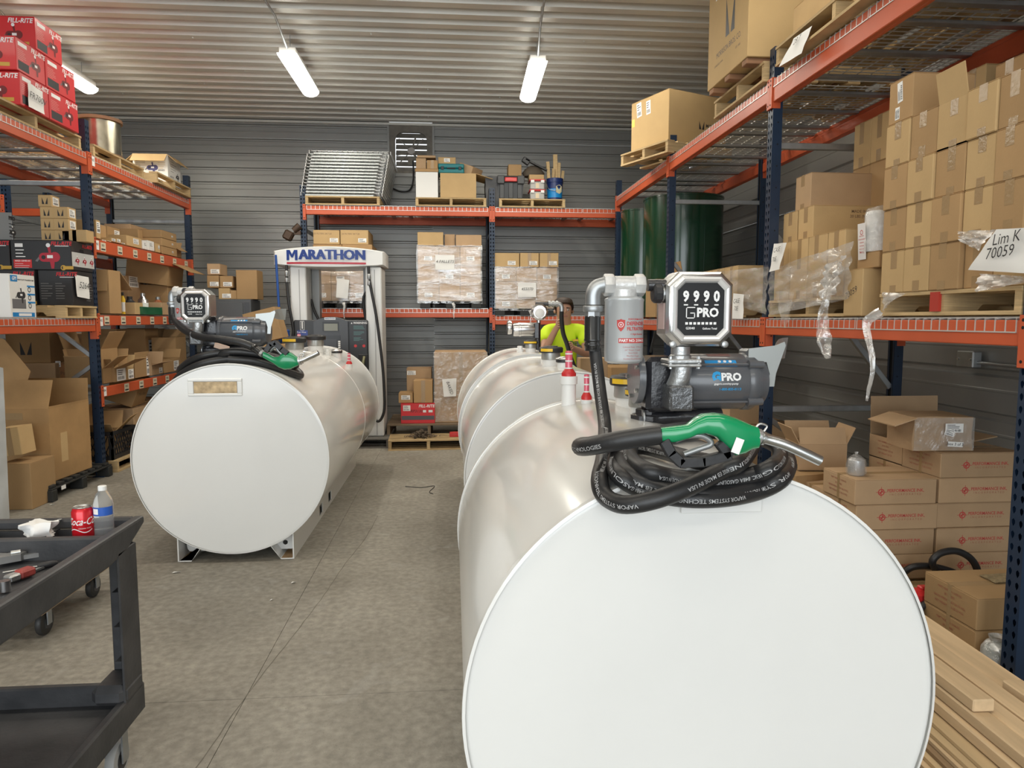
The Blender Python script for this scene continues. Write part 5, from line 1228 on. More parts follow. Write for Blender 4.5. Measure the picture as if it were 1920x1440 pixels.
# drum, pallets and white open carton on the far bay
dr = tag(empty('metal_drum', (at(186, 250, Y=8.05).x, 8.05, PZ+.127)), 'shiny metal drum with brown wooden rim on the left top shelf', 'drum')
BRASS = mat('scratched_tin', (.50, .46, .36), .25, .95, var=.4, vscale=6, bump=.1, bscale=12)
MB().lathe([(.205, 0), (.205, .36)], n=36).obj('body', BRASS, dr, 40)
MB().lathe([(.20, .35), (.225, .352), (.225, .385), (.0, .387)], n=36).obj('rim', mat('rim_brown', (.20, .10, .05), .7), dr, 40)
MB().lathe([(.215, 0), (.215, .015), (.2, .016)], n=36).obj('base_rim', mat('rim_brown', (.2, .1, .05)), dr, 40)
for j in (.12, .24): MB().lathe([(.2005, j-.006), (.204, j), (.2005, j+.006)], n=36, cap=False).obj('rolled_ring', BRASS, dr, 40)
pallet(XL-.52, 8.02, PZ, pi/2, 'wooden pallet under the metal drum on the left top shelf', w=1.15, d=1.0, h=.125)
pallet(XL-.46, 9.28, PZ, pi/2, 'wooden pallet under the white open carton at the end of the left top shelf', w=1.08, d=1.05, h=.125)
yc = at(315, 325, X=XL-.10).y
o = open_carton('white printed carton with tan flaps folded out on the left top shelf', .42, .42, .36, (XL-.10-.21, yc+.21, PZ+.127), 0, WBOX, flaps=((0, 2.35, .15), (1, 2.3, .15), (2, 1.8, .12), (3, 2.3, .12)), mo=CARDL)
pump_picture(o, F_(.42, .02, .19), .10, mat('purple_print', (.06, .06, .2), .4)); lines(o, F_(.42, -.12, .27), .12, 5, .02, INK, 2); lines(o, F_(.42, .14, .25), .10, 4, .022, mat('gold_print', (.55, .33, .05)), 6); text('SERIES', .03, INK, o, F_(.42, .13, .16), bold=.02)
lines(o, R_f(.42, -.02, .29), .2, 5, .03, INK, 8); pump_picture(o, R_f(.42, .10, .13), .07, INK); text('M-3130', .034, INK, o, R_f(.42, -.08, .10), bold=.02)
# middle shelf of the near bay: black pump cartons, white printed carton
MZ = 1.568
YB = at(135, 500, X=XL+.01).y; YE = 7.235
plz = MZ+.115
pallet(XL-.48, 6.98-.02, MZ, pi/2, 'wooden pallet under the black pump cartons on the left middle shelf', w=.56, d=1.02, h=.113)
z2 = at(135, 506, Y=YB).z; z3 = at(135, 450, Y=YB).z
def black_box(lab, x0, x1, y0, y1, z0, z1, pic=True):
    w, d, h = x1-x0-.004, y1-y0, z1-z0-.002
    o = carton(lab, w, d, h, ((x0+x1)/2, (y0+y1)/2, z0), 0, BLKB, tape='', name='black_carton', group='black pump cartons on the left middle shelf')
    text('FILL-RITE', .048, mat('bright_red_print', (.62, .02, .03), .4), o, F_(d, w*.34, h*.88), bold=.025, shear=.2, sx=.95); MB().box(-.06, .06, 0, .0006, -.003, .003).obj('underline', PRINTW, o).matrix_local = T(w*.35, -d/2-.001, h*.80)
    if pic:
        pump_picture(o, F_(d, w*.13, h*.42), .135, mat('pump_red_print', (.42, .02, .04), .4))
        pn = plate('print_panel', w*.30, h*.28, RED, o, F_(d, -w*.31, h*.20), t=.0006); text('NX25-120NB-AA', .018, PRINTW, pn, T(0, .025, .001), bold=.02); lines(pn, T(0, .0, .0008), w*.26, 3, .018, PRINTW, 1, .003)
        lines(o, F_(d, -w*.30, h*.66), w*.24, 3, h*.11, PRINTW, 4, .008); plate('white_sticker', w*.13, h*.12, PRINTW, o, F_(d, -w*.36, h*.82), t=.0006)
        b = MB(); b.lathe([(.016, 0), (.024, 0)], n=18, cap=False); bd = b.obj('badge_ring', mat('gold_print', (.55, .33, .05)), o); bd.matrix_local = F_(d, w*.36, h*.07); plate('gold_badge', .09, .03, mat('gold_print', (.55, .33, .05)), o, F_(d, w*.44, h*.07), t=.0006)
    else:
        for q in (-.25, .18): lines(o, F_(d, w*q, h*.62), w*.36, 7, h*.07, mat('dim_print', (.20, .20, .20), .5), int(q*100), .005)
    return o
xe = XL+.01; xa = at(20, 480, Y=YB).x; xm = at(72, 540, Y=YB).x
o = black_box('black pump carton with red pump picture, top of the stack on the left shelf', xa, xe, YB, YE, z2, z3)
text('FILL-RITE', .045, MATS['bright_red_print'], o, R_f(xe-xa-.004, .10, (z3-z2)*.86), bold=.02, shear=.2); pp = plate('photo_strip', .40, .13, mat('print_pale', (.55, .56, .55), .4), o, R_f(xe-xa-.004, .02, .10), t=.0008)
for i in range(3): pump_picture(pp, T(-.11+i*.13, -.01, .0009), .05, mat('pump_red_print', (.42, .02, .04)))
MB().box(-.03, .03, -.015, .015, 0, .002).obj('hand_hole', DARK, o).matrix_local = R_f(xe-xa-.004, .0, (z3-z2)*.68)
black_box('black pump carton cut off by the left edge, beside the top one', xa-.59, xa-.006, YB, YE, z2, z3)
black_box('black pump carton in the lower row, partly behind the white printed carton', xm-.60, xm-.006, YB-.04, YE, plz, z2)
o = black_box('black pump carton with grey text at the right of the lower row', xm, xe-.005, YB, YE, plz, z2, False)
lines(o, R_f(xe-.005-xm-.004, .12, .20), .14, 7, .025, mat('dim_print', (.2, .2, .2)), 11, .005)
note('paper_note', [at(140, 515, X=XL+.02), at(166, 520, X=XL+.025), at(168, 561, X=XL+.025), at(145, 556, X=XL+.02)], [('5264', .5, .45)], 'white paper note marked 5264 on the lower black carton', 7, .085)
yg = at(18, 550, X=XL-.02).y; yg2 = at(66, 550, X=XL-.02).y; hg = at(18, 513, X=XL-.02).z-MZ
o = carton('white carton with blue logo and pump photo on the left middle shelf', .40, yg2-yg, hg, (XL-.02-.2, (yg+yg2)/2, MZ+.001), 0, WBOX, tape='', name='white_carton'); wg = yg2-yg
g = plate('blue_logo', .09, .05, BLUE, o, R_f(.40, -wg*.32, hg*.90), t=.0006); text('GPI', .038, PRINTW, g, T(0, 0, .001), bold=.03, shear=.25)
text('HEAVY DUTY TRANSFER PUMP', .016, INK, o, R_f(.40, wg*.14, hg*.88), bold=.03); pump_picture(o, R_f(.40, -wg*.08, hg*.52), .085, INK)
p = plate('picture_panel', wg*.52, hg*.22, mat('print_grey', (.16, .16, .17)), o, R_f(.40, -wg*.16, hg*.32), t=.0003)
for i in range(3):
    bp_ = plate('blue_band', wg*.3, .014, BLUE, o, R_f(.40, wg*.33, hg*(.74-.19*i)), t=.0006); MB().lathe([(.014, 0), (.022, 0)], n=16, cap=False).obj('print_ring', INK, o).matrix_local = R_f(.40, wg*.26, hg*(.66-.19*i))
plate('blue_footer', wg*.86, .035, BLUE, o, R_f(.40, 0, hg*.07), t=.0006); plate('pale_footer', wg*.5, .022, PRINTW, o, R_f(.40, wg*.05, hg*.07), t=.0010)
MB().box(-.03, .03, -.012, .012, 0, .001).obj('dark_print', INK, o).matrix_local = F_(wg, -.02, hg*.45)
# grey printed carton and M cartons on the black ones
GREYB = mat('grey_carton', (.30, .30, .29), .5)
xg = -4.16; yq = at(22, 420, X=xg).y
o = carton('grey carton printed PRO on top of the black pump cartons', .36, YE-yq, at(22, 398, Y=yq).z-z3-.002, (xg-.18, (yq+YE)/2, z3), 0, GREYB, tape='', name='grey_carton'); hh = at(22, 398, Y=yq).z-z3
for q in (-.3, .25): text('PRO', .05, INK, o, R_f(.36, (YE-yq)*q, hh*.80), bold=.03); lines(o, R_f(.36, (YE-yq)*q, hh*.62), .10, 5, .03, INK, int(q*50), .006)
pump_picture(o, R_f(.36, 0, hh*.35), .07, INK)
def mcarton(lab, x, y, z, w=.15, d=.14, h=.105):
    o = carton(lab, w, d, h, (x, y, z), 0, CARDL, tape='', group='small M cartons on the black pump cartons'); m_logo(o, F_(d, 0, h*.5), .05); sticker(o, R_f(w, .0, h*.5), d*.7, h*.7, seed=int(x*100)); return o
yM = 7.0
for i in range(4): mcarton('small tan carton with M logo, %s from the bottom of the taller column' % ORD[i], at(89, 430, Y=yM).x+.01*(i == 3)*-1, yM+.07, z3+i*.106, w=at(102, 430, Y=yM).x-at(76, 430, Y=yM).x-.004)
for i in range(3): mcarton('small tan carton with M logo, %s from the bottom of the shorter column' % ORD[i], at(115, 430, Y=yM).x, yM+.07, z3+i*.106, w=.135)
for i in range(2): carton('small sealed tan carton, %s beside the shorter M column' % ('nearer', 'farther')[i], .13, .14, .11, (at(130+i*18.5, 440, Y=yM).x, yM+.07+.0*i, z3), 0, CARDL, tape='T')
# far bay, shelf above eye level
def shelf_box(lab, pa, pb, pt, zb, X, d=.25, m=None, label=None, dz=0, group=None, tape=''):
    ya = at(pa, 500, X=X).y; yb = at(pb, 500, X=X).y; h = at(pa, pt, X=X).z-zb-dz
    yb = min(yb, 9.86)
    o = carton(lab, d, yb-ya-.004, h, (X-d/2, (ya+yb)/2, zb+dz), 0, m or CARD, tape=tape, group=group)
    if label: sticker(o, R_f(d, (yb-ya)*label[0], h*label[1]), min((yb-ya)*label[2], .16), h*label[3], seed=int(pa))
    return o
Z2 = 2.352; Gs = 'small cartons on the left upper shelf'
shelf_box('tall narrow carton with white label at the near end of the left upper shelf', 184, 192, 413, Z2, XL-.02, m=CARDL, label=(0, .6, .8, .6))
shelf_box('plain carton behind the tall narrow one on the left upper shelf', 192, 203, 422, Z2, XL-.12, m=CARD)
shelf_box('large carton with white label, left end of the left upper shelf', 204, 228, 424, Z2, XL-.22, m=CARD, label=(.25, .62, .4, .5))
for i, (a, b_) in enumerate(((193, 202), (203, 211), (211, 220), (221, 229), (229, 237))):
    shelf_box('small labelled carton, %s from left in the front row of the left upper shelf' % ORD[i], a, b_, (453, 452, 446, 447, 455)[i], Z2, XL-.01, .14, CARDL, (0, .5, .7, .7), group=Gs)
shelf_box('carton with a square white label at mid left upper shelf', 240, 268, 441, Z2, XL-.03, .3, CARDL, (.1, .58, .36, .5))
for i, (a, b_) in enumerate(((270, 278), (279, 291))): shelf_box('white small carton, %s of two on the left upper shelf' % ('narrow one', 'wide one')[i], a, b_, 451, Z2, XL-.02, .2, WBOX, (0, .6, .6, .4))
shelf_box('long plain carton at the back of the left upper shelf', 248, 285, 421, Z2, XL-.35, .3, CARDP)
shelf_box('big carton stacked behind the white cartons on the left upper shelf', 262, 300, 430, Z2, XL-.25, .22, CARD, (.38, .7, .12, .2))
shelf_box('small carton beside the white cartons on the left upper shelf', 293, 302, 456, Z2, XL-.03, .16, CARDL, (.2, .6, .3, .4))
hx = (at(310, 432, X=XL-.02).z-Z2)/3
for i in range(3):
    o = shelf_box('small carton with white dot, %s from the bottom of the triple stack' % ORD[i], 305, 333, 432, Z2, XL-.03, .24, CARD, (.2, .5, .1, .25), group='triple stack on the left upper shelf'); bpy.data.objects.remove(o) if False else None
    o.scale.z = 1/3*.985; o.location.z = Z2+i*hx
o = open_carton('open carton with a hanging flap near the end of the left upper shelf', .26, .20, .14, (XL-.17, 9.62, Z2), pi/2, CARD, flaps=((0, 2.2, .10), (2, .3, .10), (1, .6, .08)))
shelf_box('plain carton behind the open one at the end of the left upper shelf', 333, 349, 443, Z2, XL-.36, .25, CARDP)
for i in range(2): shelf_box('plain carton, %s in the rear row of the left upper shelf' % ('left', 'right')[i], 200+i*40, 236+i*44, 440, Z2, XL-.6, .28, CARD)
# far bay, shelf at eye level
Z1 = 1.612
yo = at(206, 560, X=XL-.02).y
o = open_carton('tall open carton with a big flap leaning out on the left eye-level shelf', .30, .26, at(206, 506, X=XL-.02).z-Z1, (XL-.17, yo+.12, Z1), 0, CARD, flaps=((2, 2.15, .34), (0, 2.95, .22), (3, .3, .15)))
o = carton('big carton with shipping label on the left eye-level shelf', .5, 1.05, at(240, 517, X=XL-.42).z-Z1, (XL-.42-.25, at(240, 550, X=XL-.42).y+.53, Z1), 0, CARDP, tape='', seam=False); hq = at(240, 517, X=XL-.42).z-Z1
sticker(o, R_f(.5, -.36, hq*.86), .26, .13, seed=33); sticker(o, R_f(.5, -.02, hq*.88)@Rz(.15), .12, .06, seed=34)
o = open_carton('brown carton wedged under the upper shelf with flaps hanging out', .5, .5, .30, (XL-.32, 9.48, 2.0), 0, CARD, flaps=((1, 1.9, .30), (0, 1.2, .26)), tilt=(0, .12))
carton('carton supporting the wedged carton at the far end of the eye-level shelf', .46, .5, .38, (XL-.32, 9.55, Z1), 0, CARD, tape='')
ybt = lambda p: at(p, 560, X=XL-.14).y
def bottle(name, p, hgt, r, m, lab, X=XL-.14, capm=None):
    t = tag(empty(name, (X, at(p, 560, X=X).y, Z1)), lab, 'bottle')
    MB().lathe([(0, 0), (r, .002), (r, hgt*.68), (r*.55, hgt*.8), (r*.45, hgt*.86)], n=18).obj('body', m, t, 40); MB().lathe([(r*.5, hgt*.85), (r*.5, hgt), (0, hgt)], n=14).obj('cap', capm or BLACK, t, 40); MB().lathe([(r+.0008, hgt*.12), (r+.0008, hgt*.55)], n=18, cap=False).obj('label', LABEL, t, 40); return t
bottle('spray_bottle', 230, .24, .025, YELLOW, 'slim yellow bottle beside the tall open carton on the left shelf')
bottle('plastic_bottle', 243, .20, .06, BLACK, 'black bottle with white label on the left eye-level shelf')
bottle('metal_canister', 268, .25, .055, CHROME, 'shiny metal canister on the left eye-level shelf', capm=CHROME)
bottle('glass_jar', 296, .22, .055, mat('amber', (.35, .12, .05), .2, coat=.5), 'amber jar with white label at right on the eye-level shelf', capm=GALV)
carton('small carton under the black bottle label on the left eye-level shelf', .16, .2, .13, (XL-.09, ybt(228)+.12, Z1), 0, CARDL, tape='')
carton('pale small carton at right of the green bag on the left eye-level shelf', .16, .26, .15, (XL-.09, at(298, 560, X=XL-.09).y, Z1), 0, CARDP, tape='')
crushed('green_bag', .20, .55, .085, (XL-.08, at(268, 575, X=XL-.08).y+.02, Z1), 0, 'crumpled dark green bag on the left eye-level shelf', mat('green_bag', (.01, .11, .045), .35), 6, False)['category'] = 'bag'
# far bay, low shelf
Z0 = .902; Gl = 'open cartons on the left low shelf'
def lo_box(lab, pa, pb, pt, X, d, flaps, m=CARD, label=None):
    ya = at(pa, 680, X=X).y; yb = min(at(pb, 680, X=X).y, 9.86); h = at((pa+pb)/2, pt, X=X).z-Z0
    o = open_carton(lab, d, yb-ya, h, (X-d/2, (ya+yb)/2, Z0), 0, m, flaps=flaps)
    if label: sticker(o, R_f(d, (yb-ya)*label[0], h*label[1]), min((yb-ya)*label[2], .2), h*label[3], seed=int(pa))
    return o
lo_box('open carton with wide tan flaps, near end of the left low shelf', 192, 213, 690, XL-.06, .34, ((1, .9, .2), (3, .2, .2), (0, .5, .15)), CARD)
lo_box('open carton with white document label on the left low shelf', 214, 238, 689, XL-.03, .3, ((1, 1.15, .24), (2, .3, .2), (0, .6, .12)), CARD, (0, .5, .9, .85))
lo_box('narrow carton with white label strip on the left low shelf', 239, 250, 690, XL-.03, .3, ((2, .4, .15),), CARDL, (0, .5, .9, .8))
lo_box('open carton with white flap edge, middle of the left low shelf', 252, 279, 668, XL-.05, .34, ((1, .1, .05), (3, .4, .2)), CARD, (.42, .5, .2, .9))
lo_box('small open carton with a flap hanging out, left low shelf', 284, 305, 683, XL-.02, .26, ((1, 1.3, .12), (2, .3, .15), (0, .3, .14)), CARDP, (.3, .4, .3, .5))
lo_box('carton with barcode label at right on the left low shelf', 306, 338, 672, XL-.03, .28, ((2, .5, .12),), CARD, (.25, .45, .3, .7))
lo_box('tall carton at the far end of the left low shelf', 331, 352, 632, XL-.10, .3, ((2, .6, .12),), CARD)
for i, (a, b_, t_) in enumerate(((266, 292, 617), (292, 312, 615), (312, 326, 616))):
    o = shelf_box('tall closed carton, %s of three in the rear of the left low shelf' % ORD[i], a, b_, t_, Z0, XL-.45, .4, (CARD, CARDP, CARD)[i])
    if i == 0: sticker(o, R_f(.4, .0, .25), .22, .28, seed=50); plate('pale_label', .28, .16, mat('lilac_label', (.55, .53, .56), .6), o, R_f(.4, -.06, .62), t=.001)
o = carton('brown carton with M logo, rear near end of the left low shelf', .42, .36, at(50, 622, Y=7.55).z-at(50, 680, Y=7.55).z, (at(50, 650, Y=7.55).x, 7.75, at(50, 681, Y=7.55).z), 0, CARD, tape=''); m_logo(o, F_(.36, -.02, .15), .11); zq = at(50, 681, Y=7.55).z
carton('wide plain carton under the M logo carton on the left low shelf', .52, .40, zq-Z0-.002, (at(48, 690, Y=7.5).x, 7.74, Z0), 0, CARDP, tape='T')
o = carton('small reddish carton marked in ink on the left low shelf', .30, .3, at(106, 684, Y=7.6).z-Z0, (at(106, 700, Y=7.6).x, 7.77, Z0), 0, mat('rust_carton', (.36, .17, .07), .8), tape='V'); text('Used Parts', .05, INKF, o, F_(.3, .02, .10), rot=.1); sticker(o, F_(.3, .01, .20), .05, .06, seed=2)
o = open_carton('open tan carton behind the navy post on the left low shelf', .36, .36, at(150, 655, Y=7.5).z-Z0, (at(152, 690, Y=7.5).x, 7.72, Z0), 0, CARD, flaps=((3, .3, .22), (2, .05, .2), (1, .5, .2)))
carton('large dim carton at the back of the left low shelf', .5, .5, .5, (-4.25, 8.35, Z0), 0, CARDP, tape='T')
# floor under the left rack: plastic pallet, big open carton, small cartons, crate
BP = mat('black_pallet', (.02, .021, .02), .6, bump=.2, bscale=30)
pp = tag(empty('plastic_pallet', (XL-.38, 6.78, 0)), 'black plastic pallet under the big open carton at left', 'pallet')
for i in range(8): MB().box(-.42, .42, -.52+i*.135, -.44+i*.135, .115, .14, ch=.004).obj('deck_slat', BP, pp)
for y_ in (-.5, 0, .5):
    for x_ in (-.38, 0, .38): MB().box(x_-.06, x_+.06, y_-.06+.02, y_+.06-.02, 0, .10, ch=.006).obj('foot_block', BP, pp)
for x_ in (-.38, 0, .38): MB().box(x_-.05, x_+.05, -.53, .55, .10, .1145, ch=.003).obj('runner', BP, pp)
lt = plate('white_tag', .07, .035, LABEL, pp, face_M((.431, -.35, .09), '+X'), t=.002)
xc_, yc_ = at(105, 905, Z=.14).x, at(105, 905, Z=.14).y
BIGC = mat('worn_big_carton', (.45, .27, .115), .7, var=.25, vscale=4, bump=.15, bscale=15)
o = open_carton('big worn open carton with raised flaps on the black plastic pallet', .64, .62, at(105, 765, X=xc_).z-.145, (xc_-.34, yc_+.34, .142), -.05, BIGC, flaps=((0, -.35, .26), (3, -.1, .30), (1, .12, .02), (2, .05, .22)))
hB = at(105, 765, X=xc_).z-.145
MB().box(-.04, .06, 0, .002, -.12, .14).obj('torn_patch', CARDL, o).matrix_local = T(.3215, -.12, hB*.42)@Rz(pi/2)
MB().box(-.2, .2, 0, .0015, -.03, .03).obj('tape', TAPE, o).matrix_local = T(-.1, -.3115, hB*.9)
fl_ = MB().add([(-.62, 0, .0), (.02, .06, .06), (.10, .1, .34), (-.12, .12, .62), (-.55, .1, .74), (-.64, .05, .5)], [(0, 1, 2, 3, 4, 5)]).obj('flap', BIGC, o); fl_.location = (.02, -.30, hB-.02); fl_.modifiers.new('thickness', 'SOLIDIFY').thickness = .006
o = carton('tall tan carton leaning on the big open carton at the left edge', .17, .20, at(30, 805, Y=6.05).z-.43, (at(35, 860, Y=6.1).x-.03, 6.16, .44), 0, CARDL, tape='V', tilt=(0, -.10))
carton('tan carton standing on the floor at the left edge, under the leaning one', .24, .36, at(40, 868, Y=6.05).z, (at(40, 940, Y=6.08).x-.0, 6.20, 0), 0, CARD, tape='')
wp = film_sheet('plastic_sheet', (at(-60, 690, Y=5.6), at(6, 690, Y=5.7), at(18, 975, Y=5.75), at(-60, 985, Y=5.6)), 'grey-white plastic sheet hanging at the left edge of the picture', 31, .02, 10, 18, mat('dusty_plastic', (.46, .45, .42), .45, var=.2))
pallet(XL-.42, 8.1, 0, pi/2, 'wooden pallet on the floor under the milk crate behind the left post', w=1.3, d=.95, h=.12)
cr = tag(empty('milk_crate', (XL-.20, 7.74, .122)), 'black plastic milk crate on a pallet behind the left post', 'crate')
CB = mat('crate_black', (.018, .018, .02), .5)
for s, ax in ((-1, 0), (1, 0), (-1, 1), (1, 1)):
    b = MB(); L = .34 if ax else .5; M = (T(s*.19, 0, 0)@Rz(pi/2)) if not ax else T(0, s*.26, 0)
    L = .5 if not ax else .36
    for z0_, z1_ in ((0, .04), (.25, .29)): b.box(-L/2, L/2, -.008, .008, z0_, z1_, M=M)
    for e_ in (-1, 1): b.box(e_*L/2-.02, e_*L/2+.02, -.010, .010, 0, .29, M=M)
    n = int(L/.05)
    for i in range(n):
        for q in (-1, 1): b.box(-.004, .004, -.004, .004, -.02, .26, M=M@T(-L/2+(i+.5)*L/n, 0, .02)@Ry(q*.42))
    b.obj('lattice_side', CB, cr)
MB().box(-.185, .185, -.255, .255, 0, .012).obj('crate_floor', CB, cr)
open_carton('open carton with spread flaps standing in the milk crate', .28, .34, .26, (XL-.20, 7.72, .136), .2, CARD, flaps=((1, .8, .22), (0, .9, .16), (3, -.2, .3), (2, .5, .2)))
o = carton('tilted brown carton marked in ink above the milk crate', .30, .42, .32, (XL-.30, 8.45, .62), .1, CARD, tape='T', tilt=(.0, .35)); text('Office Files', .055, INKF, o, R_f(.30, 0, .14)); sticker(o, R_f(.30, .10, .27), .09, .06, seed=3)
carton('brown carton under the tilted one behind the left tank', .5, .6, .44, (XL-.35, 8.50, .122), 0, CARDP, tape='T')
carton('brown carton at the far floor end of the left rack', .5, .6, .55, (XL-.4, 9.3, 0), 0, CARD, tape='T')
open_carton('brown open carton behind the navy post on the floor pallet', .44, .4, .38, (XL-.72, 7.62, .122), 0, CARDP, flaps=((0, .4, .22), (1, .5, .2)))
# ================================================================ back rack goods
BY = 9.97; TZ = 3.103
def bpal(p0, p1, z, y0, lab, d=1.0, h=.115):
    x0, x1 = at(p0, 380, Y=y0).x, at(p1, 380, Y=y0).x
    return pallet((x0+x1)/2, y0+d/2, z, 0, lab, w=x1-x0, d=d, h=h)
def bbox(lab, pa, pb, pt, zb, Y, d, m=CARD, tape='T', name='carton', top=None, group=None, sk=None):
    xa, xb = at(pa, 400, Y=Y).x, at(pb, 400, Y=Y).x; h = at((pa+pb)/2, pt, Y=Y).z-zb
    o = carton(lab, xb-xa-.004, d, h-.002, ((xa+xb)/2, Y+d/2, zb), 0, m, tape, name=name, group=group)
    if sk: sticker(o, F_(d, (xb-xa)*sk[0], h*sk[1]), .11, .055, seed=int(pa))
    return o
bpal(572, 712, TZ, BY-.03, 'wooden pallet under the stack of wire decks on the back rack')
zw = TZ+.117; x0, x1 = at(580, 380, Y=BY).x, at(706, 380, Y=BY).x
nd = 14; dz = (at(640, 284, Y=BY).z-zw)/nd
dkm = MB()
for j in range(13): dkm.box(0, x1-x0+.12, .02+j*.088, .026+j*.088, .046, .052)
for i in range(16): dkm.box(i*(x1-x0+.12)/15-.003, i*(x1-x0+.12)/15+.003, -.03, 1.12, .040, .046); 
for i in range(2): dkm.box(-.03+i*(x1-x0+.18), -.024+i*(x1-x0+.18), -.03, 1.12, .0, .046)
dkm = dkm.mesh('wire_mesh', WIRE)
chm = MB().box(0, x1-x0+.02, 0, .05, .0, .027, ch=.005).mesh('support_channel', mat('bright_zinc', (.42, .44, .43), .42, .5))
for k in range(nd):
    sx = (k-nd/2)*.008+(0.02 if k == nd-1 else 0)
    r = tag(empty('wire_deck_panel', (x0+sx-.02, BY, zw+k*dz)), 'galvanised wire deck panel, %s of the stack on the back rack' % (('bottom one' if k == 0 else 'topmost one' if k == nd-1 else ORD[k]+' from the bottom')), 'wire deck', 'stacked wire deck panels')
    link('wire_mesh', dkm, r)
    for yy in (.0, .5, 1.0): link('support_channel', chm, r, (.02, yy, 0))
film_sheet('stretch_film_wrap', (at(716, 284, Y=BY+.1), at(742, 312, Y=BY+.9), at(735, 380, Y=BY+.9), at(720, 372, Y=BY+.1)), 'clear stretch film on the right side of the wire deck stack', 41, .02, 10, 10, FILMC)
bpal(779, 912, TZ, BY-.03, 'wooden pallet under the white carton on the back rack'); z = TZ+.117
bbox('tall white carton with brown lid on the back rack pallet', 780, 822, 322, z, BY, .5, WBOX, '', 'white_carton'); zt_ = at(800, 322, Y=BY).z
bbox('brown lid of the tall white carton on the back rack', 779, 823, 316, zt_, BY-.01, .52, CARD, '', 'flat_carton')
xa, xb = at(826, 400, Y=BY).x, at(893, 400, Y=BY).x; hb = at(860, 325, Y=BY).z-z
open_carton('large plain brown carton with a dark flap out at right, back rack', xb-xa, .5, hb, ((xa+xb)/2, BY+.25, z), 0, CARDL, flaps=((1, 1.85, .24), (2, -1.4, .2), (0, -1.45, .2)))
z2_ = at(800, 316, Y=BY).z+.002
bbox('crumpled brown carton on top of the tall white carton', 781, 800, 296, z2_, BY+.03, .3, CARDP, ''); bbox('small taped carton on top of the white carton at right', 801, 822, 300, z2_, BY+.02, .25, CARD, 'V')
bbox('flat brown carton bridging two small ones on the white carton', 783, 818, 291, at(800, 296, Y=BY+.03).z+.004, BY+.03, .25, CARDP, '')
zq_ = z+hb+.004; TEAL = mat('teal_plastic', (.0, .17, .19), .4)
tc_ = tag(empty('tool_case', (at(846, 320, Y=BY).x, BY+.18, zq_)), 'teal plastic tool case lying on the large plain carton', 'case')
wt = at(872, 320, Y=BY).x-at(823, 320, Y=BY).x; MB().box(-wt/2, wt/2, -.16, .16, 0, .065, ch=.012).obj('lower_shell', TEAL, tc_); MB().box(-wt/2, wt/2, -.16, .16, .068, .13, ch=.012).obj('upper_shell', TEAL, tc_)
for q in (-.12, .12): MB().box(q-.02, q+.02, -.17, -.158, .045, .09, ch=.003).obj('latch', BLACK, tc_)
MB().box(-.06, .06, -.178, -.162, .056, .072, ch=.004).obj('handle', BLACK, tc_)
o = carton('open tan carton with white label on the teal tool case', .24, .24, .09, (at(838, 300, Y=BY).x, BY+.18, zq_+.132), 0, CARDL, tape=''); sticker(o, F_(.24, 0, .05), .08, .05, seed=8)
carton('brown tilted carton behind the teal tool case', .22, .3, .12, (at(880, 312, Y=BY).x, BY+.22, zq_+.02), -.5, CARDP, tape='', tilt=(0, .35))
bpal(936, 1060, TZ, BY-.03, 'wooden pallet under the black tote and blue bucket on the back rack')
BAG = crushed('black_bag', .22, .3, .42, (at(925, 380, Y=BY+.1).x, BY+.2, TZ+.012), 0, 'black plastic bag squeezed beside the post on the back rack', BLACK, 13, False); BAG['category'] = 'bag'
tt = tag(empty('storage_tote', (at(958, 370, Y=BY).x, BY+.22, z)), 'dark grey storage tote with red latch on the back rack', 'tote'); TG = mat('tote_grey', (.045, .048, .052), .5)
ww = at(984, 370, Y=BY).x-at(932, 370, Y=BY).x; th_ = at(958, 328, Y=BY).z-z
MB().loft([[(sx*ww*f/2, sy*.20*f, zz) for sx, sy in ((-1, -1), (1, -1), (1, 1), (-1, 1))] for zz, f in ((0, .84), (th_*.70, .94))]).obj('tub', TG, tt)
for q in (-.32, 0, .32): MB().box(q*ww-.03, q*ww+.03, -.205, -.17, .01, th_*.68, ch=.004).obj('rib', TG, tt)
MB().box(-ww/2, ww/2, -.22, .22, th_*.70, th_*.80, ch=.01).obj('rim', TG, tt); MB().box(-ww/2*.96, ww/2*.96, -.20, .20, th_*.80, th_, ch=.03).obj('lid', TG, tt)
for q in (-1, 1): MB().box(q*ww*.36-.05, q*ww*.36+.05, -.232, -.205, th_*.62, th_*.98, ch=.01).obj('latch_block', TG, tt)
MB().box(-.085, .085, -.235, -.215, th_*.72, th_*.90, ch=.008).obj('red_latch', RED, tt)
bbox('small brown carton on the lid of the dark grey tote', 953, 978, 308, z+th_+.002, BY+.1, .25, CARD, '')
zo = z
for i, lab in enumerate(('lower of two red-lidded clear organisers on the back rack', 'upper of two red-lidded clear organisers on the back rack')):
    og = tag(empty('organiser_case', (at(1008, 370, Y=BY).x, BY+.14, zo)), lab, 'organiser'); w_ = at(1023, 0, Y=BY).x-at(993, 0, Y=BY).x
    MB().box(-w_/2+.01, w_/2-.01, -.12, .12, 0, .11, ch=.01).obj('clear_tub', mat('clear_tub', (.42, .42, .40), .2, coat=.4), og); MB().box(-w_/2, w_/2, -.135, .135, .111, .135, ch=.006).obj('red_lid', RED, og)
    for q in (-.07, .07): MB().box(q-.025, q+.025, -.14, -.128, .085, .125, ch=.003).obj('latch', WHITE, og)
    plate('label', .05, .07, mat('flower_label', (.72, .60, .42), .6), og, face_M((0, -.121, .05), '-Y')); zo += .137
bbox('small tan carton on top of the red-lidded organisers', 992, 1020, 327, zo, BY+.05, .2, CARDL, '')
bb = tag(empty('tool_bag', (at(1003, 330, Y=BY).x, BY+.2, zo+.01)), 'dark canvas bag with a black strap lying over the organisers', 'bag')
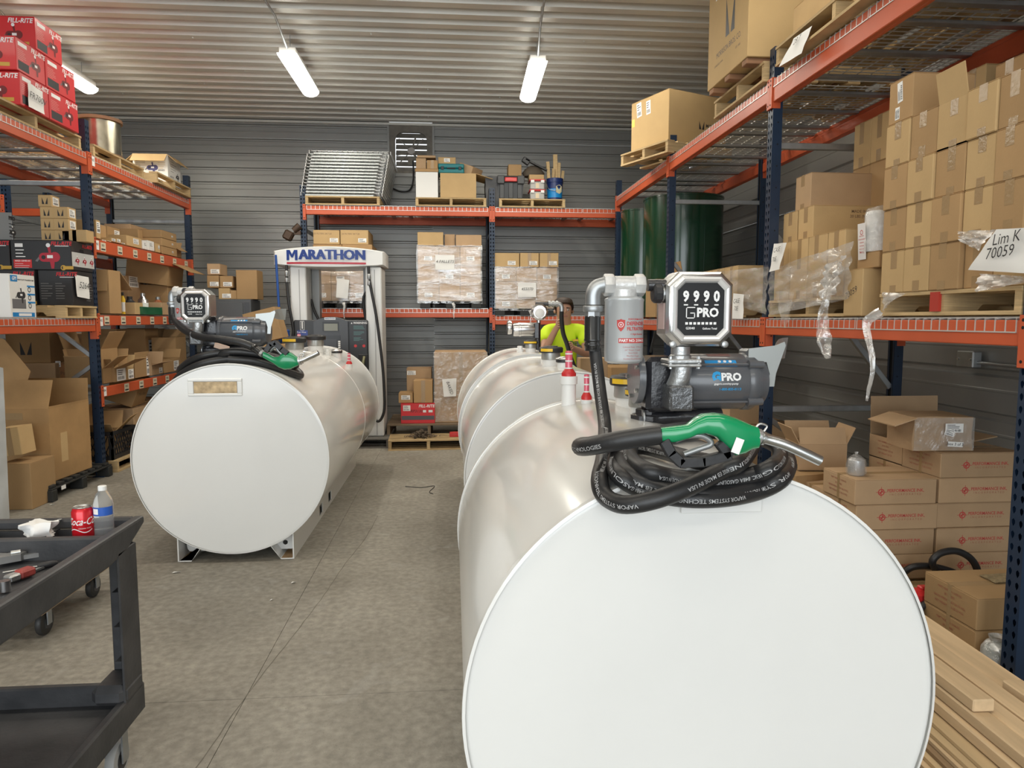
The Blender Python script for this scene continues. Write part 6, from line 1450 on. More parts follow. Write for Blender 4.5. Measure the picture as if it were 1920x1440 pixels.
zbag = at(1003, 327, Y=BY).z-zo-.01+.004
MB().loft([[(.16*f*cos(a), .12*f*sin(a), zbag+zz) for a in [2*pi*i/14 for i in range(14)]] for zz, f in ((0, .9), (.05, 1), (.11, .7), (.15, .3))]).obj('bag_body', mat('brown_canvas', (.09, .07, .05), .8), bb, 60)
MB().box(-.17, .17, -.03, .03, -.012, .012, ch=.004, M=T(.03, -.08, zbag+.15)@Ry(.45)).obj('strap', BLACK, bb); MB().box(-.07, .04, -.03, .03, -.04, .04, ch=.01, M=T(-.1, -.08, zbag+.19)@Ry(.6)).obj('buckle_block', BLACK, bb)
bk_ = tag(empty('bucket', (at(1043, 370, Y=BY).x, BY+.15, z)), 'dark blue bucket with light blue band holding wooden stakes', 'bucket'); hbk = at(1043, 332, Y=BY).z-z
rb = (at(1060, 0, Y=BY).x-at(1027, 0, Y=BY).x)/2; DB = mat('bucket_blue', (.01, .028, .13), .35)
MB().lathe([(rb*.86, 0), (rb*.93, hbk*.8), (rb, hbk*.81), (rb, hbk*.86), (rb*.96, hbk*.87), (rb*.98, hbk), (rb*.94, hbk), (rb*.82, .02), (0, .02)], n=28).obj('pail', DB, bk_, 40)
MB().lathe([(rb*.872, hbk*.12), (rb*.915, hbk*.52)], n=28, cap=False).obj('blue_band', mat('band_blue', (.01, .25, .62), .35), bk_, 40)
MB().add([(rb*.96*sin(a), -rb*.96*cos(a), hbk*zz) for a, zz in ((.0, .35), (.45, .28), (.85, .38), (.85, .62), (.45, .7), (.0, .62))], [(0, 1, 2, 3, 4, 5)]).obj('label', mat('yellowish_label', (.62, .58, .38), .5), bk_)
MB().tube(bez([(-rb, 0, hbk*.83), (-rb*.8, -rb*.75, hbk*.5), (-rb*.2, -rb*1.1, hbk*.42), (0, -rb*1.08, hbk*.42)], 5), .005, 6).obj('bail', GALV, bk_)
for i, (dx, tl, hh_, w_) in enumerate(((-.09, -.12, .52, .045), (-.05, .08, .42, .04), (.02, -.03, .62, .06), (.06, .05, .50, .04), (.10, .22, .40, .04))):
    s_ = tag(MB().box(-w_/2, w_/2, -.018, .018, 0, hh_, ch=.003).obj('wooden_stake', WOOD, None, None, (bk_.location.x+dx*.75, BY+.15-.04*(i % 2)+.02, z+.025)), 'wooden stake in the blue bucket, %s from left' % ORD[i], 'stake', 'wooden stakes in the blue bucket'); s_.rotation_euler = (0, tl*.5, 0)
# middle shelf: three stretch-wrapped loads
def wrapped(tagname, pa, pb, pt, z, Y, d, rows, ncol, lab, note_=None):
    xa, xb = at(pa, 500, Y=Y).x, at(pb, 500, Y=Y).x; H = at((pa+pb)/2, pt, Y=Y).z-z; w = (xb-xa)/ncol
    for r_ in range(rows):
        for c_ in range(ncol):
            o = carton('film-wrapped carton, %s from left in the %s of %s' % (ORD[c_], ('bottom row', 'second row', 'third row')[r_], tagname), w-.004, d, H/rows-.002, (xa+(c_+.5)*w, Y+d/2, z+r_*H/rows), 0, CARDP, tape='', group='cartons inside the film on '+tagname)
            if (r_+c_) % 2 == 0: sticker(o, F_(d, .0, H/rows*.35), .11, .06, seed=r_*5+c_)
    f = MB(); n, m_ = 22, 14; prof = []
    loop = [(xa-.015, Y+d)]+[(xa-.015, Y-.0+d*(1-i/6)) for i in range(1, 6)]+[(xa-.015+(xb-xa+.03)*i/n, Y-.018) for i in range(n+1)]+[(xb+.015, Y+d*i/6) for i in range(1, 7)]
    vs = []
    for j in range(m_+1):
        for i, (x, y) in enumerate(loop):
            q = .010*noise.noise((i*.55, j*.7, pa))+.006*abs(noise.noise((i*1.5+j*.8, j*.4, pa)))
            vs.append((x+(q if x < xa or x > xb else 0), y-abs(q) if xa <= x <= xb else y, z-.03+(H+.045)*j/m_+(.015*noise.noise((i*.6, 1, pa)) if j in (0, m_) else 0)))
    L = len(loop); f.add(vs, [(j*L+i, j*L+i+1, (j+1)*L+i+1, (j+1)*L+i) for j in range(m_) for i in range(L-1)])
    o = f.obj('stretch_film_wrap', FILMB, None, 70); tag(o, lab, 'plastic film')
    strip('film_tail', [Vector((xa+(xb-xa)*.55, Y-.03, z-.02)), Vector((xa+(xb-xa)*.57, Y-.05, z-.08)), Vector((xa+(xb-xa)*.56, Y-.05, z-.16)), Vector((xa+(xb-xa)*.565, Y-.05, z-.24))], [.04, .03, .02, .012], 'short film tail hanging below '+tagname, int(pa))
    if note_:
        a = [at(px, py, Y=Y-.035) for px, py in note_[0]]; note('paper_note', a, [(note_[1], .5, .45)], note_[2], int(pa), .055)
    return xa, xb, z+H
M1, M2 = 1.712, 1.612
def bpp(pa, pb, z, Y, lab):
    r = tag(empty('plastic_pallet', (at((pa+pb)/2, 500, Y=Y).x, Y, z)), lab, 'pallet'); w = at(pb, 500, Y=Y).x-at(pa, 500, Y=Y).x
    for i in range(6): MB().box(-w/2, w/2, .0+i*.18, .1+i*.18, .075, .095).obj('deck_slat', BP, r)
    for q in (-1, 0, 1):
        for y_ in (.06, .5, .94): MB().box(q*(w/2-.08)-.07, q*(w/2-.08)+.07, y_-.06, y_+.06, 0, .074, ch=.005).obj('foot_block', BP, r)
    return r
bpp(584, 694, M1, BY-.02, 'black plastic pallet behind the white dispenser on the back rack')
xa, xb, zz = wrapped('the wrapped load behind the dispenser', 585, 690, 470, M1+.098, BY, .9, 3, 3, 'stretch film round the load seen through the dispenser frame')
note('paper_note', [at(632, 522, Y=BY-.045), at(655, 525, Y=BY-.045), at(652, 560, Y=BY-.045), at(630, 558, Y=BY-.045)], [], 'torn white paper on the wrapped load seen through the dispenser', 4, .05)
for i, (a, b_) in enumerate(((585, 640), (640, 697))): bbox('printed carton above the dispenser sign, %s one of the lower pair' % ('left', 'right')[i], a, b_, 458, zz+.012, BY+.03, .6, CARD, '')
zz2 = at(640, 458, Y=BY+.03).z+.002
for i, (a, b_) in enumerate(((586, 636), (637, 690))):
    o = bbox('printed carton above the dispenser sign, %s one of the upper pair' % ('left', 'right')[i], a, b_, 431, zz2, BY+.05, .6, CARDL, '', sk=(.28, .28)); text('20 FILTERS 28.7 LB', .03, INKF, o, F_(.6, -.05, .14))
bpp(786, 904, M1, BY-.02, 'black plastic pallet under the tall wrapped load on the back rack')
xa, xb, zz = wrapped('the tall wrapped load', 783, 902, 462, M1+.098, BY, .9, 3, 3, 'stretch film round the tall load left of the centre post', (((816, 478), (852, 478), (852, 506), (816, 506)), '4 PALLETS', 'faint white note under film on the tall wrapped load'))
bbox('tan carton at left on top of the tall wrapped load', 782, 831, 435, zz+.012, BY+.02, .5, CARDL, ''); bbox('narrow brown carton in the middle on top of the tall wrapped load', 833, 853, 439, zz+.012, BY+.12, .5, CARDP, ''); bbox('wide brown carton at right on top of the tall wrapped load', 854, 903, 440, zz+.012, BY+.06, .5, CARDP, '')
bpp(927, 1042, M2, BY-.02, 'black plastic pallet under the low wrapped load beside the man')
xa, xb, zz = wrapped('the low wrapped load', 929, 1045, 502, M2+.098, BY, .9, 3, 3, 'stretch film round the low load right of the centre post', (((971, 530), (1005, 530), (1005, 557), (971, 557)), '455070', 'white note taped on the low wrapped load'))
for i, (a, b_) in enumerate(((925, 974), (975, 1011), (1012, 1048))): bbox('tan carton, %s of three on top of the low wrapped load' % ORD[i], a, b_, 474, zz+.012, BY+.02, .5, CARDL, 'V' if i else '', sk=(.2, .28))
# floor along the back: big wrapped carton, red carton, small cartons, pallets
FY = 8.95
p_ = pallet(at(805, 800, Y=FY).x, FY+.42, 0, 0, 'old wooden pallet under the red carton and big wrapped carton', w=1.05, d=1.0, h=.25, m=WOODD)
zf = .252
o = bbox('big film-wrapped brown carton with a white note on the back floor pallet', 811, 913, 660, zf, FY+.02, .75, CARDP, 'V')
xa, xb = at(811, 700, Y=FY).x, at(913, 700, Y=FY).x; hh = at(860, 660, Y=FY).z-zf
vs = []; f = MB()
for j in range(11):
    for i in range(11): vs.append(((i/10-.5)*(xb-xa), -.375-.010-.006*noise.noise((i*.7, j*.9, 3)), hh*(.02+.98*j/10)))
f.add(vs, [(j*11+i, j*11+i+1, (j+1)*11+i+1, (j+1)*11+i) for j in range(10) for i in range(10)]).obj('clear_film', FILMC, o, 60)
note('paper_note', [at(829, 711, Y=FY-.02), at(856, 709, Y=FY-.02), at(855, 743, Y=FY-.02), at(832, 744, Y=FY-.02)], [('BAKED', .5, .5)], 'white handwritten note on the big film-wrapped carton', 4, .055, rot=-1.3)
o = bbox('red printed carton on the floor pallet beside the dispenser', 746, 812, 756, zf, FY-.02, .42, REDB, '', 'red_carton'); w_ = at(812, 0, Y=FY-.02).x-at(746, 0, Y=FY-.02).x; h_ = at(780, 756, Y=FY-.02).z-zf
text('FILL-RITE', .05, PRINTW, o, F_(.42, w_*.26, h_*.85), bold=.025, shear=.2); plate('grey_band', w_*.98, h_*.2, mat('band_grey', (.10, .09, .10), .4), o, F_(.42, 0, h_*.28), t=.0006); sticker(o, F_(.42, -w_*.33, h_*.76), .09, .07, seed=3); text('RP3130', .05, INK, o, F_(.42, -.02, h_*.6), shear=.3); plate('white_sticker', .05, .03, PRINTW, o, F_(.42, w_*.38, h_*.6)); plate('white_sticker', .04, .03, PRINTW, o, F_(.42, w_*.2, h_*.6))
zr_ = zf+h_+.002
bbox('small carton with white label at left on the red carton', 742, 770, 737, zr_, FY, .3, CARD, '', sk=(0, .55)); bbox('open carton with a raised flap at right on the red carton', 771, 808, 713, zr_, FY-.01, .3, CARD, 'V')
bbox('taller carton with white label behind the open one on the red carton', 758, 806, 690, zr_, FY+.31, .3, CARDP, '', sk=(-.3, .85))
p_ = pallet(at(802, 830, Y=8.42).x, 8.42+.26, 0, .03, 'low wooden pallet with a heap of chain on it', w=.95, d=.5, h=.125)
ch = MB(); r2 = random.Random(3)
for i in range(240):
    a = r2.uniform(0, 2*pi); q = abs(r2.gauss(0, .38)); x, y = q*.25*cos(a), q*.14*sin(a); zc_ = max(.0, .085*(1-q*1.1))*r2.random()+.008
    M = T(x, y, zc_)@Rz(r2.uniform(0, 6))@Rx(r2.uniform(0, 3)); n = 8
    pts = [M@Vector((.016*cos(2*pi*k/n), .010*sin(2*pi*k/n), 0)) for k in range(n+1)]; ch.tube(pts, .0032, 4, cap=False)
o = ch.obj('chain_heap', mat('rusty_chain', (.22, .17, .12), .6, .5, var=.5, vscale=30), None, None, (at(790, 812, Y=8.6).x, 8.62, .127)); o['kind'] = 'stuff'; tag(o, 'rusty heap of steel chain on the low wooden pallet', 'chain')
MB_ = crushed('red_rag', .12, .09, .05, (at(852, 815, Y=8.6).x, 8.66, .127), 0, 'red rag beside the chain on the low pallet', RED, 3, False); MB_['category'] = 'rag'
# pallet and dispenser
pallet(-1.42, 9.0, 0, 0, 'grey weathered pallet under the white fuel dispenser', w=1.3, d=.8, h=.12, m=mat('grey_pallet', (.20, .19, .17), .9, var=.4, vscale=4))
D = tag(empty('fuel_dispenser', (-1.44, 8.74, .122)), 'white fuel dispenser with blue lettered curved sign and grey control panel', 'fuel dispenser'); DZ = .122
def dx(p): return at(p, 600, Y=8.74).x+1.44
def dz_(y): return at(620, y, Y=8.74).z-DZ
DW = mat('dispenser_white', (.72, .73, .72), .35); DG = mat('dispenser_grey', (.028, .030, .035), .4); DG2 = mat('dispenser_grey2', (.05, .053, .06), .35)
for a, b_ in ((545, 575), (686, 716)):
    c_ = MB().box(dx(a), dx(b_), .02, .52, 0, dz_(500), ch=.012).obj('side_column', DW, D)
    MB().box(dx(a)+.02*0+ (dx(b_)-dx(a))*.55, dx(a)+(dx(b_)-dx(a))*.60, .016, .02, .02, dz_(505)).obj('column_seam', mat('seam_grey', (.4, .4, .4), .5), c_)
MB().box(dx(575), dx(686), .10, .46, 0, dz_(720), ch=.01).obj('lower_cabinet', DG2, D)
xl, xr = dx(516), dx(722); zt0, zt1 = dz_(497), dz_(466); rings = []
for yy in (.0, .03, .58, .61):
    ins = .02 if yy in (.0, .61) else 0; ring = []
    for i in range(17):
        u = i/16; x = xl+ins+(xr-xl-2*ins)*u; s_ = 4*u*(1-u); ring.append((x, yy-.08*s_ if yy < .1 else yy, zt0+ins*.5-.035*s_))
    for i in range(17):
        u = 1-i/16; x = xl+ins+(xr-xl-2*ins)*u; s_ = 4*u*(1-u); ring.append((x, yy-.08*s_ if yy < .1 else yy, zt1-ins*.5-.03+.05*s_))
    rings.append(ring)
sg = MB().loft(rings).obj('sign_canopy', DW, D, 40)
src = text_mesh('ARATHON', .006); wtx = max(v.co.x for v in src.vertices)-min(v.co.x for v in src.vertices); Wd = dx(689)-dx(542); xc0 = (dx(689)+dx(542))/2; b = MB()
def sy(x): u = (x-xl)/(xr-xl); return -.08*4*u*(1-u)-.003
Hs = (dz_(470)-dz_(489))/.73
xm0 = dx(542)-dx(542)*0; Wm = Wd*.142; Hm = .73*Hs/2
mp_ = [(0, -1), (0, 1), (.30, 1), (.5, .15), (.70, 1), (1, 1), (1, -1), (.76, -1), (.76, .35), (.58, -.45), (.42, -.45), (.24, .35), (.24, -1)]
tri = [(0, 1, 11), (0, 11, 12), (1, 2, 11), (2, 10, 11), (2, 3, 10), (3, 9, 10), (3, 4, 9), (4, 8, 9), (4, 5, 8), (5, 6, 8), (6, 7, 8)]
mb = MB().add([(dx(542)+u*Wm, sy(dx(542)+u*Wm)-.001, dz_(479.5)+v*Hm) for u, v in mp_], tri); mb.obj('lettering', mat('sign_blue', (.005, .035, .22), .4), sg)
xc0 += Wm*.56; Wd *= .838
for q in (-.036, -.024, -.012, 0, .012, .024, .036):                # heavy strokes: the same letters side by side
    vs = [(xc0+(v.co.x+q*1.6)*Wd/wtx*.985, sy(xc0+v.co.x*Wd/wtx)-abs(q)*.01, dz_(479.5)+v.co.y*Hs) for v in src.vertices]
    b.add(vs, [list(p.vertices) for p in src.polygons])
b.obj('lettering', mat('sign_blue', (.005, .035, .22), .4), sg)
b = MB(); vs = []
for i in range(17):
    x = dx(542)+(dx(689)-dx(542))*i/16; vs += [(x, sy(x)-.001, dz_(496)), (x, sy(x)-.001, dz_(492.5))]
b.add(vs, [(2*i, 2*i+2, 2*i+3, 2*i+1) for i in range(16)]).obj('red_line', mat('sign_red', (.42, .02, .04), .4), sg)
pan = MB().box(dx(552), dx(690), -.05, .16, dz_(735), dz_(600), ch=.012).obj('control_panel', DG, D)
ar = [(dx(590)+(dx(654)-dx(590))*i/14, dz_(603)+(dz_(594)-dz_(603))*sin(pi*i/14)) for i in range(15)]; ar = [(dx(654), dz_(700)), (dx(590), dz_(700))][::-1]+ar
MB().prism([(dx(590), dz_(700))]+[q for q in ar[2:]]+[(dx(654), dz_(700))], -.085, .1, M=MY).obj('centre_bezel', DG2, D)
pl = plate('brand_plate', .13, .028, DW, D, face_M((dx(621), -.0855, dz_(597.5)), '-Y')); text('MARATHON', .02, mat('sign_blue', (.005, .035, .22)), pl, T(0, 0, .0016), bold=.03)
sc_ = plate('screen_bezel', dx(637)-dx(607), dz_(603)-dz_(621), DG, D, face_M((dx(622), -.086, dz_(612)), '-Y'), t=.006); plate('screen', .16, .085, mat('lcd_olive', (.16, .155, .10), .2), D, face_M((dx(622.5), -.0925, dz_(613.5)), '-Y'), t=.001)
kp = plate('keypad', dx(640)-dx(605), dz_(628)-dz_(655), mat('keypad_dark', (.015, .016, .018), .3), D, face_M((dx(622), -.086, dz_(642)), '-Y'), t=.006); plate('key_screen', .13, .10, DG2, D, face_M((dx(622), -.0925, dz_(643)), '-Y'), t=.001)
for s_ in (-1, 1):
    for k in range(4): plate('key', .026, .018, WHITE, D, face_M((dx(622)+s_*.098, -.0925, dz_(640+k*3.6)), '-Y'), t=.003)
pn = plate('number_panel', .035, .10, DG, D, face_M((dx(568), -.0505, dz_(610.5)), '-Y')); text('1', .12, PRINTW, pn, T(0, 0, .0014), bold=.01)
b = MB()
for q in ((-.025, .025, -.055, -.05), (-.025, .025, .05, .055), (-.025, -.021, -.055, .055), (.021, .025, -.055, .055)): b.box(*q, .001, .0016)
b.obj('number_frame', PRINTW, pn)
bl = plate('blue_card_label', .125, .062, mat('card_blue', (.03, .06, .28), .4), D, face_M((dx(568), -.0505, dz_(624)), '-Y')); text('Fuel Wise', .026, PRINTW, bl, T(-.01, .008, .0014), bold=.01)
wp_ = plate('warning_panel', dx(688)-dx(661), dz_(603)-dz_(655), DG, D, face_M((dx(674.5), -.0505, dz_(629)), '-Y')); text('WARNING', .034, PRINTW, wp_, T(.012, .150, .0014), bold=.02)
MB().add([(-.1, .140, .0014), (-.08, .140, .0014), (-.09, .160, .0014)], [(0, 1, 2)]).obj('warning_triangle', PRINTW, wp_)
for k in range(3): lines(wp_, T(.0, .115-.07*k, .0014), .14, 4, .012, mat('teal_print', (.10, .22, .22), .5), 5+k, .005)
for q in (-.05, .05): MB().lathe([(.0, 0), (.018, 0)], n=12, cap=False).obj('prohibition_mark', RED, wp_).matrix_local = T(q, -.125, .0015)
MB().box(dx(672), dx(690), -.055, .0, dz_(715), dz_(664), ch=.006).obj('nozzle_boot', mat('boot_black', (.012, .012, .013), .5), D)
nz_ = MB().tube(bez([(dx(683), -.07, dz_(668)), (dx(681), -.09, dz_(680)), (dx(679), -.08, dz_(695))], 4), .018, 10).obj('stowed_nozzle', mat('tarnished', (.30, .30, .18), .4, .6), D, 50)
MB().box(dx(576), dx(686), .40, .44, dz_(600), dz_(505)).obj('rear_frame', DW, D) if False else None
for a, b_ in ((576, 590), (676, 686)): MB().box(dx(a), dx(b_), .35, .50, dz_(600), dz_(500)).obj('inner_post', DG2 if False else mat('inner_grey', (.30, .31, .31), .4), D)
for hx_, pts in ((0, [(541, 498), (541, 515), (542, 545), (545, 575), (549, 600), (551, 622), (547, 640), (541, 655), (540, 665)]), (1, [(693, 500), (694, 520), (698, 545), (706, 590), (712, 640), (717, 690), (719, 730), (719, 765), (714, 783), (707, 790), (700, 786)])):
    P = [(dx(a), -.02-.03*min(1, i/3), dz_(y_)) for i, (a, y_) in enumerate(pts)]; MB().tube(bez(P, 5), .017, 10).obj('delivery_hose', RUBBER, D, 60)
    MB().lathe([(.016, 0), (.022, .01), (.022, .05), (.016, .06), (.016, .075), (.022, .085), (.022, .13), (.016, .14)], (P[1][0], P[1][1]-.002, P[1][2]-.10), (0, 0, 1), 12).obj('swivel_coupling', GALV, D, 40)
for pts in ([(575, 560), (580, 580), (588, 598)], [(686, 540), (676, 560), (680, 600)]):
    MB().tube(bez([(dx(a), .30, dz_(y_)) for a, y_ in pts], 5), .016, 8).obj('inner_hose', RUBBER, D, 60)
o = tag(empty('wrench_mark', (0, 0, 0)), '', '') if False else None
# items between the left tank and the back wall
cb = tag(empty('metal_cabinet', (at(438, 640, Y=9.55).x, 9.75, 0)), 'dark grey metal cabinet behind the left pump', 'cabinet'); w_ = at(475, 0, Y=9.55).x-at(402, 0, Y=9.55).x; h_ = at(438, 561, Y=9.55).z
CG = mat('cabinet_grey', (.085, .09, .095), .4); MB().box(-w_/2, w_/2, -.2, .25, 0, h_, ch=.006).obj('body', CG, cb); MB().box(-w_/2+.02, w_/2-.1, -.212, -.2002, .1, h_-.04, ch=.004).obj('door', CG, cb); MB().box(w_/2-.085, w_/2-.02, -.205, -.2002, .1, h_-.04).obj('side_strip', DG2, cb); MB().cyl((w_/2-.14, -.235, h_*.55), (w_/2-.14, -.212, h_*.55), .015, n=10).obj('handle', GALV, cb)
for i, (a, b_, t_, z_, Y_) in enumerate(((383, 408, 518, None, 10.1), (409, 433, 520, None, 10.1), (383, 408, 495, 1, 10.1), (405, 430, 540, None, 9.6), (425, 437, 548, None, 9.6))):
    pass
zc_ = h_+.002
tw = bbox('tall brown carton standing on the dark grey cabinet', 438, 478, 506, zc_, 9.62, .3, CARD, ''); 
bbox('small carton at left on the dark grey cabinet', 404, 426, 540, zc_, 9.6, .3, CARDL, '', sk=(.2, .3)); bbox('small carton in the middle on the dark grey cabinet', 426, 438, 544, zc_, 9.6, .3, CARD, '')
bbox('carton with white label, left of the second row on the cabinet', 383, 406, 516, at(415, 540, Y=9.6).z+.004, 9.62, .3, CARD, '', sk=(.1, .3)); bbox('carton with white label, right of the second row on the cabinet', 407, 432, 517, at(415, 540, Y=9.6).z+.004, 9.62, .3, CARD, '', sk=(.1, .3))
bbox('topmost carton of the stack on the dark grey cabinet', 384, 409, 494, at(415, 516, Y=9.62).z+.006, 9.64, .3, CARDP, '', sk=(.1, .3))
bbox('brown carton low beside the cabinet under the small stack', 380, 403, 540, 1.2, 9.9, .3, CARD, '').location.z = 0
sp = tag(empty('standpipe', (at(484, 640, Y=10.3).x, 10.3, 0)), 'pair of pale vertical pipes against the back wall behind the left pump', 'pipe')
for i, (q, t_) in enumerate(((-.025, 512), (.03, 520))): MB().cyl((q, 0, 0), (q, 0, at(484, t_, Y=10.3).z), .016, n=10).obj('pipe', mat('pale_pipe', (.55, .54, .50), .5), sp, 40)
for q in (.6, 1.5, 2.0): MB().box(-.05, .055, -.02, .02, q, q+.04, ch=.004).obj('clamp', GALV, sp)
mp = tag(empty('mop', (at(533, 645, Y=8.6).x, 8.6, 0)), 'blue mop handle leaning beside the white dispenser', 'mop'); BLM = mat('mop_blue', (.01, .07, .30), .4)
tp = at(517, 478, Y=8.6)-mp.location; MB().tube([(0, 0, .1), tp], .014, 10).obj('handle', BLM, mp, 50); MB().box(-.06, .06, -.04, .04, at(530, 640, Y=8.6).z, at(530, 618, Y=8.6).z, ch=.01).obj('strap_bundle', BLM, mp); MB().box(-.10, .10, -.05, .05, 0, .10, ch=.02).obj('mop_head', BLM, mp)
carton('brown carton leaning between the left pump and the dispenser', .36, .3, .36, (at(505, 640, Y=8.3).x, 8.35, at(505, 640, Y=8.3).z), 0, CARD, tape='', tilt=(0, -.25))
carton('brown carton supporting the leaning one behind the left tank', .5, .4, at(505, 640, Y=8.3).z-.03, (at(505, 640, Y=8.3).x, 8.35, 0), 0, CARD, tape='')
dl = tag(empty('floodlight', (at(548, 430, Y=9.9).x, 9.9, at(548, 440, Y=9.9).z)), 'dark brown floodlight clamped to the left post of the back rack', 'lamp')
RBZ = mat('bronze', (.07, .045, .03), .5, .5); MB().box(-.10, .02, -.06, .06, -.10, .03, ch=.02, M=Ry(.5)).obj('lamp_head', RBZ, dl); MB().cyl((.02, 0, .05), (.10, 0, .12), .045, .05, n=12).obj('ballast', RBZ, dl, 40); MB().box(.02, .11, -.012, .03, .0, .05).obj('bracket', RBZ, dl)
# ================================================================ the man behind the far tank
SKIN = mat('skin', (.48, .27, .18), .5, var=.08, vscale=20); HAIR = mat('dark_brown_hair', (.035, .02, .012), .6, bump=.4, bscale=120)
SHIRT = mat('safety_yellow_cotton', (.62, .86, .02), .75, bump=.25, bscale=14); TROU = mat('brown_trousers', (.07, .05, .04), .8)
def skin(name, verts, edges, radii, m, parent, root=0, sub=2):
    me = bpy.data.meshes.new(name); me.from_pydata(verts, edges, []); o = bpy.data.objects.new(name, me); COL.objects.link(o)
    o.modifiers.new('s', 'SKIN'); sm = o.modifiers.new('u', 'SUBSURF'); sm.levels = sub; sm.render_levels = sub
    for v, r in zip(me.skin_vertices[0].data, radii): v.radius = r if isinstance(r, tuple) else (r, r)
    me.skin_vertices[0].data[root].use_root = True
    bpy.context.view_layer.update()
    nm = bpy.data.meshes.new_from_object(o.evaluated_get(bpy.context.evaluated_depsgraph_get()))
    bpy.data.objects.remove(o); nm.materials.clear(); nm.materials.append(m); nm.polygons.foreach_set('use_smooth', [True]*len(nm.polygons))
    return link(name, nm, parent)
PX, PY = 1.125, 7.26
man = tag(empty('person', (PX, PY, 0)), 'man in a bright yellow-green t-shirt holding a black hose behind the tanks', 'person')
def P_(px, py, Y): return tuple(at(px, py, Y=Y)-Vector((PX, PY, 0)))
eR, hR, wR = P_(1021, 658, 7.03), P_(1051, 607, 6.80), P_(1044, 614, 6.84); eL, hL, wL = P_(1103, 665, 7.05), P_(1066, 650, 6.74), P_(1074, 653, 6.80)
sR, sL = P_(1026, 620, 7.2), P_(1093, 620, 7.2); nk = P_(1058, 606, 7.24); hd = P_(1057, 582, 7.20)
V = [(0, 0, .95), (0, 0, 1.12), (0, -.01, 1.30), (nk[0], nk[1], 1.44), (nk[0], nk[1]-.005, 1.50), (hd[0], hd[1]-.005, hd[2]-.075), (hd[0], hd[1]-.012, hd[2]+.005), (hd[0], hd[1]+.005, hd[2]+.075),
     sR, eR, wR, hR, sL, eL, wL, hL, (-.10, 0, .90), (-.11, 0, .48), (-.11, .02, .08), (-.11, -.12, .04), (.10, 0, .90), (.11, 0, .48), (.11, .02, .08), (.11, -.12, .04)]
E_ = [(0, 1), (1, 2), (2, 3), (3, 4), (4, 5), (5, 6), (6, 7), (3, 8), (8, 9), (9, 10), (10, 11), (3, 12), (12, 13), (13, 14), (14, 15), (0, 16), (16, 17), (17, 18), (18, 19), (0, 20), (20, 21), (21, 22), (22, 23)]
R_ = [(.15, .11), (.14, .10), (.155, .11), (.075, .07), .060, (.074, .084), (.090, .104), (.078, .088), .062, .044, .030, .034, .062, .044, .030, .034, .085, .06, .042, .035, .085, .06, .042, .035]
skin('body', V, E_, R_, SKIN, man)
V2 = [(0, 0, .93), (0, 0, 1.12), (0, -.01, 1.30), (nk[0], nk[1], 1.43), sR, tuple(Vector(sR).lerp(Vector(eR), .62)), sL, tuple(Vector(sL).lerp(Vector(eL), .62))]
skin('t_shirt', V2, [(0, 1), (1, 2), (2, 3), (3, 4), (4, 5), (3, 6), (6, 7)], [(.175, .13), (.165, .125), (.175, .13), (.10, .09), .085, .078, .085, .078], SHIRT, man)
V3 = [(0, 0, .98), (0, 0, .92), (-.10, 0, .86), (-.11, 0, .48), (-.11, .02, .10), (.10, 0, .86), (.11, 0, .48), (.11, .02, .10)]
skin('trousers', V3, [(0, 1), (1, 2), (2, 3), (3, 4), (1, 5), (5, 6), (6, 7)], [(.165, .12), (.165, .12), .10, .08, .065, .10, .08, .065], TROU, man)
for s_ in (-1, 1): MB().box(-.045, .045, -.17, .08, 0, .07, ch=.02, M=T(s_*.11, .02, 0)).obj('boot', BLACK, man)
# face: brow, nose, mouth, eyes, ears, hair
F0 = Vector((hd[0], hd[1]-.112, hd[2]))
MB().lathe([(.011, 0), (.014, .01), (.008, .028), (0, .034)], F0+Vector((0, .012, -.026)), (0, -.55, .8), 8).obj('nose', SKIN, man, 60)
for s_ in (-1, 1):
    ev = MB().lathe([(0, -.012), (.009, -.008), (.012, 0), (.009, .008), (0, .012)], F0+Vector((s_*.031, .022, .004)), (0, -1, 0), 12).obj('eye', mat('eye_white', (.55, .5, .46), .3), man, 60)
    MB().lathe([(.0055, 0), (0, .001)], F0+Vector((s_*.031, .0105, .004)), (0, -1, 0), 10).obj('iris', mat('iris_dark', (.03, .02, .015), .2), ev)
    MB().box(-.021, .021, -.006, .006, -.004, .004, ch=.002, M=T(F0.x+s_*.032, F0.y+.016, F0.z+.024)@Ry(s_*.12)).obj('eyebrow', HAIR, man)
    MB().lathe([(.012, -.01), (.02, 0), (.012, .01)], (hd[0]+s_*.092, hd[1]+.0, hd[2]-.012), (s_, -.3, 0), 10).obj('ear', SKIN, man, 60)
MB().box(-.024, .024, -.006, .004, -.005, .005, ch=.003, M=T(F0.x, F0.y+.018, F0.z-.058)).obj('mouth', mat('lips', (.36, .15, .12), .5), man)
rings = []
for i, (z, f, back) in enumerate(((-.03, .92, .30), (.035, 1.06, .2), (.078, 1.0, -.55), (.108, .88, -1), (.126, .58, -1), (.136, .1, -1))):
    ring = []
    for k in range(20):
        a = 2*pi*k/20; sx, sy_ = sin(a), -cos(a); rr = f*.096*(1+.05*noise.noise((k*1.1, i, 4)))
        if sy_ < -.55+0*back and i < 2: rr_y = .30
        else: rr_y = 1
        ring.append((hd[0]+sx*rr, hd[1]+.008+(sy_*rr*1.18 if rr_y == 1 else .02), hd[2]+z))
    rings.append(ring)
MB().loft(rings).obj('hair', HAIR, man, 70)
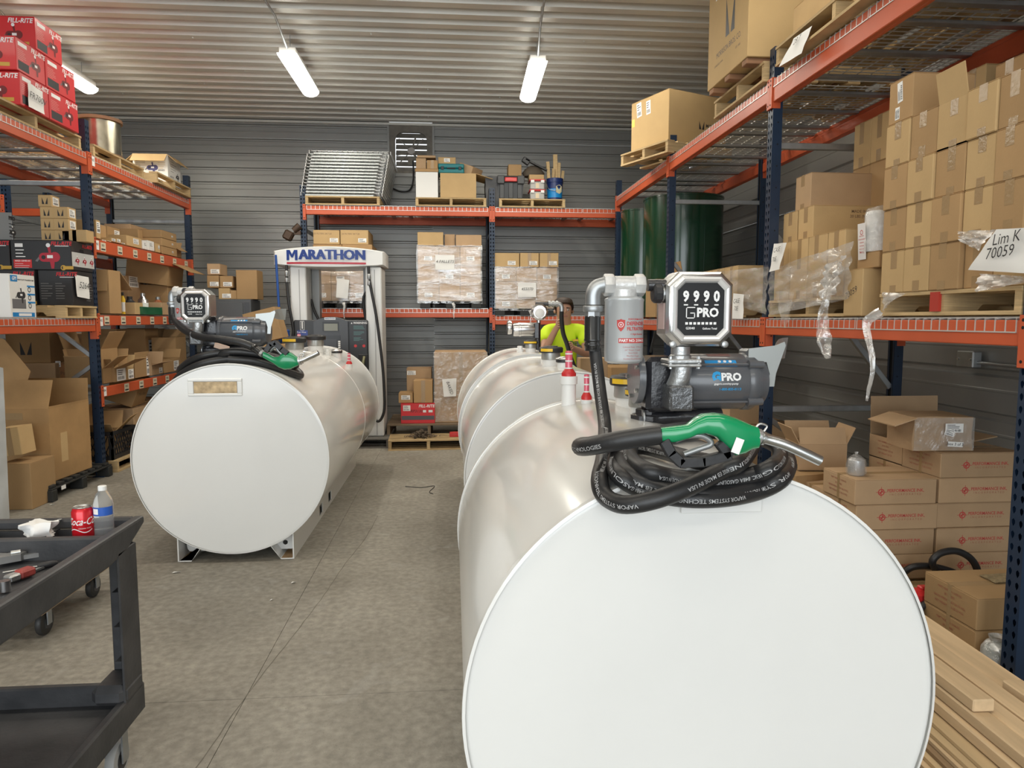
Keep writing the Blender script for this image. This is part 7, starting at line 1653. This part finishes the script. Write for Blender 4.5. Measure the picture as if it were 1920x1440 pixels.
# hands with fingers closed round the hose
def hand(c, thumb, axis, m=SKIN, side=1):
    c = Vector(c); ax = Vector(axis).normalized(); fwd = Vector((0, -1, 0)); fwd = (fwd-ax*fwd.dot(ax)).normalized(); sd = ax.cross(fwd)*side
    V = [c+fwd*-.03+sd*-.03]; E = []; R = [.022]
    V.append(c+sd*-.032+fwd*.0); E.append((0, 1)); R.append(.024)
    for k, L in enumerate((.9, 1.0, .95, .78)):
        o_ = ax*(.030-.020*k); b0 = len(V)
        V += [c+o_+sd*-.030+fwd*.020, c+o_+sd*-.008+fwd*.034*L, c+o_+sd*.018+fwd*.026*L, c+o_+sd*.026*L+fwd*.004]; R += [.0095, .0090, .0085, .0075]
        E += [(1, b0), (b0, b0+1), (b0+1, b0+2), (b0+2, b0+3)]
    b0 = len(V); V += [c+ax*.035+sd*-.015+fwd*-.01, c+ax*.052+sd*.008+fwd*.0, c+ax*.055+sd*.026+fwd*.012]; R += [.0115, .0105, .009]; E += [(1, b0), (b0, b0+1), (b0+1, b0+2)]
    return skin('hand', [tuple(v) for v in V], E, R, m, man, root=1, sub=1)
hand(hR, 1, (0, .1, 1), side=1); hand(hL, 1, (-.3, .1, 1), side=-1)
lg = text('PDE', .06, INK, man, face_M((P_(1072, 644, 7.12)[0], -.152, P_(1072, 644, 7.1)[2]), '-Y'), bold=.03, name='shirt_logo')
MB().box(-.028, .028, -.004, 0, -.010, .010).obj('shirt_badge', mat('logo_orange', (.75, .45, .05), .6), man).matrix_local = T(P_(1079, 638, 7.12)[0], -.150, P_(1076, 638, 7.1)[2])
carton('brown carton with a pale label, right of the man on the far tank line', .30, .2, .62, (at(1112, 690, Y=7.6).x, 7.65, at(1112, 720, Y=7.6).z), 0, CARDP, tape='').location.z = .52
carton('large brown carton standing on the floor behind the man', .6, .5, .515, (at(1112, 690, Y=7.6).x, 7.65, 0), 0, CARDP, tape='')
for i, (a, b_, t_, b2) in enumerate(((1135, 1150, 640, 720), (1158, 1200, 640, 715))):
    pass
carton('tall brown carton under the right rack behind the hose', .5, .6, 1.0, (at(1150, 690, Y=8.2).x+.2, 8.4, 0), 0, CARD, tape='')
carton('brown carton under the right rack below the filter', .6, .6, .62, (2.75, 6.3, 0), 0, CARDP, tape='T')
carton('small brown carton stacked under the right rack below the filter', .4, .45, .42, (2.65, 6.3, .622), 0, CARDP, tape='T')
# ================================================================ black service cart
CP = mat('cart_plastic', (.030, .031, .034), .5, var=.3, vscale=9, vcol=(.06, .06, .063), bump=.12, bscale=50)
ct = tag(empty('service_cart', (0, 0, 0)), 'black plastic two-shelf service cart in the left foreground', 'cart')
c0 = at(271, 966, Z=.87); CX1, CYF = c0.x, c0.y; CX0 = CX1-.70; CYN = CYF-1.25; ZR = .87
def side(x0, x1, name):   # long side wall whose far end flares up into the handle
    poly = [(CYN, .775), (CYF-.26, .775), (CYF-.14, .79), (CYF-.05, .825), (CYF, .845), (CYF, ZR), (CYN, ZR)]
    MM = Matrix(((0, 0, 1, 0), (1, 0, 0, 0), (0, 1, 0, 0), (0, 0, 0, 1))); b = MB(); b.prism(poly, x0, x1, M=MM); o = b.obj(name, CP, ct); bv = o.modifiers.new('b', 'BEVEL'); bv.width = .008; bv.segments = 2; return o
side(CX1-.035, CX1, 'tray_side'); side(CX0, CX0+.035, 'tray_side')
MB().box(CX0+.03, CX1-.03, CYF-.035, CYF, .835, ZR, ch=.008).obj('handle_bar', CP, ct)
MB().box(CX0+.03, CX1-.03, CYN, CYN+.035, .775, ZR, ch=.008).obj('tray_end', CP, ct)
MB().box(CX0+.03, CX1-.03, CYF-.215, CYF-.185, .775, ZR-.012, ch=.006).obj('divider', CP, ct)
MB().box(CX0+.03, CX1-.03, CYF-.05, CYF-.034, .79, .836).obj('compartment_wall', CP, ct)
MB().box(CX0+.03, CX1-.03, CYF-.19, CYF-.034, .778, .814).obj('compartment_floor', CP, ct)
for q in (.27, .47): MB().box(CX1-q-.006, CX1-q+.006, CYF-.19, CYF-.036, .79, ZR-.03).obj('compartment_rib', CP, ct)
MB().box(CX0+.03, CX1-.03, CYN+.03, CYF-.2, .775, .788).obj('tray_floor', CP, ct)
LZ = .30
MB().box(CX0+.02, CX1-.02, CYN, CYF-.06, LZ-.085, LZ-.07).obj('lower_floor', CP, ct)
for q in ((CX1-.03, CX1, CYN, CYF-.06), (CX0, CX0+.03, CYN, CYF-.06), (CX0+.03, CX1-.03, CYF-.09, CYF-.06), (CX0+.03, CX1-.03, CYN, CYN+.03)): MB().box(*q, LZ-.10, LZ, ch=.006).obj('lower_rim', CP, ct)
for xx, sx in ((CX1, 1), (CX0, -1)):
    for yy, sy_ in ((CYF-.075, 1), (CYN+.02, -1)):
        b = MB(); b.box(xx-sx*.008, xx, yy-sy_*.13, yy, LZ-.01, .80, ch=.003); b.box(xx-sx*.09, xx, yy-.008 if sy_ > 0 else yy, yy if sy_ > 0 else yy+.008, LZ-.01, .80, ch=.003)
        o = b.obj('leg', CP, ct); o['kind'] = 'stuff'
        for k in range(4): MB().box(xx-sx*.06, xx-sx*.008, yy-sy_*.06, yy-sy_*.008, LZ+.1+k*.12, LZ+.106+k*.12).obj('leg_rib', CP, ct)
        MB().box(xx-sx*.11, xx+sx*.004, yy-sy_*.14, yy+sy_*.006, LZ-.015, LZ+.055, ch=.02).obj('leg_foot', CP, ct)
        wv = Vector((xx-sx*.07, yy-sy_*.06, .062)); 
        whl = MB().lathe([(.03, 0), (.058, .003), (.062, .010), (.062, .026), (.058, .033), (.03, .036)], wv+Vector((-.018, 0, 0)), (1, 0, 0), 24).obj('caster_wheel', mat('grey_tread', (.42, .42, .41), .6), ct, 40)
        MB().lathe([(.034, 0), (.034, .04), (.012, .042)], wv+Vector((-.020, 0, 0)), (1, 0, 0), 16).obj('wheel_hub', BLACK, whl, 40)
        b = MB(); b.box(wv.x-.03, wv.x-.024, wv.y-.02, wv.y+.02, .055, .19); b.box(wv.x+.024, wv.x+.03, wv.y-.02, wv.y+.02, .055, .19); b.box(wv.x-.035, wv.x+.035, wv.y-.035, wv.y+.035, .19, .20); o = b.obj('caster_fork', GALV, ct); o['kind'] = 'stuff'
# things on the cart
zc1 = .815
ca = at(157, 975, Y=CYF-.12); can = tag(empty('soda_can', (ca.x, CYF-.125, zc1)), 'red soda can standing in the far compartment of the black cart', 'can')
MB().lathe([(.024, 0), (.027, .004), (.033, .014), (.033, .108), (.029, .117), (.0265, .121), (.0275, .123), (.025, .1225), (.023, .119), (0, .119)], n=32).obj('body', mat('can_red', (.66, .012, .022), .25, .3, coat=.3), can, 40)
MB().lathe([(.0275, .1205), (.028, .122), (.0272, .1236), (.024, .1225), (.0225, .1195), (0, .1197)], n=28).obj('lid', STEEL, can, 40)
MB().box(-.008, .008, -.012, .006, .1198, .1212, ch=.0005).obj('pull_tab', STEEL, can)
wrapz('Coca-Cola', .034, PRINTW, can, (0, 0), .0333, .078, .45, bold=.012, sx=.75, shear=.45); MB_ = wrapz('ORIGINAL TASTE', .005, PRINTW, can, (0, 0), .0333, .056, .6)
vs = []
for i in range(13):
    a = -.9+2.2*i/12; q = .047+.006*sin(i*.55); vs += [(.0333*sin(a), -.0333*cos(a), q), (.0333*sin(a), -.0333*cos(a), q+.003)]
MB().add(vs, [(2*i, 2*i+2, 2*i+3, 2*i+1) for i in range(12)]).obj('white_wave', PRINTW, can)
wb_x = at(192, 975, Y=CYF-.12).x; bt = tag(empty('water_bottle', (wb_x, CYF-.11, zc1)), 'clear plastic water bottle with blue label beside the soda can', 'bottle')
PET = bpy.data.materials.new('clear_plastic'); PET.use_nodes = True; q = PET.node_tree.nodes['Principled BSDF']; q.inputs['Base Color'].default_value = (.93, .95, .96, 1); q.inputs['Roughness'].default_value = .08; q.inputs['Transmission Weight'].default_value = .9; q.inputs['IOR'].default_value = 1.12
prof = [(.026, 0), (.031, .005)]+[(.0325-.0015*(i % 2), .012+i*.008) for i in range(10)]+[(.0325, .10), (.0325, .135), (.031, .15), (.022, .178), (.0135, .19), (.0125, .196)]
MB().lathe(prof, n=28).obj('body', PET, bt, 50); MB().lathe([(.0145, .192), (.0145, .207), (.012, .209), (0, .209)], n=20).obj('cap', WHITE, bt, 40)
patchz(.102, .134, (0, 0), .0328, -1.5, 1.5, mat('label_blue_water', (.02, .10, .45), .4), bt, 'label'); patchz(.108, .129, (0, 0), .0331, -.8, -.1, LABEL, bt, 'label_white')
rg = crushed('white_rag', .075, .06, .045, (at(72, 968, Y=CYF-.1).x, CYF-.10, .80), .2, 'crumpled white rag over the far edge of the cart', PAPER, 17, False, .03, 26); rg['category'] = 'rag'; rg.location.z = .835
zt1_ = .7895
pa_ = [at(px, py, Z=zt1_+.001) for px, py in ((-40, 1022), (66, 1022), (45, 1050), (-60, 1056))]; note('paper_sheet', pa_, [], 'white printed sheet lying on the cart under the wrench', 3, .012)
wr_ = tag(empty('pipe_wrench', tuple(at(75, 1045, Z=zt1_+.01))), 'aluminium adjustable wrench lying across the cart tray', 'wrench'); a = at(18, 1050, Z=zt1_+.012)-wr_.location; b_ = at(156, 1029, Z=zt1_+.012)-wr_.location; d = b_-a; an = atan2(d.y, d.x); Lw = d.length
AL = mat('dull_aluminium', (.48, .48, .47), .4, .85, bump=.1)
M = T(a.x, a.y, 0)@Rz(an)
MB().prism([(.03, -.012), (Lw*.9, -.008), (Lw, -.012), (Lw, .010), (Lw*.95, .008), (Lw*.5, .006), (.03, .012)], 0, .014, M=M).obj('handle', AL, wr_); MB().prism([(-.035, -.03), (.03, -.022), (.045, 0), (.03, .02), (-.005, .012), (-.03, .03), (-.045, .022), (-.02, -.002), (-.035, -.014)], 0, .022, M=M).obj('jaw', AL, wr_); MB().cyl(M@Vector((.005, -.012, .026)), M@Vector((.03, -.012, .026)), .008, n=10).obj('knurl', STEEL, wr_, 40)
cp_ = tag(empty('black_clamp', tuple(at(28, 1036, Z=zt1_+.018))), 'small black clamp on the paper by the wrench', 'clamp'); MB().tube(bez([(-.03, -.02, .0), (-.02, .02, .02), (.02, .02, .03), (.04, -.01, .01)], 5), .008, 8).obj('jaw', BLACK, cp_, 50); MB().box(-.01, .03, -.01, .01, .0, .012, ch=.003).obj('screw', STEEL, cp_)
def screwdriver(p0, p1, lab, m):
    a = at(*p0, Z=zt1_+.01); b_ = at(*p1, Z=zt1_+.01); r = tag(empty('screwdriver', tuple(a)), lab, 'screwdriver'); d = b_-a
    MB().tube([(0, 0, 0), d*.62], .003, 8).obj('shaft', STEEL, r, 50); MB().lathe([(.006, 0), (.010, .01), (.010, d.length*.3), (.006, d.length*.38)], d*.62, d, 10).obj('handle', m, r, 40); return r
screwdriver((5, 1074), (108, 1055), 'thin screwdriver with black handle on the cart tray', BLACK)
kn = tag(empty('utility_knife', tuple(at(45, 1083, Z=zt1_+.003))), 'red and grey utility knife on the cart tray', 'knife'); a = at(12, 1096, Z=zt1_)-kn.location; b_ = at(62, 1078, Z=zt1_)-kn.location; an = atan2((b_-a).y, (b_-a).x); Lk = (b_-a).length
MB().box(0, Lk*.45, -.016, .016, 0, .022, ch=.005, M=T(a.x, a.y, 0)@Rz(an)).obj('metal_head', CAST, kn); MB().box(Lk*.4, Lk, -.018, .018, 0, .026, ch=.006, M=T(a.x, a.y, 0)@Rz(an)).obj('red_grip', mat('worn_red', (.42, .07, .06), .5, var=.4, vscale=30), kn); MB().box(Lk*.9, Lk*1.6, -.006, .006, 0, .006, M=T(a.x, a.y, 0)@Rz(an+.15)).obj('blade_holder', GALV, kn)
hm = tag(empty('socket_handle', tuple(at(10, 1108, Z=zt1_+.004))), 'chrome socket handle at the near corner of the cart tray', 'tool'); MB().tube([(-.10, -.03, .01), (.0, .0, .01)], .008, 10).obj('shaft', CHROME, hm, 50); MB().cyl((-.0, .0, .0), (-.0, .0, .03), .014, n=12).obj('socket', CHROME, hm, 40)
nt = tag(MB().lathe([(.007, 0), (.007, .003), (.004, .004)], n=8).obj('steel_washer', STEEL, None, None, tuple(at(112, 975, Z=ZR))), 'small white washer on the cart rim', 'washer')
bt.scale = (.92, .92, .90)
# low dolly seen under the cart
dy = tag(empty('wooden_dolly', (at(100, 1090, Y=3.85).x, 3.85, 0)), 'low wooden platform dolly on casters beyond the black cart', 'dolly')
MB().box(-.75, .17, -.42, .30, .150, .172, ch=.003).obj('platform', PINE, dy)
for qx in (-.6, .10):
    for qy in (-.28, .2):
        whl = MB().lathe([(.04, 0), (.058, .004), (.062, .010), (.062, .026), (.058, .032), (.04, .036)], (qx-.018, qy, .063), (1, 0, 0), 22).obj('caster_wheel', mat('black_tread', (.03, .03, .03), .5), dy, 40); MB().lathe([(.035, 0), (.035, .040)], (qx-.02, qy, .063), (1, 0, 0), 5).obj('wheel_hub', DG2, whl)
        MB().box(qx-.03, qx+.03, qy-.035, qy+.035, .135, .149).obj('caster_plate', GALV, dy)
        for e_ in (-1, 1): MB().box(qx+e_*.026-.003, qx+e_*.026+.003, qy-.018, qy+.018, .055, .136).obj('caster_fork', GALV, dy)
# litter on the floor
for i, (px, py, lab) in enumerate(((322, 1076, 'small white scrap of paper on the floor before the left tank'), (92, 948, 'pale wood chip on the floor near the left cartons'), (545, 1095, 'tiny white crumb on the floor in the aisle'), (505, 1128, 'tiny pale chip on the aisle floor'))):
    p = at(px, py, Z=0); b = MB(); b.add([(0, 0, .004), (.05-.01*i, .008, .012), (.045-.01*i, .022, .003), (.006, .02, .006)], [(0, 1, 2, 3)]); tag(b.obj('paper_scrap', PAPER, None, None, (p.x, p.y, .001)), lab, 'scrap')
wv = [at(px, py, Z=.004) for px, py in ((760, 912), (790, 914), (815, 911), (805, 922), (812, 926))]
tag(MB().tube(bez(wv, 4), .003, 6).obj('wire_offcut', BLACK, None, 60), 'thin dark wire offcut lying on the aisle floor', 'wire')
